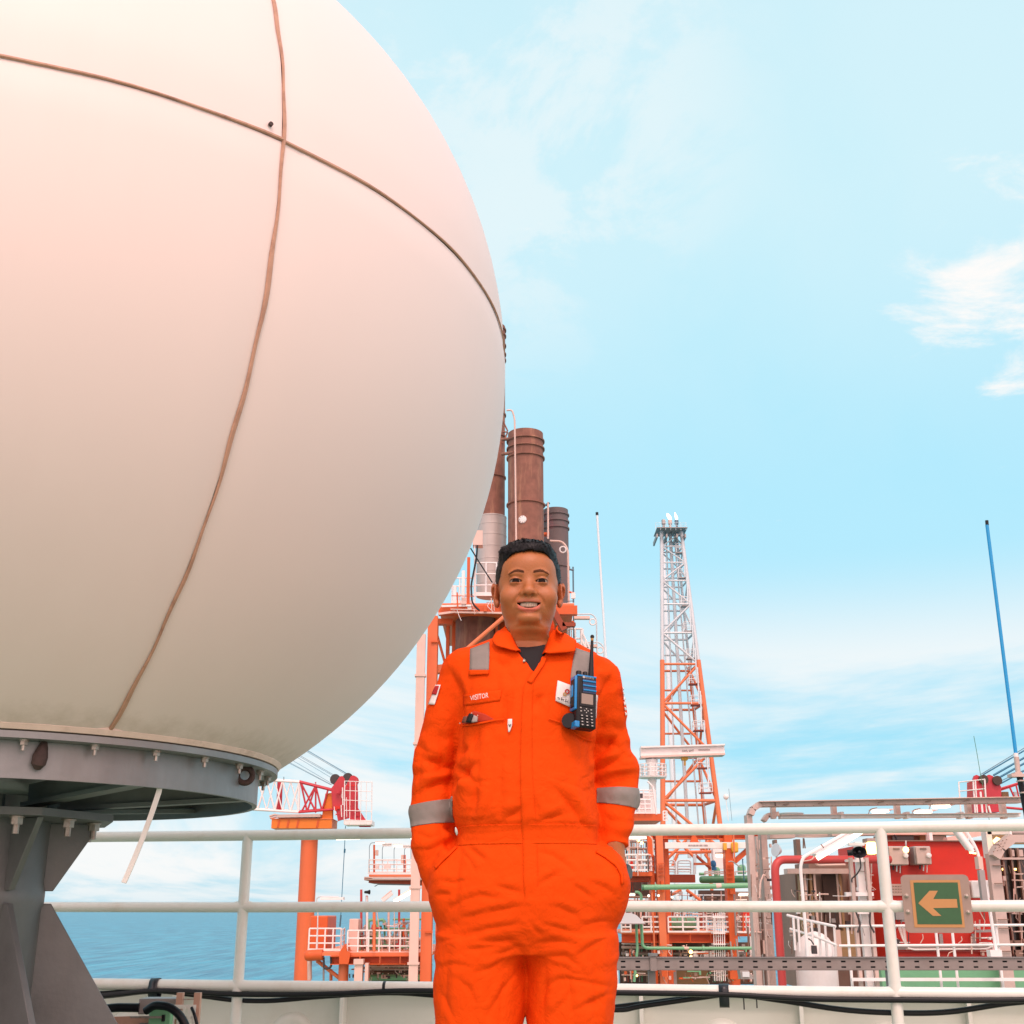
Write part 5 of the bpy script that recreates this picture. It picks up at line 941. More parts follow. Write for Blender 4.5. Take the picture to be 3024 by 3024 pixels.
B6.pipe('handrail', 'white_far', sr, [(440, 1240, 26), (640, 1290, 25.5), (940, 1355, 25)], 14); B6.pipe('mid_rail', 'white_far', sr, [(470, 1380, 26), (760, 1470, 25.4), (950, 1550, 25)], 13)
for x, y in ((500, 1262), (550, 1275), (830, 1338), (925, 1355), (765, 1320), (690, 1305)): B6.pipe('baluster', 'white_far', sr, [(x, y, 25.4), (x + 22, y + 340, 25.4)], 13)
wt_ = thing('white_vessel', 'white domed vessel behind the sloping stair railing', 'vessel', B6.A(735, 1680, 26.5)); q = B6.A(735, 1680, 27); r = 212 * B6.m(735, 1600, 27)
MB().lathe([(r, -1.2), (r, .0), (r * .95, .38 * r), (r * .84, .68 * r), (r * .66, .93 * r), (r * .40, 1.12 * r), (.03, 1.22 * r)], q, 36, (0, 0, 1)).build('dome', M['white_far'], wt_, 50); MB().lathe([(r * .62, 0), (r * .66, .03), (r * .62, .06)], q + Vector((0, -r * .7, .35 * r)), 30, (0, -1, .4)).build('ring', M['white_far'], wt_)
B6.pipe('cable', 'print_dark', wt_, [(620, 1470, 25.2), (680, 1490, 25.2), (715, 1545, 25.2)], 7, 4); B6.box('limit_switch', 'print_dark', wt_, 705, 1555, 748, 1640, .15, 25.1)
bw = thing('brown_deckhouse', 'brown weathered deckhouse wall with a recessed door behind the stairs', 'deckhouse', B6.A(900, 1600, 30.5))
B6.box('wall', 'brown_wall', bw, 560, 800, 1290, 2000, 2, 30.5); B6.box('door', 'brown_dark', bw, 820, 810, 960, 1330, .1, 30.35); B6.box('door_frame', 'duct_pink', bw, 965, 800, 1015, 1340, .2, 30.3); B6.box('lintel', 'tray_beige', bw, 440, 755, 1075, 808, .4, 30.0); B6.box('wall', 'brown_wall', bw, 660, 690, 1080, 760, 1.5, 30.6); B6.box('painted_recess', 'print_dark', bw, 1050, 1300, 1140, 1345, .1, 30.3); B6.box('tan_door', 'tan_panel', bw, 960, 1400, 1190, 1700, .1, 28.4); B6.box('tan_frame', 'duct_pink', bw, 950, 1390, 1000, 1700, .1, 28.3)  # the recess is only a near-black box set before the wall
for i, x in enumerate((590, 640, 700, 740, 1010, 1120)): B6.box('wall_rib', 'duct_pink' if i % 2 else 'tan_panel', bw, x, 800, x + 22, 1700, .2, 30.2)
B6.pipe('hatch_bar', 'duct_pink', bw, [(730, 700, 29.8), (760, 722, 29.8), (1040, 715, 29.8)], 12, 3)
for i in range(3): B6.box('painted_glint', 'lamp_lit', bw, 710 + i * 38, 1030 - 6 * i, 722 + i * 38, 1040 - 6 * i, .02, 30.3)  # glints put in as small glowing boxes on the wall
up2 = thing('deckhouse_band', 'beige and brown upper deckhouse band above the red wall', 'deckhouse', B7.A(600, 460, 34)); B7.box('wall', 'brown_wall', up2, 215, 400, 860, 470, 1, 33.5); B7.box('panel', 'tan_panel', up2, 590, 400, 690, 468, .1, 33.3); B7.box('panel', 'tray_beige', up2, 720, 415, 850, 468, .1, 33.3); B7.box('edge_beam', 'duct_pink', up2, 215, 352, 1290, 402, .5, 33); B7.box('pillar', 'white_far', up2, 682, 350, 716, 468, .3, 32.8); B7.beam('slope_beam', 'duct_pink', up2, (850, 460, 32.7), (1290, 375, 32.7), 50, .3); B7.box('dark_pane', 'glass_dark', up2, 300, 410, 520, 466, .05, 33.4); B7.pipe('black_cable', 'black_cable', up2, [(318, 405, 32.5), (340, 440, 32.5), (342, 466, 32.5)], 10, 2)
gr = thing('gutter_ring', 'curved beige gutter with a shallow grey dish above it', 'gutter', B6.A(600, 420, 28.4)); cq = B6.A(720, 400, 29); Rg = 190 * B6.m(720, 400, 29)
MB().lathe([(Rg, -.05), (Rg * 1.1, -.05), (Rg * 1.1, .05), (Rg, .05)], cq, 40, closed=True).build('ring', M['tray_beige'], gr); B6.beam('arm', 'tray_beige', gr, (240, 420, 28.2), (500, 410, 28.2), 56, .4); B6.beam('arm', 'tray_beige', gr, (880, 400, 28.2), (1360, 388, 28.2), 44, .4)
dq = B6.A(475, 190, 29); MB().lathe([(.12, -.09), (130 * B6.m(475, 190, 29), .0), (132 * B6.m(475, 190, 29), .02), (.1, -.05)], dq, 36).build('dish', M['grey_far'], gr, 50)
for (x, y0, y1, wd) in ((550, 450, 640, 44), (320, 455, 500, 24)): B6.col('leg', 'brown_wall', gr, x, y0, wd, .3, 29, ybot=y1, yref=y0)
B6.pipe('square_loop', 'brown_wall', gr, [(605, 440, 28.8), (605, 545, 28.8), (625, 545, 28.8), (610, 440, 28.8)], 7)
fl = thing('grey_floodlight', 'pale grey floodlight above the red pipe corner', 'floodlight', B6.A(345, 640, 26.5)); q = B6.A(335, 565, 26.5); MB().lathe([(.0, -.08), (.06, -.075), (.135, .03), (.14, .05), (.0, .055)], q, 24, (-.9, -.5, .15)).build('housing', M['grey_far'], fl, 40); B6.pipe('bracket', 'tray_beige', fl, [(320, 600, 26.5), (330, 645, 26.5)], 10)
hs2 = thing('horn_loudspeaker', 'black horn loudspeaker on the white post left of the red wall', 'loudspeaker', B6.A(1200, 1700, 25.2)); q = B6.A(1190, 585, 24.4)
pw = B6.A(1240, 1200, 25.2); MB().box((pw.x - .07, 25.2, -9), (pw.x + .07, 25.34, B6.A(1170, 480, 25.2).z)).build('post', M['white_far'], hs2)
for y, x0, x1 in ((490, 1080, 1240), (660, 1050, 1275), (1000, 1050, 1335), (1200, 1150, 1310)): B6.box('cross_arm', 'white_far', hs2, x0, y, x1, y + 26 if y != 1000 else y + 40, .12, 25.05)
for (xa, xb) in ((1095, 1180), (1265, 1345)):
    p = B6.A((xa + xb) / 2, 1100, 25.0); MB().box((p.x - .033, 25.0, -9), (p.x + .033, 25.1, B6.A(xa, 640, 25).z)).build('strut', M['tray_beige'], hs2)
B6.pipe('cable', 'print_dark', hs2, [(1190, 640, 24.6), (1205, 740, 24.6), (1165, 810, 24.6), (1108, 860, 24.8), (1110, 900, 24.8)], 8, 4)
for (x, y) in ((1170, 1200), (1320, 1200)): B6.pipe('cable', 'print_dark', hs2, [(x - 20, y, 24.9), (x + (28 if x < 1200 else -28), y + 130, 24.9), (x - 2 if x < 1200 else x + 22, y + 220, 24.9)], 10, 3)
hn = MB(); n_ = 28; rx, ry = 76 * B6.m(1190, 585, 24.4), 58 * B6.m(1190, 585, 24.4)
for (d_, s_) in ((0, 1), (.04, 1.0), (.02, .86), (.12, .3), (.17, .28), (.18, 0.02)):
    hn.v += [tuple(q + Vector((math.cos(t) * rx * s_ - d_ * .35, d_ * .9, math.sin(t) * ry * s_ - d_ * .05))) for t in (2 * math.pi * k / n_ for k in range(n_))]
L_ = 0
order = [2, 0, 1, 3, 4, 5]
for a_, b_ in zip(order[:-1], order[1:]): hn.f += [(a_ * n_ + k, a_ * n_ + (k + 1) % n_, b_ * n_ + (k + 1) % n_, b_ * n_ + k) for k in range(n_)]
hn.build('horn', M['black_plastic'], hs2, 40); MB().lathe([(.0, 0), (.02, .01), (.03, .04), (.0, .06)], q + Vector((0, .05, 0)), 14, (0, -1, 0)).build('horn_core', M['black_plastic'], hs2)
MB().tube([q + Vector((-.05, .12, 0)), q + Vector((-.20, .16, -.01))], .055, 14).build('driver', M['black_plastic'], hs2)
def tube_lamp(lb, V_, p0, p1, conduit, lit, Y):
    t = thing('fluorescent_lamp', lb, 'lamp', V_.A(*p0, Y), 'long fluorescent lamps on bent conduits'); V_.pipe('tube', 'lamp_lit' if lit else 'white_far', t, [(*p0, Y), (*p1, Y)], 26 if lit else 28, n=14)
    V_.beam('reflector', 'white_far', t, (p0[0] - 25, p0[1] - 32, Y + .15), (p1[0] - 25, p1[1] - 32, Y + .15), 26, .35)
    if conduit: V_.pipe('conduit', 'white_far', t, [(*c_, Y + .1) for c_ in conduit], 17, 5, 12)
    return t
t = tube_lamp('long lit fluorescent tube slanting over the red pipe', B6, (748, 648), (1225, 360), [(1085, 365), (600, 640), (575, 740), (655, 1700)], True, 24.5); B6.pipe('conduit', 'white_far', t, [(840, 500, 24.8), (590, 640, 24.8)], 12); B6.pipe('lead', 'duct_pink', t, [(720, 630, 24.5), (690, 665, 24.5), (600, 680, 24.6)], 6, 3)
for (x, y) in ((800, 520), (1080, 365)): B6.pipe('clip', 'brown_wall', t, [(x - 12, y - 18, 24.45), (x + 18, y + 22, 24.45)], 6)
t = tube_lamp('unlit fluorescent fitting slanting over the right end of the red wall', B7, (960, 355), (1130, 585), [(1040, 330), (1180, 560), (1225, 760), (1290, 1060), (1395, 1720)], False, 24.5); B7.pipe('tube_end', 'lamp_warm', t, [(1100, 590, 24.2), (1165, 598, 24.2)], 8); B7.box('conduit_box', 'duct_pink', t, 1195, 630, 1240, 760, .2, 24.4); B7.box('clamp_strap', 'grey_steel', t, 1225, 770, 1280, 1200, .12, 24.4); B7.box('foot_plate', 'white_far', t, 1320, 1600, 1440, 1700, .2, 24.4)
for i, (x0, x1, y, lb) in enumerate(((1340, 1500, 158, 'lit lamp on the beige rack, left of three'), (1790, 1950, 165, 'lit lamp on the beige rack, middle of three'), (1970, 2140, 106, 'lit lamp on the beige rack, right of three'))):
    t = thing('rack_lamp', lb, 'lamp', B6.A(x0, y + 20, 29), 'lamps on the beige rack'); B6.box('tube', 'lamp_lit', t, x0, y - 14, x1, y + 14, .3, 29, bevel=.05); B6.box('housing', 'white_far', t, x0 - 10, y - 24, x1 + 50, y - 15, .4, 29); B6.pipe('wire', 'brown_wall', t, [(x0 - 60, y + 30, 29), (x0 - 40, y - 20, 29), (x0 + 30, y - 35, 29)], 4, 4)
lm3 = thing('bulkhead_lamp', 'warm lamp in the white frame at the right edge', 'lamp', B7.A(1400, 490, 27)); q = B7.A(1392, 468, 27); MB().lathe([(.01, -.1), (.07, -.07), (.08, .03), (.02, .07)], q, 14, (.6, 0, .4)).build('globe', M['lamp_warm'], lm3, 50)
fr = thing('white_portal_frame', 'white square portal frame at the right edge of the red wall', 'frame', B7.A(1310, 1000, 27.3)); B7.col('post', 'white_far', fr, 1312, 360, 58, .3, 27.3, ybot=640, yref=480); B7.box('header', 'white_far', fr, 1285, 355, 1800, 400, .3, 27.3); B7.box('inner_panel', 'tan_panel', fr, 1345, 402, 1800, 500, .2, 28.4); B7.pipe('ring_pipe', 'white_far', fr, [(1520, 345, 26.6), (1530, 420, 26.6)], 14); B7.pipe('grey_pipe', 'print_soft', fr, [(1535, 380, 26.8), (1800, 380, 26.8)], 26)
rd = thing('bent_cable_duct', 'beige bent cable duct with a tilted elbow at the right edge', 'cable duct', B7.A(1450, 1600, 26.5)); duct('duct', 'tray_beige', rd, [(1800, 445), (1500, 450)], 78, .35, B7, 26.5); duct('elbow', 'tray_beige', rd, [(1530, 440), (1400, 540), (1350, 640)], 88, .34, B7, 26.45)
cq = B7.A(1400, 1000, 26.5); MB().box((cq.x - .115, 26.5, -9), (cq.x + .115, 26.7, B7.A(1370, 600, 26.5).z)).build('duct', M['tray_beige'], rd)
for r_ in range(4):
    for c_ in range(3): B7.box('elbow_slot', 'brown_wall', rd, 1345 + 40 * c_ + 18 * (3 - r_), 470 + 35 * r_ - 10 * c_, 1357 + 40 * c_ + 18 * (3 - r_), 480 + 35 * r_ - 10 * c_, .01, 26.24)
for y in (720, 905, 1280, 1370, 1610): B7.box('joint_cover', 'brown_wall', rd, 1345 + (y - 700) * .1, y, 1450 + (y - 700) * .1, y + 9, .05, 26.42)
dw = thing('dark_window_wall', 'dark glazed deckhouse front at the right edge', 'deckhouse', B7.A(1600, 1600, 30)); B7.box('glass', 'glass_dark', dw, 1430, 540, 1900, 1720, .2, 30)
for x in (1440, 1500, 1590, 1665): B7.box('mullion', 'brown_wall', dw, x, 540, x + 18, 1720, .1, 29.85)
for y in (640, 1190): B7.box('transom', 'tray_beige', dw, 1430, y, 1900, y + 22, .1, 29.8)
for x in (1500, 1590): B7.box('pane', 'tray_beige', dw, x + 20, 560, x + 66, 628, .05, 29.9)
for x in (1440, 1565): B7.box('painted_reflection', 'lamp_warm', dw, x, 752, x + 22, 772, .02, 29.9)  # warm reflections in the glass put in as small glowing boxes
for (x0, y0, x1, y1) in ((1440, 1205, 1480, 1300), (1520, 1500, 1640, 1560), (1560, 1600, 1680, 1690)): B7.box('inner_cabinet', 'brown_wall', dw, x0, y0, x1, y1, .1, 29.85)

# ---------------------------------------------------------------- second crane and big antenna at the right edge
rc = thing('slewing_crane', 'red crane boom head with sheaves at the right edge', 'crane', L8.A(500, 1450, 70))
for Yc in (69.6, 71.2): MB().prism([L8.A(a, b, Yc) for a, b in ((250, 1440), (246, 960), (262, 920), (290, 908), (330, 925), (360, 955), (420, 960), (440, 920), (470, 905), (520, 925), (600, 1010), (640, 1080), (650, 1440))], (0, .2, 0)).build('head_plate', M['red_crane'], rc)
MB().prism([L8.A(a, b, 69.9) for a, b in ((260, 1440), (260, 990), (620, 1080), (620, 1440))], (0, 1.2, 0)).build('head_body', M['red_wall'], rc)
for (x, y) in ((365, 950), (560, 965)): MB().lathe([(.03, -.08), (.26, -.08), (.22, 0), (.26, .08), (.03, .08)], L8.A(x, y, 69.7) + Vector((0, -.2, -.12)), 26, (0, 1, 0)).build('sheave', M['brown_dark'], rc)
for (p, q, r) in (((430, 1170), (880, 1030), 20), ((640, 1130), (880, 1050), 10), ((760, 1080), (840, 1260), 18), ((850, 1040), (900, 1260), 16), ((520, 1360), (1200, 1420), 24), ((880, 1030), (1300, 900), 18), ((560, 1150), (560, 1300), 22), ((900, 1260), (1300, 1300), 16)): L8.pipe('boom_member', 'red_crane', rc, [(*p, 70), (*q, 70)], r * .75)
L8.box('plate', 'tan_panel', rc, 650, 1150, 750, 1250, .3, 70.6); L8.box('plate', 'grey_far', rc, 830, 1150, 870, 1220, .3, 70.4)
for (p, q, r, m_) in (((345, 905), (1400, 265), 5, 'wire'), ((385, 905), (1400, 310), 10, 'rope_blue'), ((530, 915), (1400, 420), 14, 'rope_blue'), ((590, 960), (1400, 500), 14, 'rope_blue'), ((615, 1005), (1400, 640), 5, 'wire'), ((640, 1030), (1400, 620), 10, 'rope_blue')): L8.pipe('pendant_rope', m_, rc, [(*p, 70), (*q, 70)], r, n=8)
pr = thing('crane_walk_railing', 'pale railing beside the red crane head', 'railing', L8.A(200, 1250, 68))
for y0, y1 in ((1015, 972), (1140, 1108)): L8.pipe('rail', 'white_far', pr, [(30, y0 + (4 if y0 > 1100 else 0), 68.5), (410, y1, 67.5)], 8); L8.pipe('rail', 'duct_pink', pr, [(30, y0, 68.5), (240, y0 - 14, 72)], 5)
for x, yt in ((35, 1015), (240, 985), (270, 985), (405, 972)): L8.pipe('post', 'white_far', pr, [(x, yt, 68), (x + 30, 1450, 68)], 11)
for x in (345, 460): L8.pipe('stub', 'white_far', pr, [(x, 1150 if x < 400 else 1350, 67), (x + 30, 1450, 67)], 14)
tag(L8.pipe('thin_whip', 'green_dark', None, [(250, 355, 60), (286, 550, 60), (345, 900, 60), (480, 1600, 60)], 4), 'very thin dark whip antenna above the right crane head', 'antenna')
an = thing('whip_antenna', 'thick bright blue whip antenna on a beige bracket at the right edge', 'antenna', L8.A(940, 1600, 13)); Z6v = V(2024, 1500, 1.932, 13)
Z6v.pipe('whip', 'antenna_blue', an, [(1721, 98, 13), (1885, 1400, 13)], 9.5, n=14); Z6v.pipe('tip', 'black_plastic', an, [(1719.5, 72, 13), (1722, 100, 13)], 9.5)
L8.pipe('collar', 'white_far', an, [(848, 600, 13), (855, 660, 13)], 33, n=16); L8.pipe('base_sleeve', 'tray_beige', an, [(857, 655, 13), (884, 890, 13)], 36, n=16); L8.box('clamp', 'tray_beige', an, 790, 890, 1010, 935, .12, 12.94); L8.box('clamp_block', 'tray_beige', an, 840, 870, 940, 890, .1, 12.95)
bq = L8.A(905, 940, 13); MB().tube([bq, L8.A(1010, 1500, 13), Vector((L8.A(1010, 1500, 13).x, 13, ZH))], .032, 16).build('mast', M['black_plastic'], an)
for y in (980, 1150): L8.box('u_bolt', 'tray_beige', an, 905 + (y - 980) * .2, y, 1040, y + 16, .1, 12.85)

# ---------------------------------------------------------------- dense small cables, clips and fittings on the modules already built
def clutter(V_, par_, x0, x1, y0, y1, Y, n, mats, seed, rmin=3, rmax=8):
    g = np.random.default_rng(seed)
    for i in range(n):
        x, y = g.uniform(x0, x1), g.uniform(y0, y1); k = i % 4; m_ = mats[int(g.integers(len(mats)))]; Yc = Y + g.uniform(-.2, .2)
        if k == 0: V_.pipe('conduit', m_, par_, [(x, y, Yc), (x + 4, min(y1, y + g.uniform(80, 260)), Yc)], g.uniform(rmin, rmax), n=6)
        elif k == 1: V_.pipe('conduit', m_, par_, [(x, y, Yc), (min(x1, x + g.uniform(60, 180)), y + g.uniform(-6, 6), Yc)], g.uniform(rmin, rmax), n=6)
        elif k == 2: V_.box('small_box', m_, par_, x, y, x + g.uniform(14, 40), y + g.uniform(16, 50), .12, Yc)
        else: V_.pipe('cable_loop', m_, par_, [(x, y, Yc), (x + g.uniform(-20, 20), y + 40, Yc), (x + g.uniform(10, 40), y + 80, Yc)], rmin, 3, 6)
clutter(B6, cd, 60, 280, 450, 1650, 27.0, 44, ('duct_pink', 'white_far', 'brown_wall', 'tray_beige', 'print_dark'), 1)
clutter(B6, bw, 440, 1080, 820, 1640, 29.6, 60, ('duct_pink', 'white_far', 'brown_wall', 'tray_beige', 'grey_steel', 'print_dark'), 2)
clutter(B6, hs2, 1080, 1340, 700, 1650, 25.3, 24, ('duct_pink', 'white_far', 'tray_beige', 'print_soft'), 3)
clutter(B7, rw, 240, 480, 1080, 1600, 28.7, 26, ('duct_pink', 'white_far', 'grey_steel', 'print_dark'), 4)
clutter(B7, rw, 1100, 1400, 1080, 1640, 28.7, 26, ('duct_pink', 'white_far', 'tray_beige', 'brown_wall'), 5)
clutter(B7, dw, 1440, 1660, 600, 1660, 29.7, 30, ('brown_wall', 'tray_beige', 'duct_pink'), 6)
clutter(B5, om, 600, 1250, 880, 1180, 86, 40, ('brown_wall', 'duct_pink', 'orange_dark', 'grey_far', 'white_far', 'rope_blue'), 7, 4, 10)
clutter(B5, uc, 80, 1560, 1490, 1660, 83, 60, ('brown_wall', 'duct_pink', 'orange_steel', 'tray_grey', 'white_far'), 8, 4, 10)
clutter(B5, uc, 80, 1600, 1790, 1900, 83, 50, ('brown_wall', 'duct_pink', 'orange_steel', 'green_pipe', 'tray_beige'), 9, 4, 12)
clutter(B5, lc, 60, 460, 300, 960, 87, 44, ('brown_wall', 'duct_pink', 'orange_dark', 'white_far', 'grey_steel'), 10, 4, 10)
clutter(B5, om, 1340, 1560, 900, 1640, 83, 36, ('brown_wall', 'duct_pink', 'tray_grey', 'white_far', 'orange_steel'), 11, 4, 10)
clutter(B4, pv, 760, 1420, 850, 1190, 60.2, 60, ('green_pipe', 'duct_pink', 'grey_steel', 'brown_wall', 'red_pipe', 'white_far', 'tray_beige'), 12, 4, 10)
clutter(B4, ul, 700, 1420, 1345, 1500, 59, 36, ('duct_pink', 'brown_wall', 'tray_beige', 'orange_steel', 'print_dark'), 13, 4, 10)
clutter(Z1, sm, 400, 760, 560, 690, 57.5, 20, ('duct_pink', 'white_far', 'orange_steel'), 14, 2, 5)
clutter(Z1, rl, 1110, 1240, 560, 880, 60.5, 20, ('duct_pink', 'white_far', 'orange_dark', 'wire'), 15, 2, 5)
clutter(Z4, boom, 840, 1050, 480, 780, 84.2, 16, ('red_crane', 'red_wall', 'print_dark', 'white_far'), 16, 3, 7)

# ================================================================== THE MAN
# implicit surfaces on a rectilinear grid, meshed with surface nets
def surface_nets(F, xs, ys, zs):
    s = F < 0; nx, ny, nz = F.shape
    cnt = np.zeros((nx - 1, ny - 1, nz - 1), np.int8)
    for i in (0, 1):
        for j in (0, 1):
            for k in (0, 1): cnt += s[i:nx - 1 + i, j:ny - 1 + j, k:nz - 1 + k]
    mixed = (cnt > 0) & (cnt < 8); idx = np.full(mixed.shape, -1, np.int64); I, J, K = np.nonzero(mixed); idx[mixed] = np.arange(len(I))
    off = [(i, j, k) for i in (0, 1) for j in (0, 1) for k in (0, 1)]
    val = [F[I + a, J + b, K + c] for a, b, c in off]; pos = [np.stack([xs[I + a], ys[J + b], zs[K + c]], 1) for a, b, c in off]
    acc = np.zeros((len(I), 3)); n = np.zeros(len(I))
    for a in range(8):
        for b in range(a + 1, 8):
            if sum(abs(off[a][q] - off[b][q]) for q in range(3)) != 1: continue
            m = (val[a] < 0) != (val[b] < 0); t = np.where(m, val[a] / np.where(m, val[a] - val[b], 1), 0)
            acc += np.where(m[:, None], pos[a] + (pos[b] - pos[a]) * t[:, None], 0); n += m
    verts = acc / n[:, None]; faces = []
    d = s[:-1] != s[1:]; i, j, k = np.nonzero(d[:, 1:-1, 1:-1]); j += 1; k += 1; q = np.stack([idx[i, j - 1, k - 1], idx[i, j, k - 1], idx[i, j, k], idx[i, j - 1, k]], 1); f = s[i, j, k]; q[~f] = q[~f][:, ::-1]; faces.append(q)
    d = s[:, :-1] != s[:, 1:]; i, j, k = np.nonzero(d[1:-1, :, 1:-1]); i += 1; k += 1; q = np.stack([idx[i - 1, j, k - 1], idx[i - 1, j, k], idx[i, j, k], idx[i, j, k - 1]], 1); f = s[i, j, k]; q[~f] = q[~f][:, ::-1]; faces.append(q)
    d = s[:, :, :-1] != s[:, :, 1:]; i, j, k = np.nonzero(d[1:-1, 1:-1, :]); i += 1; j += 1; q = np.stack([idx[i - 1, j - 1, k], idx[i, j - 1, k], idx[i, j, k], idx[i - 1, j, k]], 1); f = s[i, j, k]; q[~f] = q[~f][:, ::-1]; faces.append(q)
    return verts, np.concatenate(faces)
class SDF:
    def __init__(s, xs, ys, zs):
        s.xs, s.ys, s.zs = [np.asarray(a, np.float32) for a in (xs, ys, zs)]; s.F = np.full((len(xs), len(ys), len(zs)), .25, np.float32)
    def sub(s, lo, hi):
        sl = [slice(max(0, np.searchsorted(a, l) - 1), min(len(a), np.searchsorted(a, h) + 1)) for a, l, h in zip((s.xs, s.ys, s.zs), lo, hi)]
        return tuple(sl), s.xs[sl[0]][:, None, None], s.ys[sl[1]][None, :, None], s.zs[sl[2]][None, None, :]
    @staticmethod
    def smin(a, b, k):
        if k <= 0: return np.minimum(a, b)
        h = np.clip(.5 + .5 * (b - a) / k, 0, 1); return b * (1 - h) + a * h - k * h * (1 - h)
    def put(s, sl, d, k, op):
        if op == 'u': s.F[sl] = s.smin(s.F[sl], d, k)
        else: s.F[sl] = -s.smin(-s.F[sl], d, k)
    def ell(s, c, r, k=.01, op='u', rot=None):
        m = max(r) + max(k, .005) * 2 + .01; sl, X, Y, Z = s.sub([c[i] - m for i in range(3)], [c[i] + m for i in range(3)])
        x, y, z = X - c[0], Y - c[1], Z - c[2]
        if rot is not None: x, y, z = (rot[0][0] * x + rot[0][1] * y + rot[0][2] * z, rot[1][0] * x + rot[1][1] * y + rot[1][2] * z, rot[2][0] * x + rot[2][1] * y + rot[2][2] * z)
        k0 = np.sqrt((x / r[0]) ** 2 + (y / r[1]) ** 2 + (z / r[2]) ** 2); k1 = np.sqrt((x / r[0] ** 2) ** 2 + (y / r[1] ** 2) ** 2 + (z / r[2] ** 2) ** 2) + 1e-6
        s.put(sl, k0 * (k0 - 1) / k1, k, op)
    def cap(s, a, b, ra, rb, k=.01, op='u', sq=(1, 1, 1)):
        m = max(ra, rb) * max(1 / q for q in sq) + k * 2 + .01; lo = [min(a[i], b[i]) - m for i in range(3)]; hi = [max(a[i], b[i]) + m for i in range(3)]
        sl, X, Y, Z = s.sub(lo, hi); ba = [b[i] - a[i] for i in range(3)]; L = sum(q * q for q in ba)
        h = np.clip(((X - a[0]) * ba[0] + (Y - a[1]) * ba[1] + (Z - a[2]) * ba[2]) / L, 0, 1)
        d = np.sqrt(((X - a[0] - h * ba[0]) * sq[0]) ** 2 + ((Y - a[1] - h * ba[1]) * sq[1]) ** 2 + ((Z - a[2] - h * ba[2]) * sq[2]) ** 2) - (ra + (rb - ra) * h)
        s.put(sl, d, k, op)
    def loft(s, rows, k=.015, p=2.4, op='u'):          # rows: (z, cx, cy, ax, ay)
        rows = sorted(rows); z = np.array([q[0] for q in rows]); f = [np.interp(s.zs, z, [q[i] for q in rows]).astype(np.float32)[None, None, :] for i in range(1, 5)]
        lo = [min(q[1] - q[3] for q in rows) - .06, min(q[2] - q[4] for q in rows) - .06, z[0] - .05]; hi = [max(q[1] + q[3] for q in rows) + .06, max(q[2] + q[4] for q in rows) + .06, z[-1] + .05]
        sl, X, Y, Z = s.sub(lo, hi); cx, cy, ax, ay = [q[:, :, sl[2]] for q in f]
        n = (np.abs((X - cx) / ax) ** p + np.abs((Y - cy) / ay) ** p) ** (1 / p); d = (n - 1) * np.minimum(ax, ay)
        d = np.maximum(d, np.maximum(Z - z[-1], z[0] - Z)); s.put(sl, d, k, op)
    def mesh(s): return surface_nets(s.F, s.xs, s.ys, s.zs)
def np_noise(P, scale, seed=0):                        # smooth value noise on points
    r = np.random.default_rng(seed).random((64, 64, 64)).astype(np.float32); q = P * scale + 31.7; i = np.floor(q).astype(int); f = q - i; f = f * f * (3 - 2 * f); o = 0
    for a in (0, 1):
        for b in (0, 1):
            for c in (0, 1): o = o + r[(i[:, 0] + a) % 64, (i[:, 1] + b) % 64, (i[:, 2] + c) % 64] * (f[:, 0] if a else 1 - f[:, 0]) * (f[:, 1] if b else 1 - f[:, 1]) * (f[:, 2] if c else 1 - f[:, 2])
    return o * 2 - 1
def to_mesh(name, v, f):
    me = bpy.data.meshes.new(name); me.vertices.add(len(v)); me.vertices.foreach_set('co', np.asarray(v, np.float32).ravel())
    me.loops.add(f.size); me.loops.foreach_set('vertex_index', f.ravel().astype(np.int32)); me.polygons.add(len(f)); me.polygons.foreach_set('loop_start', np.arange(0, f.size, 4, dtype=np.int32)); me.update(calc_edges=True); me.validate(); return me
def normals(v, f):
    n = np.cross(v[f[:, 2]] - v[f[:, 0]], v[f[:, 3]] - v[f[:, 1]]); o = np.zeros_like(v)
    for k in range(4): np.add.at(o, f[:, k], n)
    return o / (np.linalg.norm(o, axis=1, keepdims=True) + 1e-12)
def relax(v, f, it=1, lam=.5):
    for _ in range(it):
        acc = np.zeros_like(v); c = np.zeros(len(v))
        for k in range(4): np.add.at(acc, f[:, k], v[f[:, (k + 1) % 4]] + v[f[:, (k - 1) % 4]]); np.add.at(c, f[:, k], 2)
        v = v + lam * (acc / np.maximum(c, 1)[:, None] - v)
    return v
def project(v):                                        # world points to 1932-wide photo pixels
    d = v - np.array([0, 0, CAM_Z]); cz = d[:, 1] * math.cos(PITCH) + d[:, 2] * math.sin(PITCH); cu = -d[:, 1] * math.sin(PITCH) + d[:, 2] * math.cos(PITCH)
    k = 1932 / 3024; return np.stack([(1512 + FPX * d[:, 0] / cz) * k, (1512 - FPX * cu / cz) * k], 1)
PY = 2.70
man = thing('person', 'smiling person in an orange coverall with both hands in the pockets', 'person', (.03, PY, 0))
def ar(a, b, s): return np.arange(a, b, s)

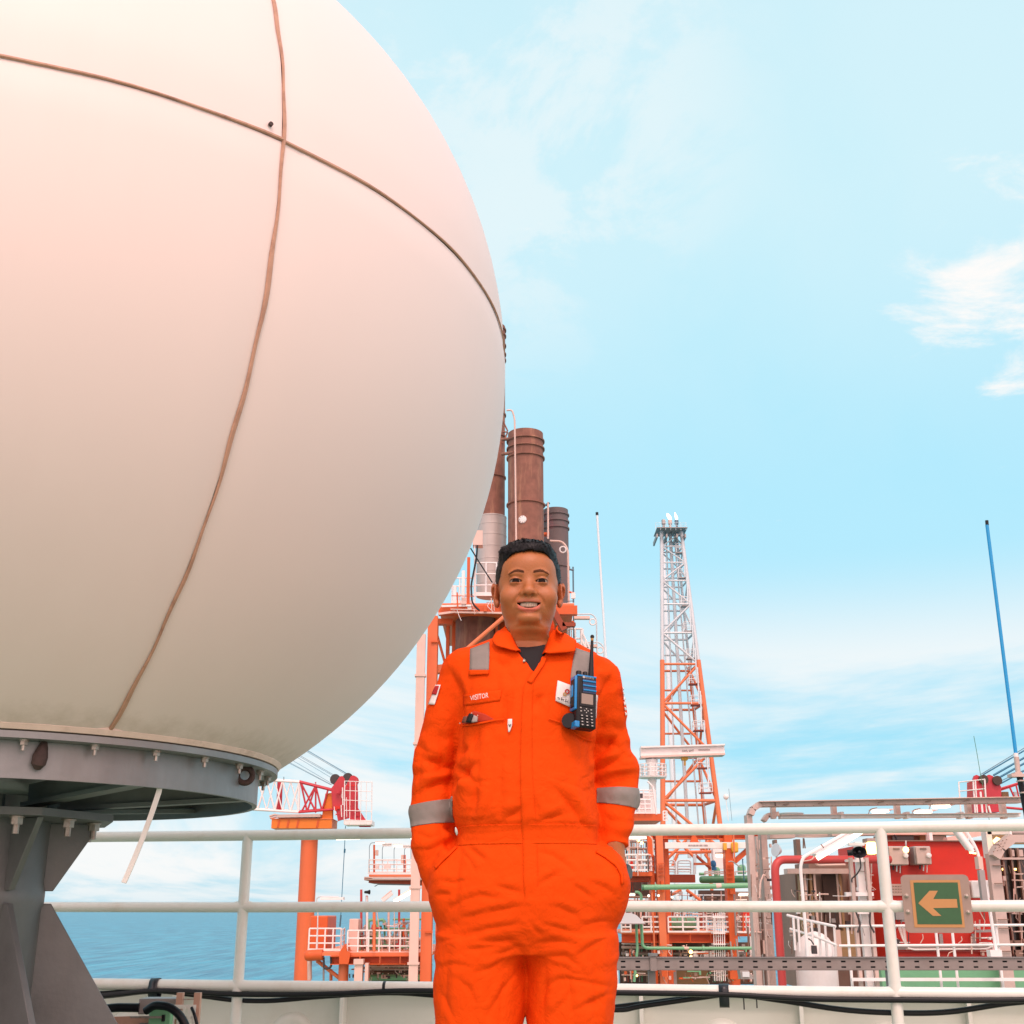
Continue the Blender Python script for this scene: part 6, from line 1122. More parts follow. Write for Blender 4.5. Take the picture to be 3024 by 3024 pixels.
# ---- materials
mk('coverall', (.74, .062, .001), .82, var=.05, scale=30, bump=.22, bscale=700, spec=.12)
mk('coverall_shade', (.45, .03, .006), .8, var=.1, scale=30)  # darker copy of the coverall colour, for the shaded pocket opening
mk('reflective', (.225, .195, .175), .6, metal=.0, var=.08, scale=90, bump=.1, bscale=900)
mk('tshirt', (.010, .009, .011), .85, var=.2, scale=60)
mk('hair', (.005, .005, .007), .5, var=.35, scale=120, bump=.1, bscale=260, spec=.25)
mk('brow', (.095, .038, .020), .85, spec=.1)
mk('eye_white', (.34, .25, .20), .4, spec=.2); mk('iris', (.008, .004, .003), .4, spec=.15); mk('tooth', (.62, .48, .37), .35, var=.06, scale=200)
mk('patch_white', (.74, .70, .68), .7, var=.06, scale=80); mk('patch_red', (.42, .01, .015), .7); mk('patch_gold', (.42, .22, .05), .6); mk('ink', (.03, .02, .02), .7)
mk('watch_black', (.03, .028, .03), .35); mk('leather', (.16, .05, .03), .6, var=.3, scale=60)
def cloth(m):                                          # fine crumpling of the cotton as ridged relief
    t = m.node_tree; N = t.nodes; L_ = t.links.new; b = N['Principled BSDF']; g = N.new('ShaderNodeNewGeometry'); prev = None
    for sc_n, st_, ds in ((24, .26, .010), (64, .14, .004), (900, .15, .001)):
        n = N.new('ShaderNodeTexNoise'); n.inputs['Scale'].default_value = sc_n; n.inputs['Detail'].default_value = 3; n.inputs['Distortion'].default_value = 1.2; L_(g.outputs['Position'], n.inputs['Vector'])
        s_ = N.new('ShaderNodeMath'); s_.operation = 'SUBTRACT'; L_(n.outputs['Fac'], s_.inputs[0]); s_.inputs[1].default_value = .5
        a = N.new('ShaderNodeMath'); a.operation = 'ABSOLUTE'; L_(s_.outputs[0], a.inputs[0]); p = N.new('ShaderNodeMath'); p.operation = 'POWER'; L_(a.outputs[0], p.inputs[0]); p.inputs[1].default_value = .7
        bp = N.new('ShaderNodeBump'); bp.inputs['Strength'].default_value = st_; bp.inputs['Distance'].default_value = ds; L_(p.outputs[0], bp.inputs['Height'])
        if prev: L_(prev.outputs[0], bp.inputs['Normal'])
        prev = bp
    L_(prev.outputs[0], b.inputs['Normal'])
cloth(M['coverall'])
def skin_mat():
    m = material('skin', (.5, .2, .1), .42, spec=.45, bump=.12, bscale=380); b = m.node_tree.nodes['Principled BSDF']; a = m.node_tree.nodes.new('ShaderNodeAttribute'); a.attribute_name = 'skin_tone'
    m.node_tree.links.new(a.outputs['Color'], b.inputs['Base Color']); b.inputs['Subsurface Weight'].default_value = .12; b.inputs['Subsurface Radius'].default_value = (.012, .004, .002); b.inputs['Subsurface Scale'].default_value = .5
    return m
M['skin'] = skin_mat()

# ---- head, neck and body skin: one continuous surface
HC = Vector((.0375, 2.690, 1.580))
h = lambda x, y, z: (HC.x + x, HC.y + y, HC.z + z)
B = SDF(np.concatenate([ar(HC.x - .34, HC.x - .1, .008), ar(HC.x - .1, HC.x + .1, .0016), ar(HC.x + .1, HC.x + .34, .008)]), np.concatenate([ar(HC.y - .22, HC.y - .128, .004), ar(HC.y - .128, HC.y + .13, .0016)]), np.concatenate([ar(.72, HC.z - .135, .008), ar(HC.z - .135, HC.z + .14, .0016)]))
B.ell(h(0, .014, .036), (.0700, .090, .080), .01)
B.ell(h(0, -.020, -.012), (.0650, .067, .085), .02)
B.ell(h(0, -.026, -.055), (.0565, .057, .042), .02)
B.ell(h(0, -.044, .040), (.052, .046, .040), .02)
for s in (-1, 1):
    B.ell(h(s * .040, -.0545, -.032), (.0250, .030, .026), .012)        # cheeks lifted by the smile
    B.ell(h(s * .026, -.0795, .0175), (.021, .0085, .0070), .010)      # brow
B.ell(h(0, -.070, -.050), (.030, .0215, .028), .014)                  # muzzle
B.ell(h(0, -.0725, -.0835), (.0255, .0200, .0140), .010)                # chin
B.ell(h(0, -.022, -.098), (.045, .047, .022), .016)                   # soft under-chin
B.cap(h(0, .014, -.06), h(0, .027, -.20), .0500, .0550, .020)
for s in (-1, 1): B.ell(h(s * .0285, -.0930, .0015), (.0150, .0080, .0080), .007, 's')
B.cap(h(0, -.0790, .006), h(0, -.0940, -.0215), .0062, .0095, .012)
B.ell(h(0, -.0965, -.0275), (.0130, .0112, .0092), .007)
for s in (-1, 1):
    B.ell(h(s * .0140, -.0880, -.0300), (.0084, .0092, .0072), .005)
    B.ell(h(s * .0072, -.0955, -.0362), (.0050, .0060, .0048), .0010, 's')
EYE = [h(s * .0292, -.0735, .0005) for s in (-1, 1)]
for c in EYE:                                          # lids with an almond opening
    sl, X, Y, Z = B.sub([c[0] - .02, c[1] - .02, c[2] - .02], [c[0] + .02, c[1] + .01, c[2] + .02])
    d = np.sqrt((X - c[0]) ** 2 + (Y - c[1]) ** 2 + (Z - c[2]) ** 2) - .0141; op = (np.sqrt(((X - c[0]) / .0144) ** 2 + ((Z - c[2] + .0006) / .0035) ** 2 + 0 * Y) - 1) * .0035
    B.F[sl] = SDF.smin(B.F[sl], np.maximum(d, -op), .003)
    B.F[sl] = np.maximum(B.F[sl], -np.maximum(op, (Y - c[1]) + 0 * X + 0 * Z))
# mouth: smile opening, lips
zt_m = lambda x: -.0504 - 0.5 * x * x; zb_m = lambda x: -.0645 + 18 * x * x
sl, X, Y, Z = B.sub(h(-.032, -.13, -.075), h(.032, -.07, -.03)); x = X - HC.x; z = Z - HC.z; y = Y - HC.y
cv = np.maximum(np.maximum(z - zt_m(x), zb_m(x) - z), np.maximum(y + .0755 - 14 * x * x, np.abs(x) - .0275) + 0 * z)
lipy = lambda x: -.0905 + 16 * x * x
def liptube(zf, r, dy):
    xs_ = np.linspace(-.0275, .0275, 12)
    for a, b in zip(xs_[:-1], xs_[1:]):
        ra, rb = [r * (1 - .62 * (abs(q) / .0275) ** 2) for q in (a, b)]
        B.cap(h(a, lipy(a) + dy, zf(a)), h(b, lipy(b) + dy, zf(b)), ra, rb, .0035)
liptube(lambda x: zt_m(x) + .0024, .0029, .0010); liptube(lambda x: zb_m(x) - .0044, .0052, .0012)
B.F[sl] = np.maximum(B.F[sl], -cv)
for s in (-1, 1):                                      # ears
    a = s * R(22); rot = ((math.cos(a), math.sin(a), 0), (-math.sin(a), math.cos(a), 0), (0, 0, 1))
    B.ell(h(s * .0725, .012, -.010), (.0065, .0175, .0280), .006, rot=rot); B.ell(h(s * .0790, .018, .002), (.0045, .0150, .0190), .006, rot=rot)
    B.ell(h(s * .0800, .004, -.006), (.0050, .0085, .0150), .003, 's', rot=rot); B.ell(h(s * .0715, .002, -.033), (.0060, .0090, .0090), .005)
# trunk and arms under the clothes (the left wrist shows between cuff and pocket)
tr_ = lambda u, v, y: tuple(W(u, v, y))
B.loft([(W(990, 1260, PY).z, .035, PY + .01, .13, .065), (W(990, 1215, PY).z, .036, PY + .012, .06, .055), (1.15, .03, PY + .01, .125, .085), (.95, .03, PY + .01, .125, .085), (.80, .03, PY + .01, .12, .085)], .03)
for pts in ([(1138, 1280, PY + .02, .028), (1158, 1445, PY + .045, .022), (1157, 1530, PY + .025, .022), (1154, 1585, PY + .008, .0265), (1160, 1645, PY + .006, .0255), (1146, 1690, PY + .0, .031), (1125, 1730, PY, .026)], [(872, 1280, PY + .02, .028), (818, 1480, PY + .030, .022), (824, 1600, PY + .01, .020), (840, 1665, PY, .024), (862, 1720, PY, .026)]):
    for a, b in zip(pts[:-1], pts[1:]): B.cap(tr_(*a[:3]), tr_(*b[:3]), a[3], b[3], .012)
v, f = B.mesh(); v = relax(v, f, 1, .35)
n = normals(v, f); L = v - np.array(HC[:])
def crease(P, N_, a, b, wd, dep, axis=(0, 2), front=True):
    p = P[:, axis]; a, b = np.array(a), np.array(b); t = np.clip(((p - a) @ (b - a)) / ((b - a) @ (b - a)), 0, 1); d = np.linalg.norm(p - a - t[:, None] * (b - a), axis=1)
    return -dep * np.exp(-(d / wd) ** 2) * np.sin(np.pi * np.clip(.12 + .76 * t, 0, 1)) * (N_[:, 1] < -.1 if front else 1)
dd = np.zeros(len(v))
for s in (-1, 1):
    dd += crease(L, n, (s * .019, -.027), (s * .035, -.050), .0036, .0042); dd += crease(L, n, (s * .031, -.046), (s * .036, -.058), .003, .0025)
    dd += crease(L, n, (s * .016, -.0095), (s * .038, -.0085), .0025, .0009)
dd += crease(L, n, (-.015, -.0725), (.015, -.0725), .0042, .0032); dd += crease(L, n, (-.030, -.1005), (.030, -.1005), .0040, .0026); dd += crease(L, n, (-.040, -.128), (.040, -.128), .003, .0015); dd += crease(L, n, (0, -.040), (0, -.047), .002, .001)
dd *= (L[:, 2] > -.16); v = v + n * dd[:, None]; v += n * (np_noise(v, 90, 3) * .00025)[:, None]
body = link('body', to_mesh('body', v, f), M['skin'], man, 0); body.data.polygons.foreach_set('use_smooth', [True] * len(body.data.polygons))
L = v - np.array(HC[:]); colr = np.tile(np.array([.40, .138, .044]), (len(v), 1))
def blend(mask, c): global colr; colr = colr * (1 - mask[:, None]) + np.array(c) * mask[:, None]
fx, fz = L[:, 0], L[:, 2]; front = L[:, 1] < -.04
blend(.35 * np.clip(np_noise(v, 60, 5), 0, 1), (.33, .11, .038))
for s in (-1, 1): blend(.45 * np.exp(-(((fx - s * .04) / .02) ** 2 + ((fz + .03) / .018) ** 2)) * front, (.42, .130, .048)); blend(.25 * np.exp(-(((fx - s * .029) / .017) ** 2 + ((fz + .007) / .006) ** 2)) * front, (.32, .10, .045))
blend(.4 * np.exp(-((fx / .015) ** 2 + ((fz + .028) / .012) ** 2)) * front, (.42, .135, .05)); blend(.6 * (np.abs(fx) > .066) * (fz < .03) * (fz > -.05), (.40, .115, .05))
ul_ = np.exp(-((fz - (-.0504 - .5 * fx ** 2) - .0024) / .0030) ** 4) * (np.abs(fx) < .027); ll_ = np.exp(-((fz - (-.0645 + 18 * fx ** 2) + .0048) / .0052) ** 4) * (np.abs(fx) < .025)
blend(.85 * ul_ * (L[:, 1] < -.07), (.36, .095, .050)); blend(.9 * ll_ * (L[:, 1] < -.07), (.56, .135, .095))
inm = (np.abs(fx) < .028) & (fz < -.0499 - .5 * fx ** 2) & (fz > -.0650 + 18 * fx ** 2) & (L[:, 1] > -.0885 + 14 * fx ** 2) & (L[:, 1] < -.03) & (L[:, 1] > -.2); blend(inm * .95, (.06, .012, .010))
at_ = body.data.color_attributes.new('skin_tone', 'FLOAT_COLOR', 'POINT'); at_.data.foreach_set('color', np.concatenate([colr, np.ones((len(v), 1))], 1).astype(np.float32).ravel())
bvh_body = BVHTree.FromPolygons([tuple(p) for p in v], [tuple(q) for q in f])
def uvsphere(c, r, name, mat, par_, n=24):
    prof = [(max(r * math.cos(R(t)), 1e-7), r * math.sin(R(t))) for t in range(-90, 91, 10)]; return MB().lathe(prof, c, n, (0, -1, 0)).build(name, mat, par_, 80)
for i, c in enumerate(EYE):
    e = uvsphere(c, .0126, 'eyeball', M['eye_white'], man); gz = Vector((.0, -1, -.22)).normalized()
    MB().lathe([(.0080, .0100), (.0062, .0112), (.003, .0124), (.0001, .0128)], c, 20, gz).build('iris', M['iris'], e, 60)
tm = MB()
for i in range(-4, 5):                                  # upper teeth along the dental arch
    if i == 0: continue
    k = abs(i) - .5; x = math.copysign(k * .0060 - .0004 * k * k, i); wv = (.0043, .0034, .0033, .0030)[abs(i) - 1]; y = -.0832 + 17 * x * x; hh = (.0125, .0115, .0115, .010)[abs(i) - 1]
    zt0 = zt_m(x) + .002; tm.lathe([(.3 * wv, -hh), (.80 * wv, -hh + .0006), (.98 * wv, -hh * .75), (wv, -hh * .4), (.9 * wv, 0)], h(x, y + .001, zt0), 12)
tm.build('teeth', M['tooth'], man, 60)
def on_body(x, z, off): 
    p, nn, _, _ = bvh_body.ray_cast(Vector(h(x, -.3, z)), Vector((0, 1, 0))); return (p - Vector((0, off, 0))) if p else Vector(h(x, -.08, z))
for s in (-1, 1):                                      # eyebrows
    ctr = [(.0105, .0190, .0022), (.016, .0208, .0030), (.024, .0224, .0033), (.032, .0218, .0029), (.0385, .0186, .0022), (.0445, .0150, .0010)]; bmb = MB(); vs = []
    for x, z, t_ in ctr: vs += [on_body(s * x, z - t_, .0008), on_body(s * x, z, .0018), on_body(s * x, z + t_, .0008)]
    bmb.add(vs, [(3 * i + k, 3 * i + k + 1, 3 * i + k + 4, 3 * i + k + 3) for i in range(len(ctr) - 1) for k in (0, 1)])
    bo_ = bmb.build('eyebrow', M['brow'], man, 0)
    sm_ = MB()
    for i in range(70):
        u_ = random.random() * (len(ctr) - 1); a = int(u_); q = u_ - a; x, z, t_ = [ctr[a][j] * (1 - q) + ctr[a + 1][j] * q for j in range(3)]; z += random.uniform(-1, 1) * t_; p = on_body(s * x, z, .001)
        d_ = Vector((s * .0035, -.0008, .002 - .0025 * q)); sm_.add([p, p + Vector((0, 0, .0005)), p + d_], [(0, 1, 2)])
    sm_.build('brow_hairs', M['brow'], bo_, 0)

for s in (-1, 1):                                      # upper lash lines
    c = EYE[0 if s < 0 else 1]; lm_ = MB(); vs = []
    for i in range(11):
        a = -1 + .2 * i; x = .0142 * a; z = c[2] - .0006 + .0035 * math.sqrt(max(0, 1 - a * a)); yy = c[1] - math.sqrt(max(.0139 ** 2 - x * x - (z - c[2]) ** 2, 0)) - .0010
        vs += [(c[0] + x, yy, z - .0003), (c[0] + x, yy - .0006, z + .0016 * (1 - .5 * abs(a)))]
    lm_.add(vs, [(2 * i, 2 * i + 1, 2 * i + 3, 2 * i + 2) for i in range(10)]).build('eyelashes', M['hair'], man, 0)

# ---- hair
G = SDF(ar(HC.x - .1, HC.x + .1, .0022), ar(HC.y - .13, HC.y + .14, .0022), ar(HC.z - .09, HC.z + .145, .0022))
G.ell(h(0, .016, .037), (.0765, .0955, .0785), .01); G.ell(h(0, -.025, .072), (.056, .060, .036), .02); G.ell(h(.012, -.050, .082), (.042, .030, .020), .015); G.ell(h(-.03, -.03, .076), (.036, .04, .028), .015)
poly = np.array([(-.2, -.3), (-.0655, -.3), (-.0655, .008), (-.0600, .026), (-.0535, .044), (-.0455, .058), (-.034, .0665), (-.020, .0705), (0, .0720), (.022, .0715), (.035, .068), (.0455, .058), (.0545, .042), (.0610, .026), (.0660, .008), (.0660, -.3), (.2, -.3)])
hl = np.interp(G.xs - HC.x, poly[1:-1, 0] + np.linspace(0, 1e-5, 15), poly[1:-1, 1], left=-.3, right=-.3).astype(np.float32)[:, None, None]
X, Y, Z = G.xs[:, None, None] - HC.x, G.ys[None, :, None] - HC.y, G.zs[None, None, :] - HC.z
wob = .0012 * np.sin(X * 160 + 1) + .0006 * np.sin(X * 610 + 1)
face = np.maximum(np.maximum(Z - hl - wob - .10 * np.clip(Y + .075, -.02, .05), Y + .022), np.abs(X) - .0665)
bot = np.maximum(np.where(Y < -.004, -.004 + .0 * Z, np.where(Y < .034, .016, -.055)) - Z, -1.0)
side = np.maximum(-.052 - Y, np.abs(X) * 0 + (.012 - Z))   # no hair in front of the sideburns
G.F = np.maximum(np.maximum(G.F, -face), np.maximum(bot, np.where(Z < .03, -.045 - Y + 0 * X, -1)))
v, f = G.mesh(); v = relax(v, f, 2, .5); n = normals(v, f); Lh = v - np.array(HC[:])
amp = np.clip((Lh[:, 2] - .0) / .08, .15, 1); st_ = v * np.array([1, .28, .55])
v = v + n * ((np_noise(st_, 55, 8) * .0034 + np_noise(st_, 190, 9) * .0014) * amp)[:, None]
hair = link('hair', to_mesh('hair', v, f), M['hair'], man, 0); hair.data.polygons.foreach_set('use_smooth', [True] * len(hair.data.polygons))
n = normals(v, f); sel = RNG.choice(np.nonzero((n[:, 2] > -.2))[0], 5200); hm = MB()
for i in sel:
    p = Vector(v[i]); nn = Vector(n[i]); fl_ = Vector((.35 * math.sin(p.x * 60), -.55 if Lh[i, 1] < .02 else .3, -.25 if Lh[i, 2] < .09 else .1)) + Vector(RNG.normal(0, .16, 3)); d_ = (fl_ - nn * (fl_.dot(nn) - .13)).normalized() * random.uniform(.006, .012 if Lh[i, 2] > .06 else .007); sd = d_.cross(nn).normalized() * .00055
    q = p - nn * .001; hm.v += [tuple(q - sd), tuple(q + sd), tuple(q + d_ * .6 + nn * .0004), tuple(q + d_ - nn * .0012)]; k = len(hm.v) - 4; hm.f += [(k, k + 1, k + 2), (k, k + 2, k + 3)]
hs_ = hm.build('hair_strands', M['hair'], hair, 0); hs_['kind'] = 'stuff'

# ---- coverall: trunk and legs lofted from front-view widths, sleeves as tapered limbs
zv = lambda v: W(990, v, PY).z
def row(v, l, r, ay, dy=0.0):
    a, b = W(l, v, PY).x, W(r, v, PY).x; return (zv(v), (a + b) / 2, PY + dy, (b - a) / 2, ay)
XS, YS, ZS = ar(-.24, .32, .0034), ar(PY - .18, PY + .18, .0036), np.concatenate([ar(.06, .62, .008), ar(.62, 1.52, .0034)])
K = SDF(XS, YS, ZS)
K.loft([row(1198, 950, 1056, .050, .014), row(1210, 920, 1078, .058, .012), row(1224, 885, 1106, .070, .010), row(1246, 856, 1146, .086, .006), row(1275, 854, 1148, .100, .004), row(1310, 856, 1146, .110, .0), row(1360, 864, 1132, .116, -.002), row(1420, 862, 1121, .117, -.006), row(1480, 854, 1121, .121, -.010), row(1530, 853, 1125, .121, -.012), row(1554, 858, 1130, .119, -.010), row(1568, 864, 1127, .114, -.006), row(1592, 863, 1128, .114, -.004), row(1612, 850, 1140, .118, -.004), row(1632, 836, 1160, .122, -.004), row(1660, 824, 1176, .125, -.004), row(1700, 821, 1171, .125, -.004), row(1750, 827, 1161, .119, -.002), row(1800, 832, 1154, .098, .004)], .01, 2.35)
def leg_rows(l, r, xe):
    o = [row(v, a, b, ay) for (v, a, b, ay) in ((1770, l[0], r[0], .105), (1810, l[1], r[1], .103), (1850, l[2], r[2], .099), (1932, l[3], r[3], .094))]
    return o + [(.48, xe * .9, PY, .078, .085), (.30, xe, PY + .01, .072, .078), (.08, xe * 1.03, PY + .015, .075, .085)]
K.loft(leg_rows((829, 823, 818, 822), (980, 985, 990, 984), -.085), .026, 2.2)
K.loft(leg_rows((1000, 996, 997, 997), (1158, 1162, 1163, 1155), .145), .026, 2.2)
K.ell(tuple(W(1150, 1668, PY - .012)), (.040, .070, .075), .03); K.ell(tuple(W(845, 1668, PY - .012)), (.036, .066, .075), .03)
K.cap(tuple(W(997, 1212, PY + .012)), tuple(W(1000, 1186, PY + .015)), .064, .0565, .01)       # collar stand
def sleeve(pts, cut=None, sq=(1, 1, 1)):
    S = SDF(XS, YS, ZS)
    for a, b in zip(pts[:-1], pts[1:]): S.cap(tuple(W(*a[:3])), tuple(W(*b[:3])), a[3], b[3], .012)
    if cut:
        p, q, d = W(*cut[0]), W(*cut[1]), Vector(cut[2]); nrm = (q - p).normalized(); X, Y, Z = S.xs[:, None, None], S.ys[None, :, None], S.zs[None, None, :]
        pl_ = (X - q.x) * nrm.x + (Y - q.y) * nrm.y + (Z - q.z) * nrm.z; S.F = np.maximum(S.F, pl_)
    K.F = SDF.smin(K.F, S.F, .010)
sleeve([(878, 1270, PY + .008, .056), (848, 1345, PY + .016, .049), (818, 1440, PY + .030, .0455), (815, 1530, PY + .026, .0475), (818, 1592, PY + .014, .0465), (823, 1640, PY + .006, .034), (824, 1664, PY + .004, .024)])
sleeve([(1126, 1284, PY + .008, .055), (1144, 1345, PY + .020, .044), (1150, 1410, PY + .040, .0435), (1160, 1455, PY + .048, .0520), (1161, 1505, PY + .036, .0490), (1159, 1550, PY + .020, .0410), (1156, 1600, PY + .008, .0320), (1155, 1640, PY + .006, .0315)], ((1155, 1560, PY + .018), (1156, 1597, PY + .008), (0, 0, -1)))
# neck opening and V
def px_poly_carve(poly, ymax):
    P = np.array([W(u, v, PY - .10)[:] for u, v in poly]); px, pz = P[:, 0], P[:, 2]; X, Z = np.meshgrid(K.xs, K.zs, indexing='ij'); ins = np.zeros(X.shape, bool); dist = np.full(X.shape, 9.0)
    for i in range(len(px)):
        j = (i - 1) % len(px); c = ((pz[i] > Z) != (pz[j] > Z)) & (X < (px[j] - px[i]) * (Z - pz[i]) / (pz[j] - pz[i] + 1e-12) + px[i]); ins ^= c
        ex_v, ez_v = px[j] - px[i], pz[j] - pz[i]; t = np.clip(((X - px[i]) * ex_v + (Z - pz[i]) * ez_v) / (ex_v ** 2 + ez_v ** 2), 0, 1); dist = np.minimum(dist, np.hypot(X - px[i] - t * ex_v, Z - pz[i] - t * ez_v))
    d = np.where(ins, -dist, dist).astype(np.float32)[:, None, :]; K.F = np.maximum(K.F, -np.maximum(d, K.ys[None, :, None] - ymax))
px_poly_carve([(960, 1180), (1050, 1176), (1043, 1200), (1030, 1228), (1018, 1252), (1006, 1268), (995, 1250), (984, 1236), (966, 1206)], PY - .035)
v, f = K.mesh(); v = relax(v, f, 2, .5); n = normals(v, f)
# folds: broad noise, stretched along the limbs, plus drag lines seen on the suit
pj = project(v); vis = np.clip(-(n[:, 1]) * 2.2 + .1, 0, 1)
b2 = lambda x, y: ((1250 + x / 2.972) * 1932 / 3024, (1850 + y / 2.972) * 1932 / 3024); z2 = lambda x, y: ((1150 + x / 2.21) * 1932 / 3024, (2150 + y / 2.21) * 1932 / 3024)
dd = np_noise(v * np.array([1, 1, .7]), 15, 21) * .0022 + np_noise(v, 40, 22) * .0010 + np_noise(v, 95, 29) * .0006
arm = (pj[:, 0] < 858) | (pj[:, 0] > 1126); lowz = pj[:, 1] > 1600
dd += (np_noise(v * np.array([.6, .6, 1.7]), 30, 23) * .0030) * (arm & ~lowz)
dd += np_noise(np.stack([v[:, 0] * .8 + v[:, 2] * .6, v[:, 1] * .5, v[:, 2] * 1.5], 1), 24, 24) * .0011 * lowz
def fold(pts, wd, dep, ridge=.55):                      # polyline in photo pixels, valley with a soft ridge above it
    global dd
    P = np.array(pts, float); best = np.full(len(v), 1e9); sgn = np.zeros(len(v)); tt_ = np.zeros(len(v)); L_ = np.r_[0, np.cumsum(np.linalg.norm(np.diff(P, axis=0), axis=1))]
    for i in range(len(P) - 1):
        a, b = P[i], P[i + 1]; e = b - a; t = np.clip(((pj - a) @ e) / (e @ e), 0, 1); q = pj - a - t[:, None] * e; d = np.linalg.norm(q, axis=1); m = d < best
        best[m] = d[m]; sgn[m] = np.sign(q[m, 0] * e[1] - q[m, 1] * e[0]); tt_[m] = (L_[i] + t[m] * (L_[i + 1] - L_[i])) / L_[-1]
    fade = np.clip(np.sin(np.pi * np.clip(.06 + .88 * tt_, 0, 1)), 0, 1) ** .7; x_ = best / wd
    x2 = x_ / 2.4; dd += vis * fade * dep * .001 * (-.80 * np.exp(-(x_ * 1.5) ** 1.4) - .35 * np.exp(-x2 ** 2) + ridge * np.exp(-((x_ * np.where(sgn > 0, 1, -1) - 2.0) / 1.3) ** 2))
for a in ([(230, 215), (300, 222), (370, 240)], [(425, 245), (360, 262), (300, 280)], [(440, 265), (415, 345), (405, 420)], [(230, 395), (320, 360), (400, 335)], [(440, 690), (400, 655), (350, 640)], [(430, 740), (395, 770), (360, 740)], [(1335, 285), (1420, 240), (1510, 205)], [(1380, 335), (1480, 305), (1610, 292)], [(1500, 50), (1420, 120), (1350, 190)], [(1345, 380), (1480, 345), (1600, 330)], [(540, 230), (470, 300), (425, 365)], [(545, 345), (480, 290), (440, 250)]): fold([z2(*p) for p in a], 8, 12)
for a in ([(760, 595), (820, 560), (862, 520)], [(1000, 600), (1070, 590), (1140, 560)], [(1180, 470), (1230, 560), (1270, 650)], [(1090, 400), (1160, 470), (1220, 560)], [(560, 380), (545, 480), (520, 580)]): fold([z2(*p) for p in a], 8, 7)
for a in ([(500, 775), (560, 815), (630, 865)], [(960, 805), (1060, 830), (1140, 880), (1210, 945)], [(690, 1030), (760, 1050), (860, 1075)], [(970, 1020), (1040, 985), (1110, 945)], [(400, 1175), (480, 1125), (590, 1092), (740, 1118)], [(600, 1215), (720, 1190), (865, 1160)], [(530, 1335), (660, 1310), (835, 1280)], [(1080, 1165), (1150, 1190), (1230, 1235)], [(290, 1405), (420, 1370), (590, 1350)], [(560, 1392), (690, 1395), (835, 1385)], [(950, 1412), (1060, 1395), (1190, 1402)], [(975, 1505), (1070, 1495), (1150, 1490), (1265, 1585)], [(1010, 1690), (1100, 1645), (1180, 1640), (1440, 1690)], [(640, 1880), (740, 1720), (850, 1560)], [(420, 1900), (370, 1800), (325, 1710)], [(1230, 1485), (1330, 1420), (1430, 1365)], [(1030, 1655), (990, 1760), (960, 1860)], [(1300, 1800), (1360, 1770), (1430, 1735)], [(760, 1380), (850, 1440), (890, 1520)], [(300, 1090), (350, 1084), (400, 1088)]): fold([z2(*p) for p in a], 6, 3.8)
for a in ([(490, 890), (450, 990), (430, 1070)], [(390, 1055), (340, 1090), (300, 1125)], [(1220, 850), (1320, 930), (1450, 1010), (1600, 1060)], [(1660, 420), (1610, 530), (1560, 650)], [(240, 400), (290, 520), (335, 650)], [(730, 620), (720, 760), (690, 880)], [(640, 300), (700, 330), (760, 300)], [(1050, 600), (1010, 640), (990, 700)], [(1560, 1050), (1640, 1010), (1700, 1060)]): fold([b2(*p) for p in a], 8, 8)
for a in ([(450, 800), (520, 860), (560, 940)], [(330, 1000), (420, 1010), (520, 990)], [(470, 1240), (560, 1220), (640, 1185)], [(700, 1480), (770, 1460), (850, 1430)], [(560, 1600), (660, 1570), (760, 1500)], [(330, 1560), (420, 1540), (520, 1560)], [(1010, 1290), (1090, 1300), (1180, 1330)], [(1260, 1300), (1340, 1270), (1430, 1260)], [(1120, 1560), (1200, 1600), (1330, 1620)], [(1330, 1010), (1400, 1040), (1470, 1090)], [(1180, 1010), (1260, 1060), (1330, 1120)], [(930, 1280), (960, 1330), (1000, 1360)], [(450, 1640), (520, 1700), (560, 1800)], [(1200, 1850), (1290, 1800), (1380, 1790)], [(1060, 1870), (1130, 1800), (1180, 1720)], [(500, 1450), (600, 1440), (700, 1430)]): fold([z2(*p) for p in a], 5, 2.8)
for a in ([(180, 120), (260, 160), (330, 170)], [(190, 300), (260, 300), (340, 300)], [(200, 420), (290, 400), (380, 395)], [(180, 690), (260, 720), (340, 700)], [(210, 800), (280, 790), (350, 760)], [(1420, 180), (1500, 130), (1540, 100)], [(1440, 270), (1520, 250), (1600, 240)], [(1400, 560), (1440, 600), (1520, 600)], [(620, 60), (560, 150), (500, 210)], [(680, 420), (640, 520), (600, 620)], [(930, 420), (960, 520), (970, 610)], [(470, 600), (560, 610), (660, 590)]): fold([z2(*p) for p in a], 5, 2.8)
for a in ([(335, 520), (330, 700), (325, 850), (300, 1180)], [(1535, 640), (1530, 800), (1490, 1000), (1476, 1189)]): fold([b2(*p) for p in a], 7, 9, .2)
# long hanging folds
for a in ([(600, 1480), (560, 1700), (530, 1960)], [(390, 1450), (365, 1650), (352, 1960)], [(1150, 1560), (1185, 1740), (1195, 1960)], [(1330, 1480), (1345, 1700), (1330, 1960)], [(760, 1600), (735, 1780), (728, 1960)], [(1020, 1600), (1000, 1760), (1008, 1960)], [(470, 790), (440, 960), (430, 1150)], [(1250, 790), (1300, 960), (1330, 1150)], [(590, 130), (575, 330), (560, 560)], [(1150, 120), (1170, 330), (1180, 560)], [(730, 200), (722, 400), (735, 620)], [(215, 100), (190, 300), (180, 450)], [(330, 60), (345, 180), (350, 300)]): fold([z2(*p) for p in a], 7, 3)
for a in ([(420, 470), (405, 620), (400, 760)], [(640, 420), (655, 560), (640, 700)], [(1110, 470), (1120, 640), (1105, 790)], [(1390, 880), (1400, 1000), (1390, 1150)], [(760, 430), (770, 620), (765, 800)]): fold([b2(*p) for p in a], 7, 3)
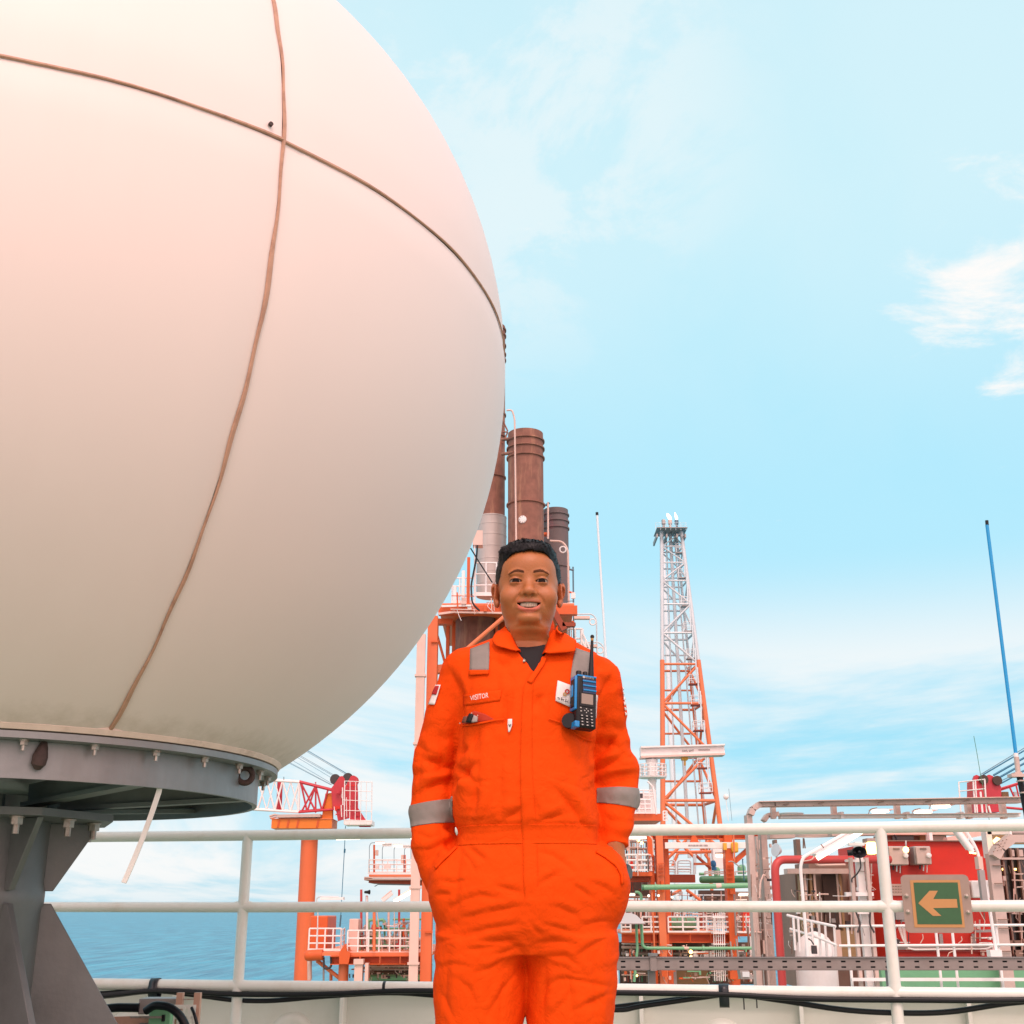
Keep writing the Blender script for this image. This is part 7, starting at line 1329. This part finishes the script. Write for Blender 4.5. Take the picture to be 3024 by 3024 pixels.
# sewn seams
for a in ([(410, 375), (560, 352), (770, 325)], [(1020, 315), (1180, 365), (1330, 432)], [(955, 760), (985, 1060), (975, 1200)], [(445, 690), (640, 690), (860, 660)], [(560, 375), (555, 560)]): fold([z2(*p) for p in a], 1.8, 1.6, .1)
v = v + n * dd[:, None]
cover = link('coverall', to_mesh('coverall', v, f), M['coverall'], man, 0); cover.data.polygons.foreach_set('use_smooth', [True] * len(cover.data.polygons))
bvh = BVHTree.FromPolygons([tuple(p) for p in v], [tuple(q) for q in f]); CO = Vector((0, 0, CAM_Z))
def cast(u, w_, off):                                   # point on the suit seen at photo pixel (1932 scale), lifted by off
    d = pixdir(u * 3024 / 1932, w_ * 3024 / 1932).normalized(); p, nn, _, _ = bvh.ray_cast(CO, d)
    if p is None: p = CO + d * (2.62 / d.y); nn = Vector((0, -1, 0))
    return p + (nn * .6 - d * .4).normalized() * off
def resample(pl, m):
    P = np.array(pl, float); L_ = np.r_[0, np.cumsum(np.linalg.norm(np.diff(P, axis=0), axis=1))]; t = np.linspace(0, L_[-1], m); return np.stack([np.interp(t, L_, P[:, 0]), np.interp(t, L_, P[:, 1])], 1)
def drape(name, mat, left, right, off=.002, nx=8, ny=12, thick=.0012, par_=None, conv=b2, lift=None, smooth=60, avg=0):
    A, Bq = resample([conv(*p) for p in left], ny + 1), resample([conv(*p) for p in right], ny + 1); G_ = np.zeros((ny + 1, nx + 1, 3))
    for j in range(ny + 1):
        for i in range(nx + 1):
            q = A[j] * (1 - i / nx) + Bq[j] * (i / nx); o = off + (lift(i / nx, j / ny) if lift else 0); G_[j, i] = cast(q[0], q[1], o)[:]
    for _ in range(avg):
        H = G_.copy(); H[1:-1, 1:-1] = (G_[:-2, 1:-1] + G_[2:, 1:-1] + G_[1:-1, :-2] + G_[1:-1, 2:] + 2 * G_[1:-1, 1:-1]) / 6; G_ = H
    me = bpy.data.meshes.new(name); me.from_pydata([tuple(p) for p in G_.reshape(-1, 3)], [], [(j * (nx + 1) + i, j * (nx + 1) + i + 1, (j + 1) * (nx + 1) + i + 1, (j + 1) * (nx + 1) + i) for j in range(ny) for i in range(nx)])
    o = link(name, me, M[mat], par_ or man, smooth)
    if thick: s_ = o.modifiers.new('thick', 'SOLIDIFY'); s_.thickness = thick; s_.offset = 0
    return o
def suit_band(name, mat, lines, sel, off):              # clean strip of the suit between two cutting planes through the lens-independent rows
    bm = bmesh.new(); bm.from_mesh(cover.data)
    bmesh.ops.delete(bm, geom=[q for q in bm.faces if not sel(q.calc_center_median())], context='FACES')
    for (p, q, keep) in lines:
        a, b = W(*p, PY), W(*q, PY); dirv = (b - a).normalized(); nrm = Vector((0, -1, -.0)).cross(dirv).normalized() * keep
        bmesh.ops.bisect_plane(bm, geom=bm.verts[:] + bm.edges[:] + bm.faces[:], plane_co=a, plane_no=nrm, clear_outer=True)
    bm.normal_update()
    for q in bm.verts: q.co += q.normal * off
    me = bpy.data.meshes.new(name); bm.to_mesh(me); bm.free(); me.materials.clear(); o = link(name, me, M[mat], man, 0); me.polygons.foreach_set('use_smooth', [True] * len(me.polygons))
    s_ = o.modifiers.new('thick', 'SOLIDIFY'); s_.thickness = .0018; s_.offset = -1; return o
def px1(c): return project(np.array([c[:]]))[0]
def in_px(u0, v0, u1, v1):
    a, b = W(u0, (v0 + v1) / 2, PY).x, W(u1, (v0 + v1) / 2, PY).x; z0, z1 = zv(v1), zv(v0); return lambda c: a < c.x < b and z0 < c.z < z1
suit_band('reflective_band', 'reflective', [((777, 1519), (854, 1507), 1), ((777, 1560), (858, 1551), -1)], in_px(740, 1470, 856, 1590), .002)
suit_band('reflective_band', 'reflective', [((1120, 1487), (1204, 1486), 1), ((1126, 1514), (1202, 1524), -1)], in_px(1126, 1450, 1240, 1560), .002)
suit_band('waist_belt', 'coverall', [((860, 1563), (1130, 1561), 1), ((860, 1598), (1130, 1596), -1)], in_px(866, 1540, 1122, 1620), .0014)
# t-shirt seen in the V
S = SDF(ar(-.10, .18, .004), ar(PY - .13, PY + .10, .004), ar(1.30, 1.50, .004)); S.loft([(q[0], q[1], q[2], q[3] - .016, q[4] - .011) for q in (row(1212, 948, 1058, .064, .010), row(1228, 918, 1085, .071, .009), row(1248, 884, 1118, .085, .006), row(1275, 862, 1142, .100, .004), row(1310, 858, 1144, .110, .0))], .0, 2.35)
zn = zv(1226); X, Y, Z = S.xs[:, None, None], S.ys[None, :, None], S.zs[None, None, :]; S.F = np.maximum(S.F, Z - (zn + .16 * (Y - PY + .07)) + 0 * X)
v, f = S.mesh(); v = relax(v, f, 2, .5); ts = link('t_shirt', to_mesh('t_shirt', v, f), M['tshirt'], man, 0); ts.data.polygons.foreach_set('use_smooth', [True] * len(ts.data.polygons))
# collar leaves
drape('collar_leaf', 'coverall', [(742, 18), (690, 62), (640, 100), (610, 150), (640, 195), (690, 215)], [(742, 18), (765, 70), (792, 125), (815, 170), (835, 210), (852, 242)], .006, 8, 14, .003, lift=lambda a, b: .004 + .007 * b * (1 - .4 * a), avg=3)
drape('collar_leaf', 'coverall', [(1150, 0), (1125, 60), (1100, 120), (1075, 180), (1058, 225), (1045, 268)], [(1150, 0), (1190, 60), (1240, 105), (1330, 165), (1328, 215), (1322, 250)], .006, 10, 14, .003, lift=lambda a, b: .004 + .009 * b, avg=3)
# placket strip and its edge
n2 = lambda x, y: (x * 1932 / 3024, y * 1932 / 3024)
drape('placket', 'coverall', [(1568, 1983), (1554, 2012), (1546, 2032), (1542, 2085), (1539, 2153), (1536, 2250), (1537, 2300), (1540, 2440), (1544, 2494), (1546, 2600), (1550, 2684)], [(1583, 1975), (1577, 2008), (1575, 2038), (1574, 2085), (1573, 2153), (1573, 2250), (1575, 2300), (1585, 2440), (1588, 2494), (1590, 2600), (1592, 2684)], .0018, 4, 80, .0014, conv=n2, avg=1, lift=lambda a, b: -.0022 * a - (.004 * max(0, b - .9) / .1))
drape('lapel_edge', 'coverall', [(1600, 1942), (1590, 1962), (1572, 1986), (1556, 2014)], [(1616, 1942), (1606, 1966), (1588, 1992), (1570, 2020)], .004, 3, 14, .003, conv=n2)
# shoulder stripes
drape('shoulder_stripe', 'reflective', [(414, 204), (413, 290), (410, 392)], [(582, 142), (582, 260), (576, 392)], .003, 6, 10)
drape('shoulder_stripe', 'reflective', [(1338, 196), (1318, 270), (1296, 400), (1290, 470)], [(1466, 240), (1464, 300), (1452, 400), (1440, 470)], .003, 6, 10)
drape('shoulder_tab', 'coverall', [(408, 388), (404, 432)], [(580, 388), (574, 424)], .0045, 8, 3, .003)
drape('snap_button', 'bolt_steel', [(874, 292), (874, 318)], [(894, 292), (894, 318)], .004, 3, 3, .003)
drape('snap_button', 'bolt_steel', [(1020, 296), (1022, 308)], [(1030, 300), (1030, 310)], .006, 2, 2, .002)
# chest pockets
drape('pocket_flap', 'coverall', [(350, 602), (352, 650), (352, 698)], [(688, 556), (684, 605), (672, 652)], .0016, 12, 5, .0012, avg=1)
drape('pocket_shade', 'coverall_shade', [(348, 858), (385, 790), (450, 738), (540, 768), (622, 815)], [(348, 860), (400, 856), (480, 846), (550, 832), (622, 817)], .003, 5, 16, .001)  # shade of the open pocket put in as a darker patch draped on the suit
drape('pocket_lip', 'coverall', [(340, 862), (400, 858), (480, 848), (550, 834), (640, 815), (720, 806)], [(338, 878), (400, 874), (480, 864), (550, 850), (640, 831), (720, 822)], .0045, 3, 20, .0018)
drape('side_pocket_edge', 'coverall', [(1352, 800), (1420, 838), (1490, 892), (1522, 960), (1524, 1020)], [(1346, 815), (1410, 852), (1476, 904), (1508, 965), (1510, 1022)], .003, 2, 16, .003, conv=z2)
drape('side_pocket_edge', 'coverall', [(436, 772), (390, 815), (330, 872), (296, 912)], [(444, 782), (400, 826), (340, 882), (306, 922)], .003, 2, 16, .003, conv=z2)
drape('care_tag', 'patch_white', [(750, 818), (748, 870), (748, 930)], [(784, 816), (782, 870), (762, 928)], .006, 4, 6, .001)
drape('tag_print', 'ink', [(758, 862), (764, 885)], [(762, 860), (768, 884)], .0075, 2, 4, .0004); drape('tag_print', 'ink', [(772, 862), (764, 885)], [(776, 862), (768, 886)], .0075, 2, 4, .0004)
drape('pocket_lip', 'coverall', [(1100, 806), (1220, 842), (1300, 906), (1400, 970), (1480, 995)], [(1098, 816), (1212, 852), (1292, 916), (1395, 981), (1480, 1006)], .0035, 3, 20, .0018)
def drape_text(txt, quad, mat, name, off, par_=None):   # quad: bl, br, tr, tl in b2 pixels
    cu = bpy.data.curves.new('t', 'FONT'); cu.body = txt; cu.resolution_u = 3; to = bpy.data.objects.new('t', cu); C.objects.link(to); bpy.context.view_layer.update()
    me = bpy.data.meshes.new_from_object(to.evaluated_get(bpy.context.evaluated_depsgraph_get())); bpy.data.objects.remove(to); bpy.data.curves.remove(cu)
    P = np.array([q.co[:] for q in me.vertices]); mn, mx_ = P.min(0), P.max(0); Q = [np.array(b2(*q)) for q in quad]
    for q in me.vertices:
        s_, t_ = (q.co.x - mn[0]) / (mx_[0] - mn[0]), (q.co.y - mn[1]) / (mx_[1] - mn[1]); p = (Q[0] * (1 - s_) + Q[1] * s_) * (1 - t_) + (Q[3] * (1 - s_) + Q[2] * s_) * t_; q.co = cast(p[0], p[1], off)
    me.name = name; return link(name, me, M[mat], par_ or man, 0)
drape_text('VISITOR', [(428, 655), (578, 630), (578, 584), (428, 612)], 'patch_white', 'name_lettering', .0095)
pt = drape('logo_patch', 'patch_white', [(1178, 480), (1166, 570), (1160, 655)], [(1522, 602), (1516, 700), (1510, 806)], .004, 12, 8, .0015, avg=1)
drape_text('skkmigas', [(1172, 646), (1440, 762), (1446, 712), (1176, 612)], 'ink', 'patch_lettering', .0078, pt)
def ringpatch(cx_, cy_, r0, r1, mat, off):
    vs = []
    for k in range(24):
        t = 2 * math.pi * k / 24
        for r in (r0, r1): q = b2(cx_ + r * math.cos(t), cy_ + r * math.sin(t)); vs.append(cast(q[0], q[1], off))
    MB().add(vs, [(2 * k, 2 * k + 1, 2 * ((k + 1) % 24) + 1, 2 * ((k + 1) % 24)) for k in range(24)]).build('patch_ring', M[mat], pt, 0)
ringpatch(1258, 576, 11, 23, 'patch_red', .0076); ringpatch(1236, 600, 8, 17, 'patch_gold', .0080)
fp = drape('flag_patch', 'patch_white', [(120, 516), (88, 600), (52, 688)], [(158, 516), (135, 600), (104, 690)], .004, 4, 8, .0015)
drape('flag_red_half', 'patch_red', [(122, 526), (84, 602)], [(148, 526), (124, 604)], .0060, 4, 6, .0008, par_=fp)
for k in range(6): drape('sleeve_lettering', 'patch_white', [(1738 + 5 * k, 530 + 44 * k), (1741 + 5 * k, 562 + 44 * k)], [(1754 + 4 * k, 540 + 44 * k), (1758 + 4 * k, 556 + 44 * k)], .004, 2, 3, .001)
# glasses tucked in the chest pocket
gt = thing('folded_glasses', 'folded dark glasses tucked in the chest pocket below VISITOR', 'glasses', cast(*b2(440, 850), .01))
for nm, l, r, m_ in (('temple', [(425, 770), (402, 848)], [(455, 778), (438, 848)], 'black_plastic'), ('temple', [(462, 785), (440, 846)], [(492, 800), (486, 842)], 'print_soft'), ('lens', [(384, 800), (372, 850)], [(410, 795), (398, 850)], 'leather')): drape(nm, m_, l, r, .012, 3, 4, .004, par_=gt)
for (x, y) in ((362, 852), (443, 770), (493, 789)): q = cast(*b2(x, y), .013); MB().lathe([(.0001, -.0018), (.0018, 0), (.0001, .0018)], q, 8).build('hinge_stud', M['tooth'], gt, 60)
# wristwatch on the left wrist
wc = W(1161, 1648, PY + .006); wax = (W(1154, 1585, PY + .008) - W(1160, 1645, PY + .006)).normalized()
wat = MB().lathe([(.0262, -.011), (.0282, -.009), (.0286, 0), (.0282, .009), (.0262, .011)], wc, 32, wax).build('watch_strap', M['watch_black'], man, 50)
MB().lathe([(.0001, .0345), (.014, .0345), (.016, .032), (.016, .026)], wc, 24, Vector((.85, -.5, .1))).build('watch_case', M['watch_black'], wat, 40); MB().lathe([(.0001, .0350), (.0125, .0350), (.0125, .0344)], wc, 24, Vector((.85, -.5, .1))).build('watch_face', M['glass_dark'], wat, 40)
# boots (below the picture)
for cxb in (-.088, .150): 
    bt = SDF(ar(cxb - .09, cxb + .09, .008), ar(PY - .24, PY + .14, .008), ar(-.02, .24, .008)); bt.cap((cxb, PY + .03, .06), (cxb, PY + .02, .22), .062, .058, .02); bt.cap((cxb, PY + .05, .045), (cxb, PY - .15, .04), .046, .046, .03, sq=(1, 1, 1)); bt.F = np.maximum(bt.F, -bt.zs[None, None, :] + 0 * bt.F)
    v, f = bt.mesh(); bo_ = link('boot', to_mesh('boot', v, f), M['leather'], man, 0); bo_.data.polygons.foreach_set('use_smooth', [True] * len(bo_.data.polygons)); bo_['label'] = 'brown safety boot'

# ---- handheld radio hung at the chest pocket
b3 = lambda x, y, Y: at(1600 + x / 5.52, 1850 + y / 5.52, Y)
mk('radio_blue', (.0, .20, .50), .35, var=.06, scale=80); mk('radio_key', (.42, .40, .38), .5); mk('radio_screen', (.26, .20, .165), .25, var=.05); mk('radio_navy', (.008, .03, .10), .4)
hit = cast((1600 + 690 / 5.52) * 1932 / 3024, (1850 + 1262 / 5.52) * 1932 / 3024, 0); Yr = hit.y - .030
rc_ = b3(690, 1262, Yr); rad = thing('two_way_radio', 'black and blue handheld radio with antenna clipped at the chest pocket', 'radio', rc_)
yaw, roll = R(20), R(4.6); e1 = Vector((math.cos(yaw), math.sin(yaw), 0)); nf = Vector((math.sin(yaw), -math.cos(yaw), .0)); upv = (Vector((0, 0, 1)) + nf * -.10).normalized(); nf = e1.cross(upv).normalized(); e1, upv = (e1 * math.cos(roll) - upv * math.sin(roll)), (upv * math.cos(roll) + e1 * math.sin(roll))
mr = mpp(1725, 2079, Yr); Wr, Hr, Tr = 330 / 5.52 * mr / math.cos(yaw), 860 / 5.52 * mr * 1.0, .030
def rl_(x, y, o=0.0):                                   # sheet pixel on the radio's front face to world
    t = (1262 - y) / 860; s_ = (x - 690 - (1262 - y) * .085) / 330; return rc_ + e1 * (s_ * Wr) + upv * (t * Hr) + nf * (Tr / 2 + o) 
def slab(name, mat, x0, y0, x1, y1, o0, o1, bevel=.0012):
    c = (rl_(x0, (y0 + y1) / 2) + rl_(x1, (y0 + y1) / 2)) / 2; ww = abs(x1 - x0) / 330 * Wr / 2; hh = abs(y1 - y0) / 860 * Hr / 2; return MB().obox(c + nf * ((o0 + o1) / 2), e1 * ww, upv * hh, nf * (o1 - o0) / 2).build(name, M[mat], rad, 35, bevel)
xc = lambda x, y: x + 0                                # columns already follow the tilt through rl_
def tx(x, y): return x
MB().obox(rc_, e1 * Wr / 2, upv * Hr / 2, nf * Tr / 2).build('body', M['black_plastic'], rad, 35, .0045)
MB().obox(rc_ - e1 * (Wr / 2 + .0015) + upv * Hr * .17, e1 * .003, upv * Hr * .33, nf * Tr * .46).build('side_frame', M['radio_blue'], rad, 35, .002)
MB().obox(rc_ - e1 * (Wr / 2 + .0045) + upv * Hr * .16 + nf * .002, e1 * .0022, upv * Hr * .27, nf * Tr * .30).build('side_rubber', M['black_plastic'], rad, 35, .0015)
MB().obox(rc_ - e1 * (Wr / 2 + .0068) + upv * Hr * .20 + nf * .003, e1 * .0016, upv * Hr * .115, nf * Tr * .20).build('talk_key', M['radio_blue'], rad, 35, .0012)
MB().obox(rc_ + upv * (Hr / 2 + .001), e1 * Wr * .49, upv * .0022, nf * Tr * .47).build('top_frame', M['radio_blue'], rad, 35, .0015)
MB().obox(rc_ - e1 * Wr * .46 - upv * Hr * .44 + nf * Tr * .1, e1 * .0055, upv * Hr * .06, nf * Tr * .44).build('corner_guard', M['radio_blue'], rad, 35, .002)
slab('speaker_panel', 'radio_navy', 640, 880, 880 - 20, 1110, .0002, .0012)
for y in (915, 990, 1065): slab('grille_bar', 'radio_blue', 640, y - 14, 858, y + 14, .0008, .0034)
slab('screen_bezel', 'black_plastic', 575, 1105, 812, 1340, .0003, .0014); slab('screen', 'radio_screen', 600, 1130, 792, 1300, .0012, .0019, .0004)
q = rl_(665, 850, .0008); MB().lathe([(.0001, .0006), (.0027, .0006), (.0027, 0)], q, 16, nf).build('emblem', M['radio_key'], rad, 30)
q0 = rl_(690, 866, .0010); text_mesh('MOTOROLA', 'maker_lettering', 'radio_key', rad, q0, e1, upv, .0205, .0036)
for r_ in range(4):
    for c_ in range(3): slab('key', 'black_plastic', 560 + 80 * c_, 1480 + 50 * r_, 616 + 80 * c_, 1512 + 50 * r_, .0002, .0020, .0005); slab('key_legend', 'radio_key', 574 + 80 * c_, 1488 + 50 * r_, 602 + 80 * c_, 1504 + 50 * r_, .0019, .0022, 0)
for (x, y) in ((575, 1370), (575, 1425), (745, 1385), (745, 1440)): slab('soft_key', 'radio_key', x - 8, y - 9, x + 18, y + 9, .0002, .0018, .0004)
for (dx_, dz_) in ((0, 1), (1, 0), (0, -1), (-1, 0)): q = rl_(668, 1410, .0012) + e1 * dx_ * .0040 + upv * dz_ * .0040; MB().lathe([(.0001, .0010), (.0013, .0008), (.0014, 0)], q, 10, nf).build('nav_key', M['radio_key'], rad, 40)
for (s_, r_) in ((-.30, .0062), (.02, .0054)): MB().lathe([(r_, 0), (r_, .010), (r_ * .85, .0125), (.0001, .0128)], rc_ + e1 * Wr * s_ + upv * (Hr / 2 + .002), 16, upv).build('knob', M['black_plastic'], rad, 40)
ab = rc_ + e1 * Wr * .32 + upv * (Hr / 2); ad = (upv + e1 * .02).normalized(); La = 770 / 5.52 * mr
MB().tube([ab, ab + ad * .014, ab + ad * .016, ab + ad * La * .55, ab + ad * La * .93], .005, 14, radii=[.0068, .0062, .0060, .0040, .0029]).build('antenna', M['black_plastic'], rad, 40); MB().tube([ab + ad * La * .87, ab + ad * La * .93], .0031, 12).build('antenna_band', M['patch_gold'], rad); MB().lathe([(.0030, 0), (.0044, .002), (.0044, .005), (.003, .0075), (.0001, .008)], ab + ad * La * .93, 14, ad).build('antenna_tip', M['black_plastic'], rad, 40)
MB().lathe([(.0001, .0), (.016, .0), (.017, .006), (.016, .012), (.0001, .012)], rc_ - e1 * Wr * .52 - upv * Hr * .34 - nf * Tr * .55, 24, (nf - e1 * .8)).build('swivel_clip', M['black_plastic'], rad, 40)
MB().obox(rc_ - nf * (Tr / 2 + .006) - upv * Hr * .15, e1 * Wr * .35, upv * Hr * .3, nf * .007).build('belt_clip', M['black_plastic'], rad, 35, .002)
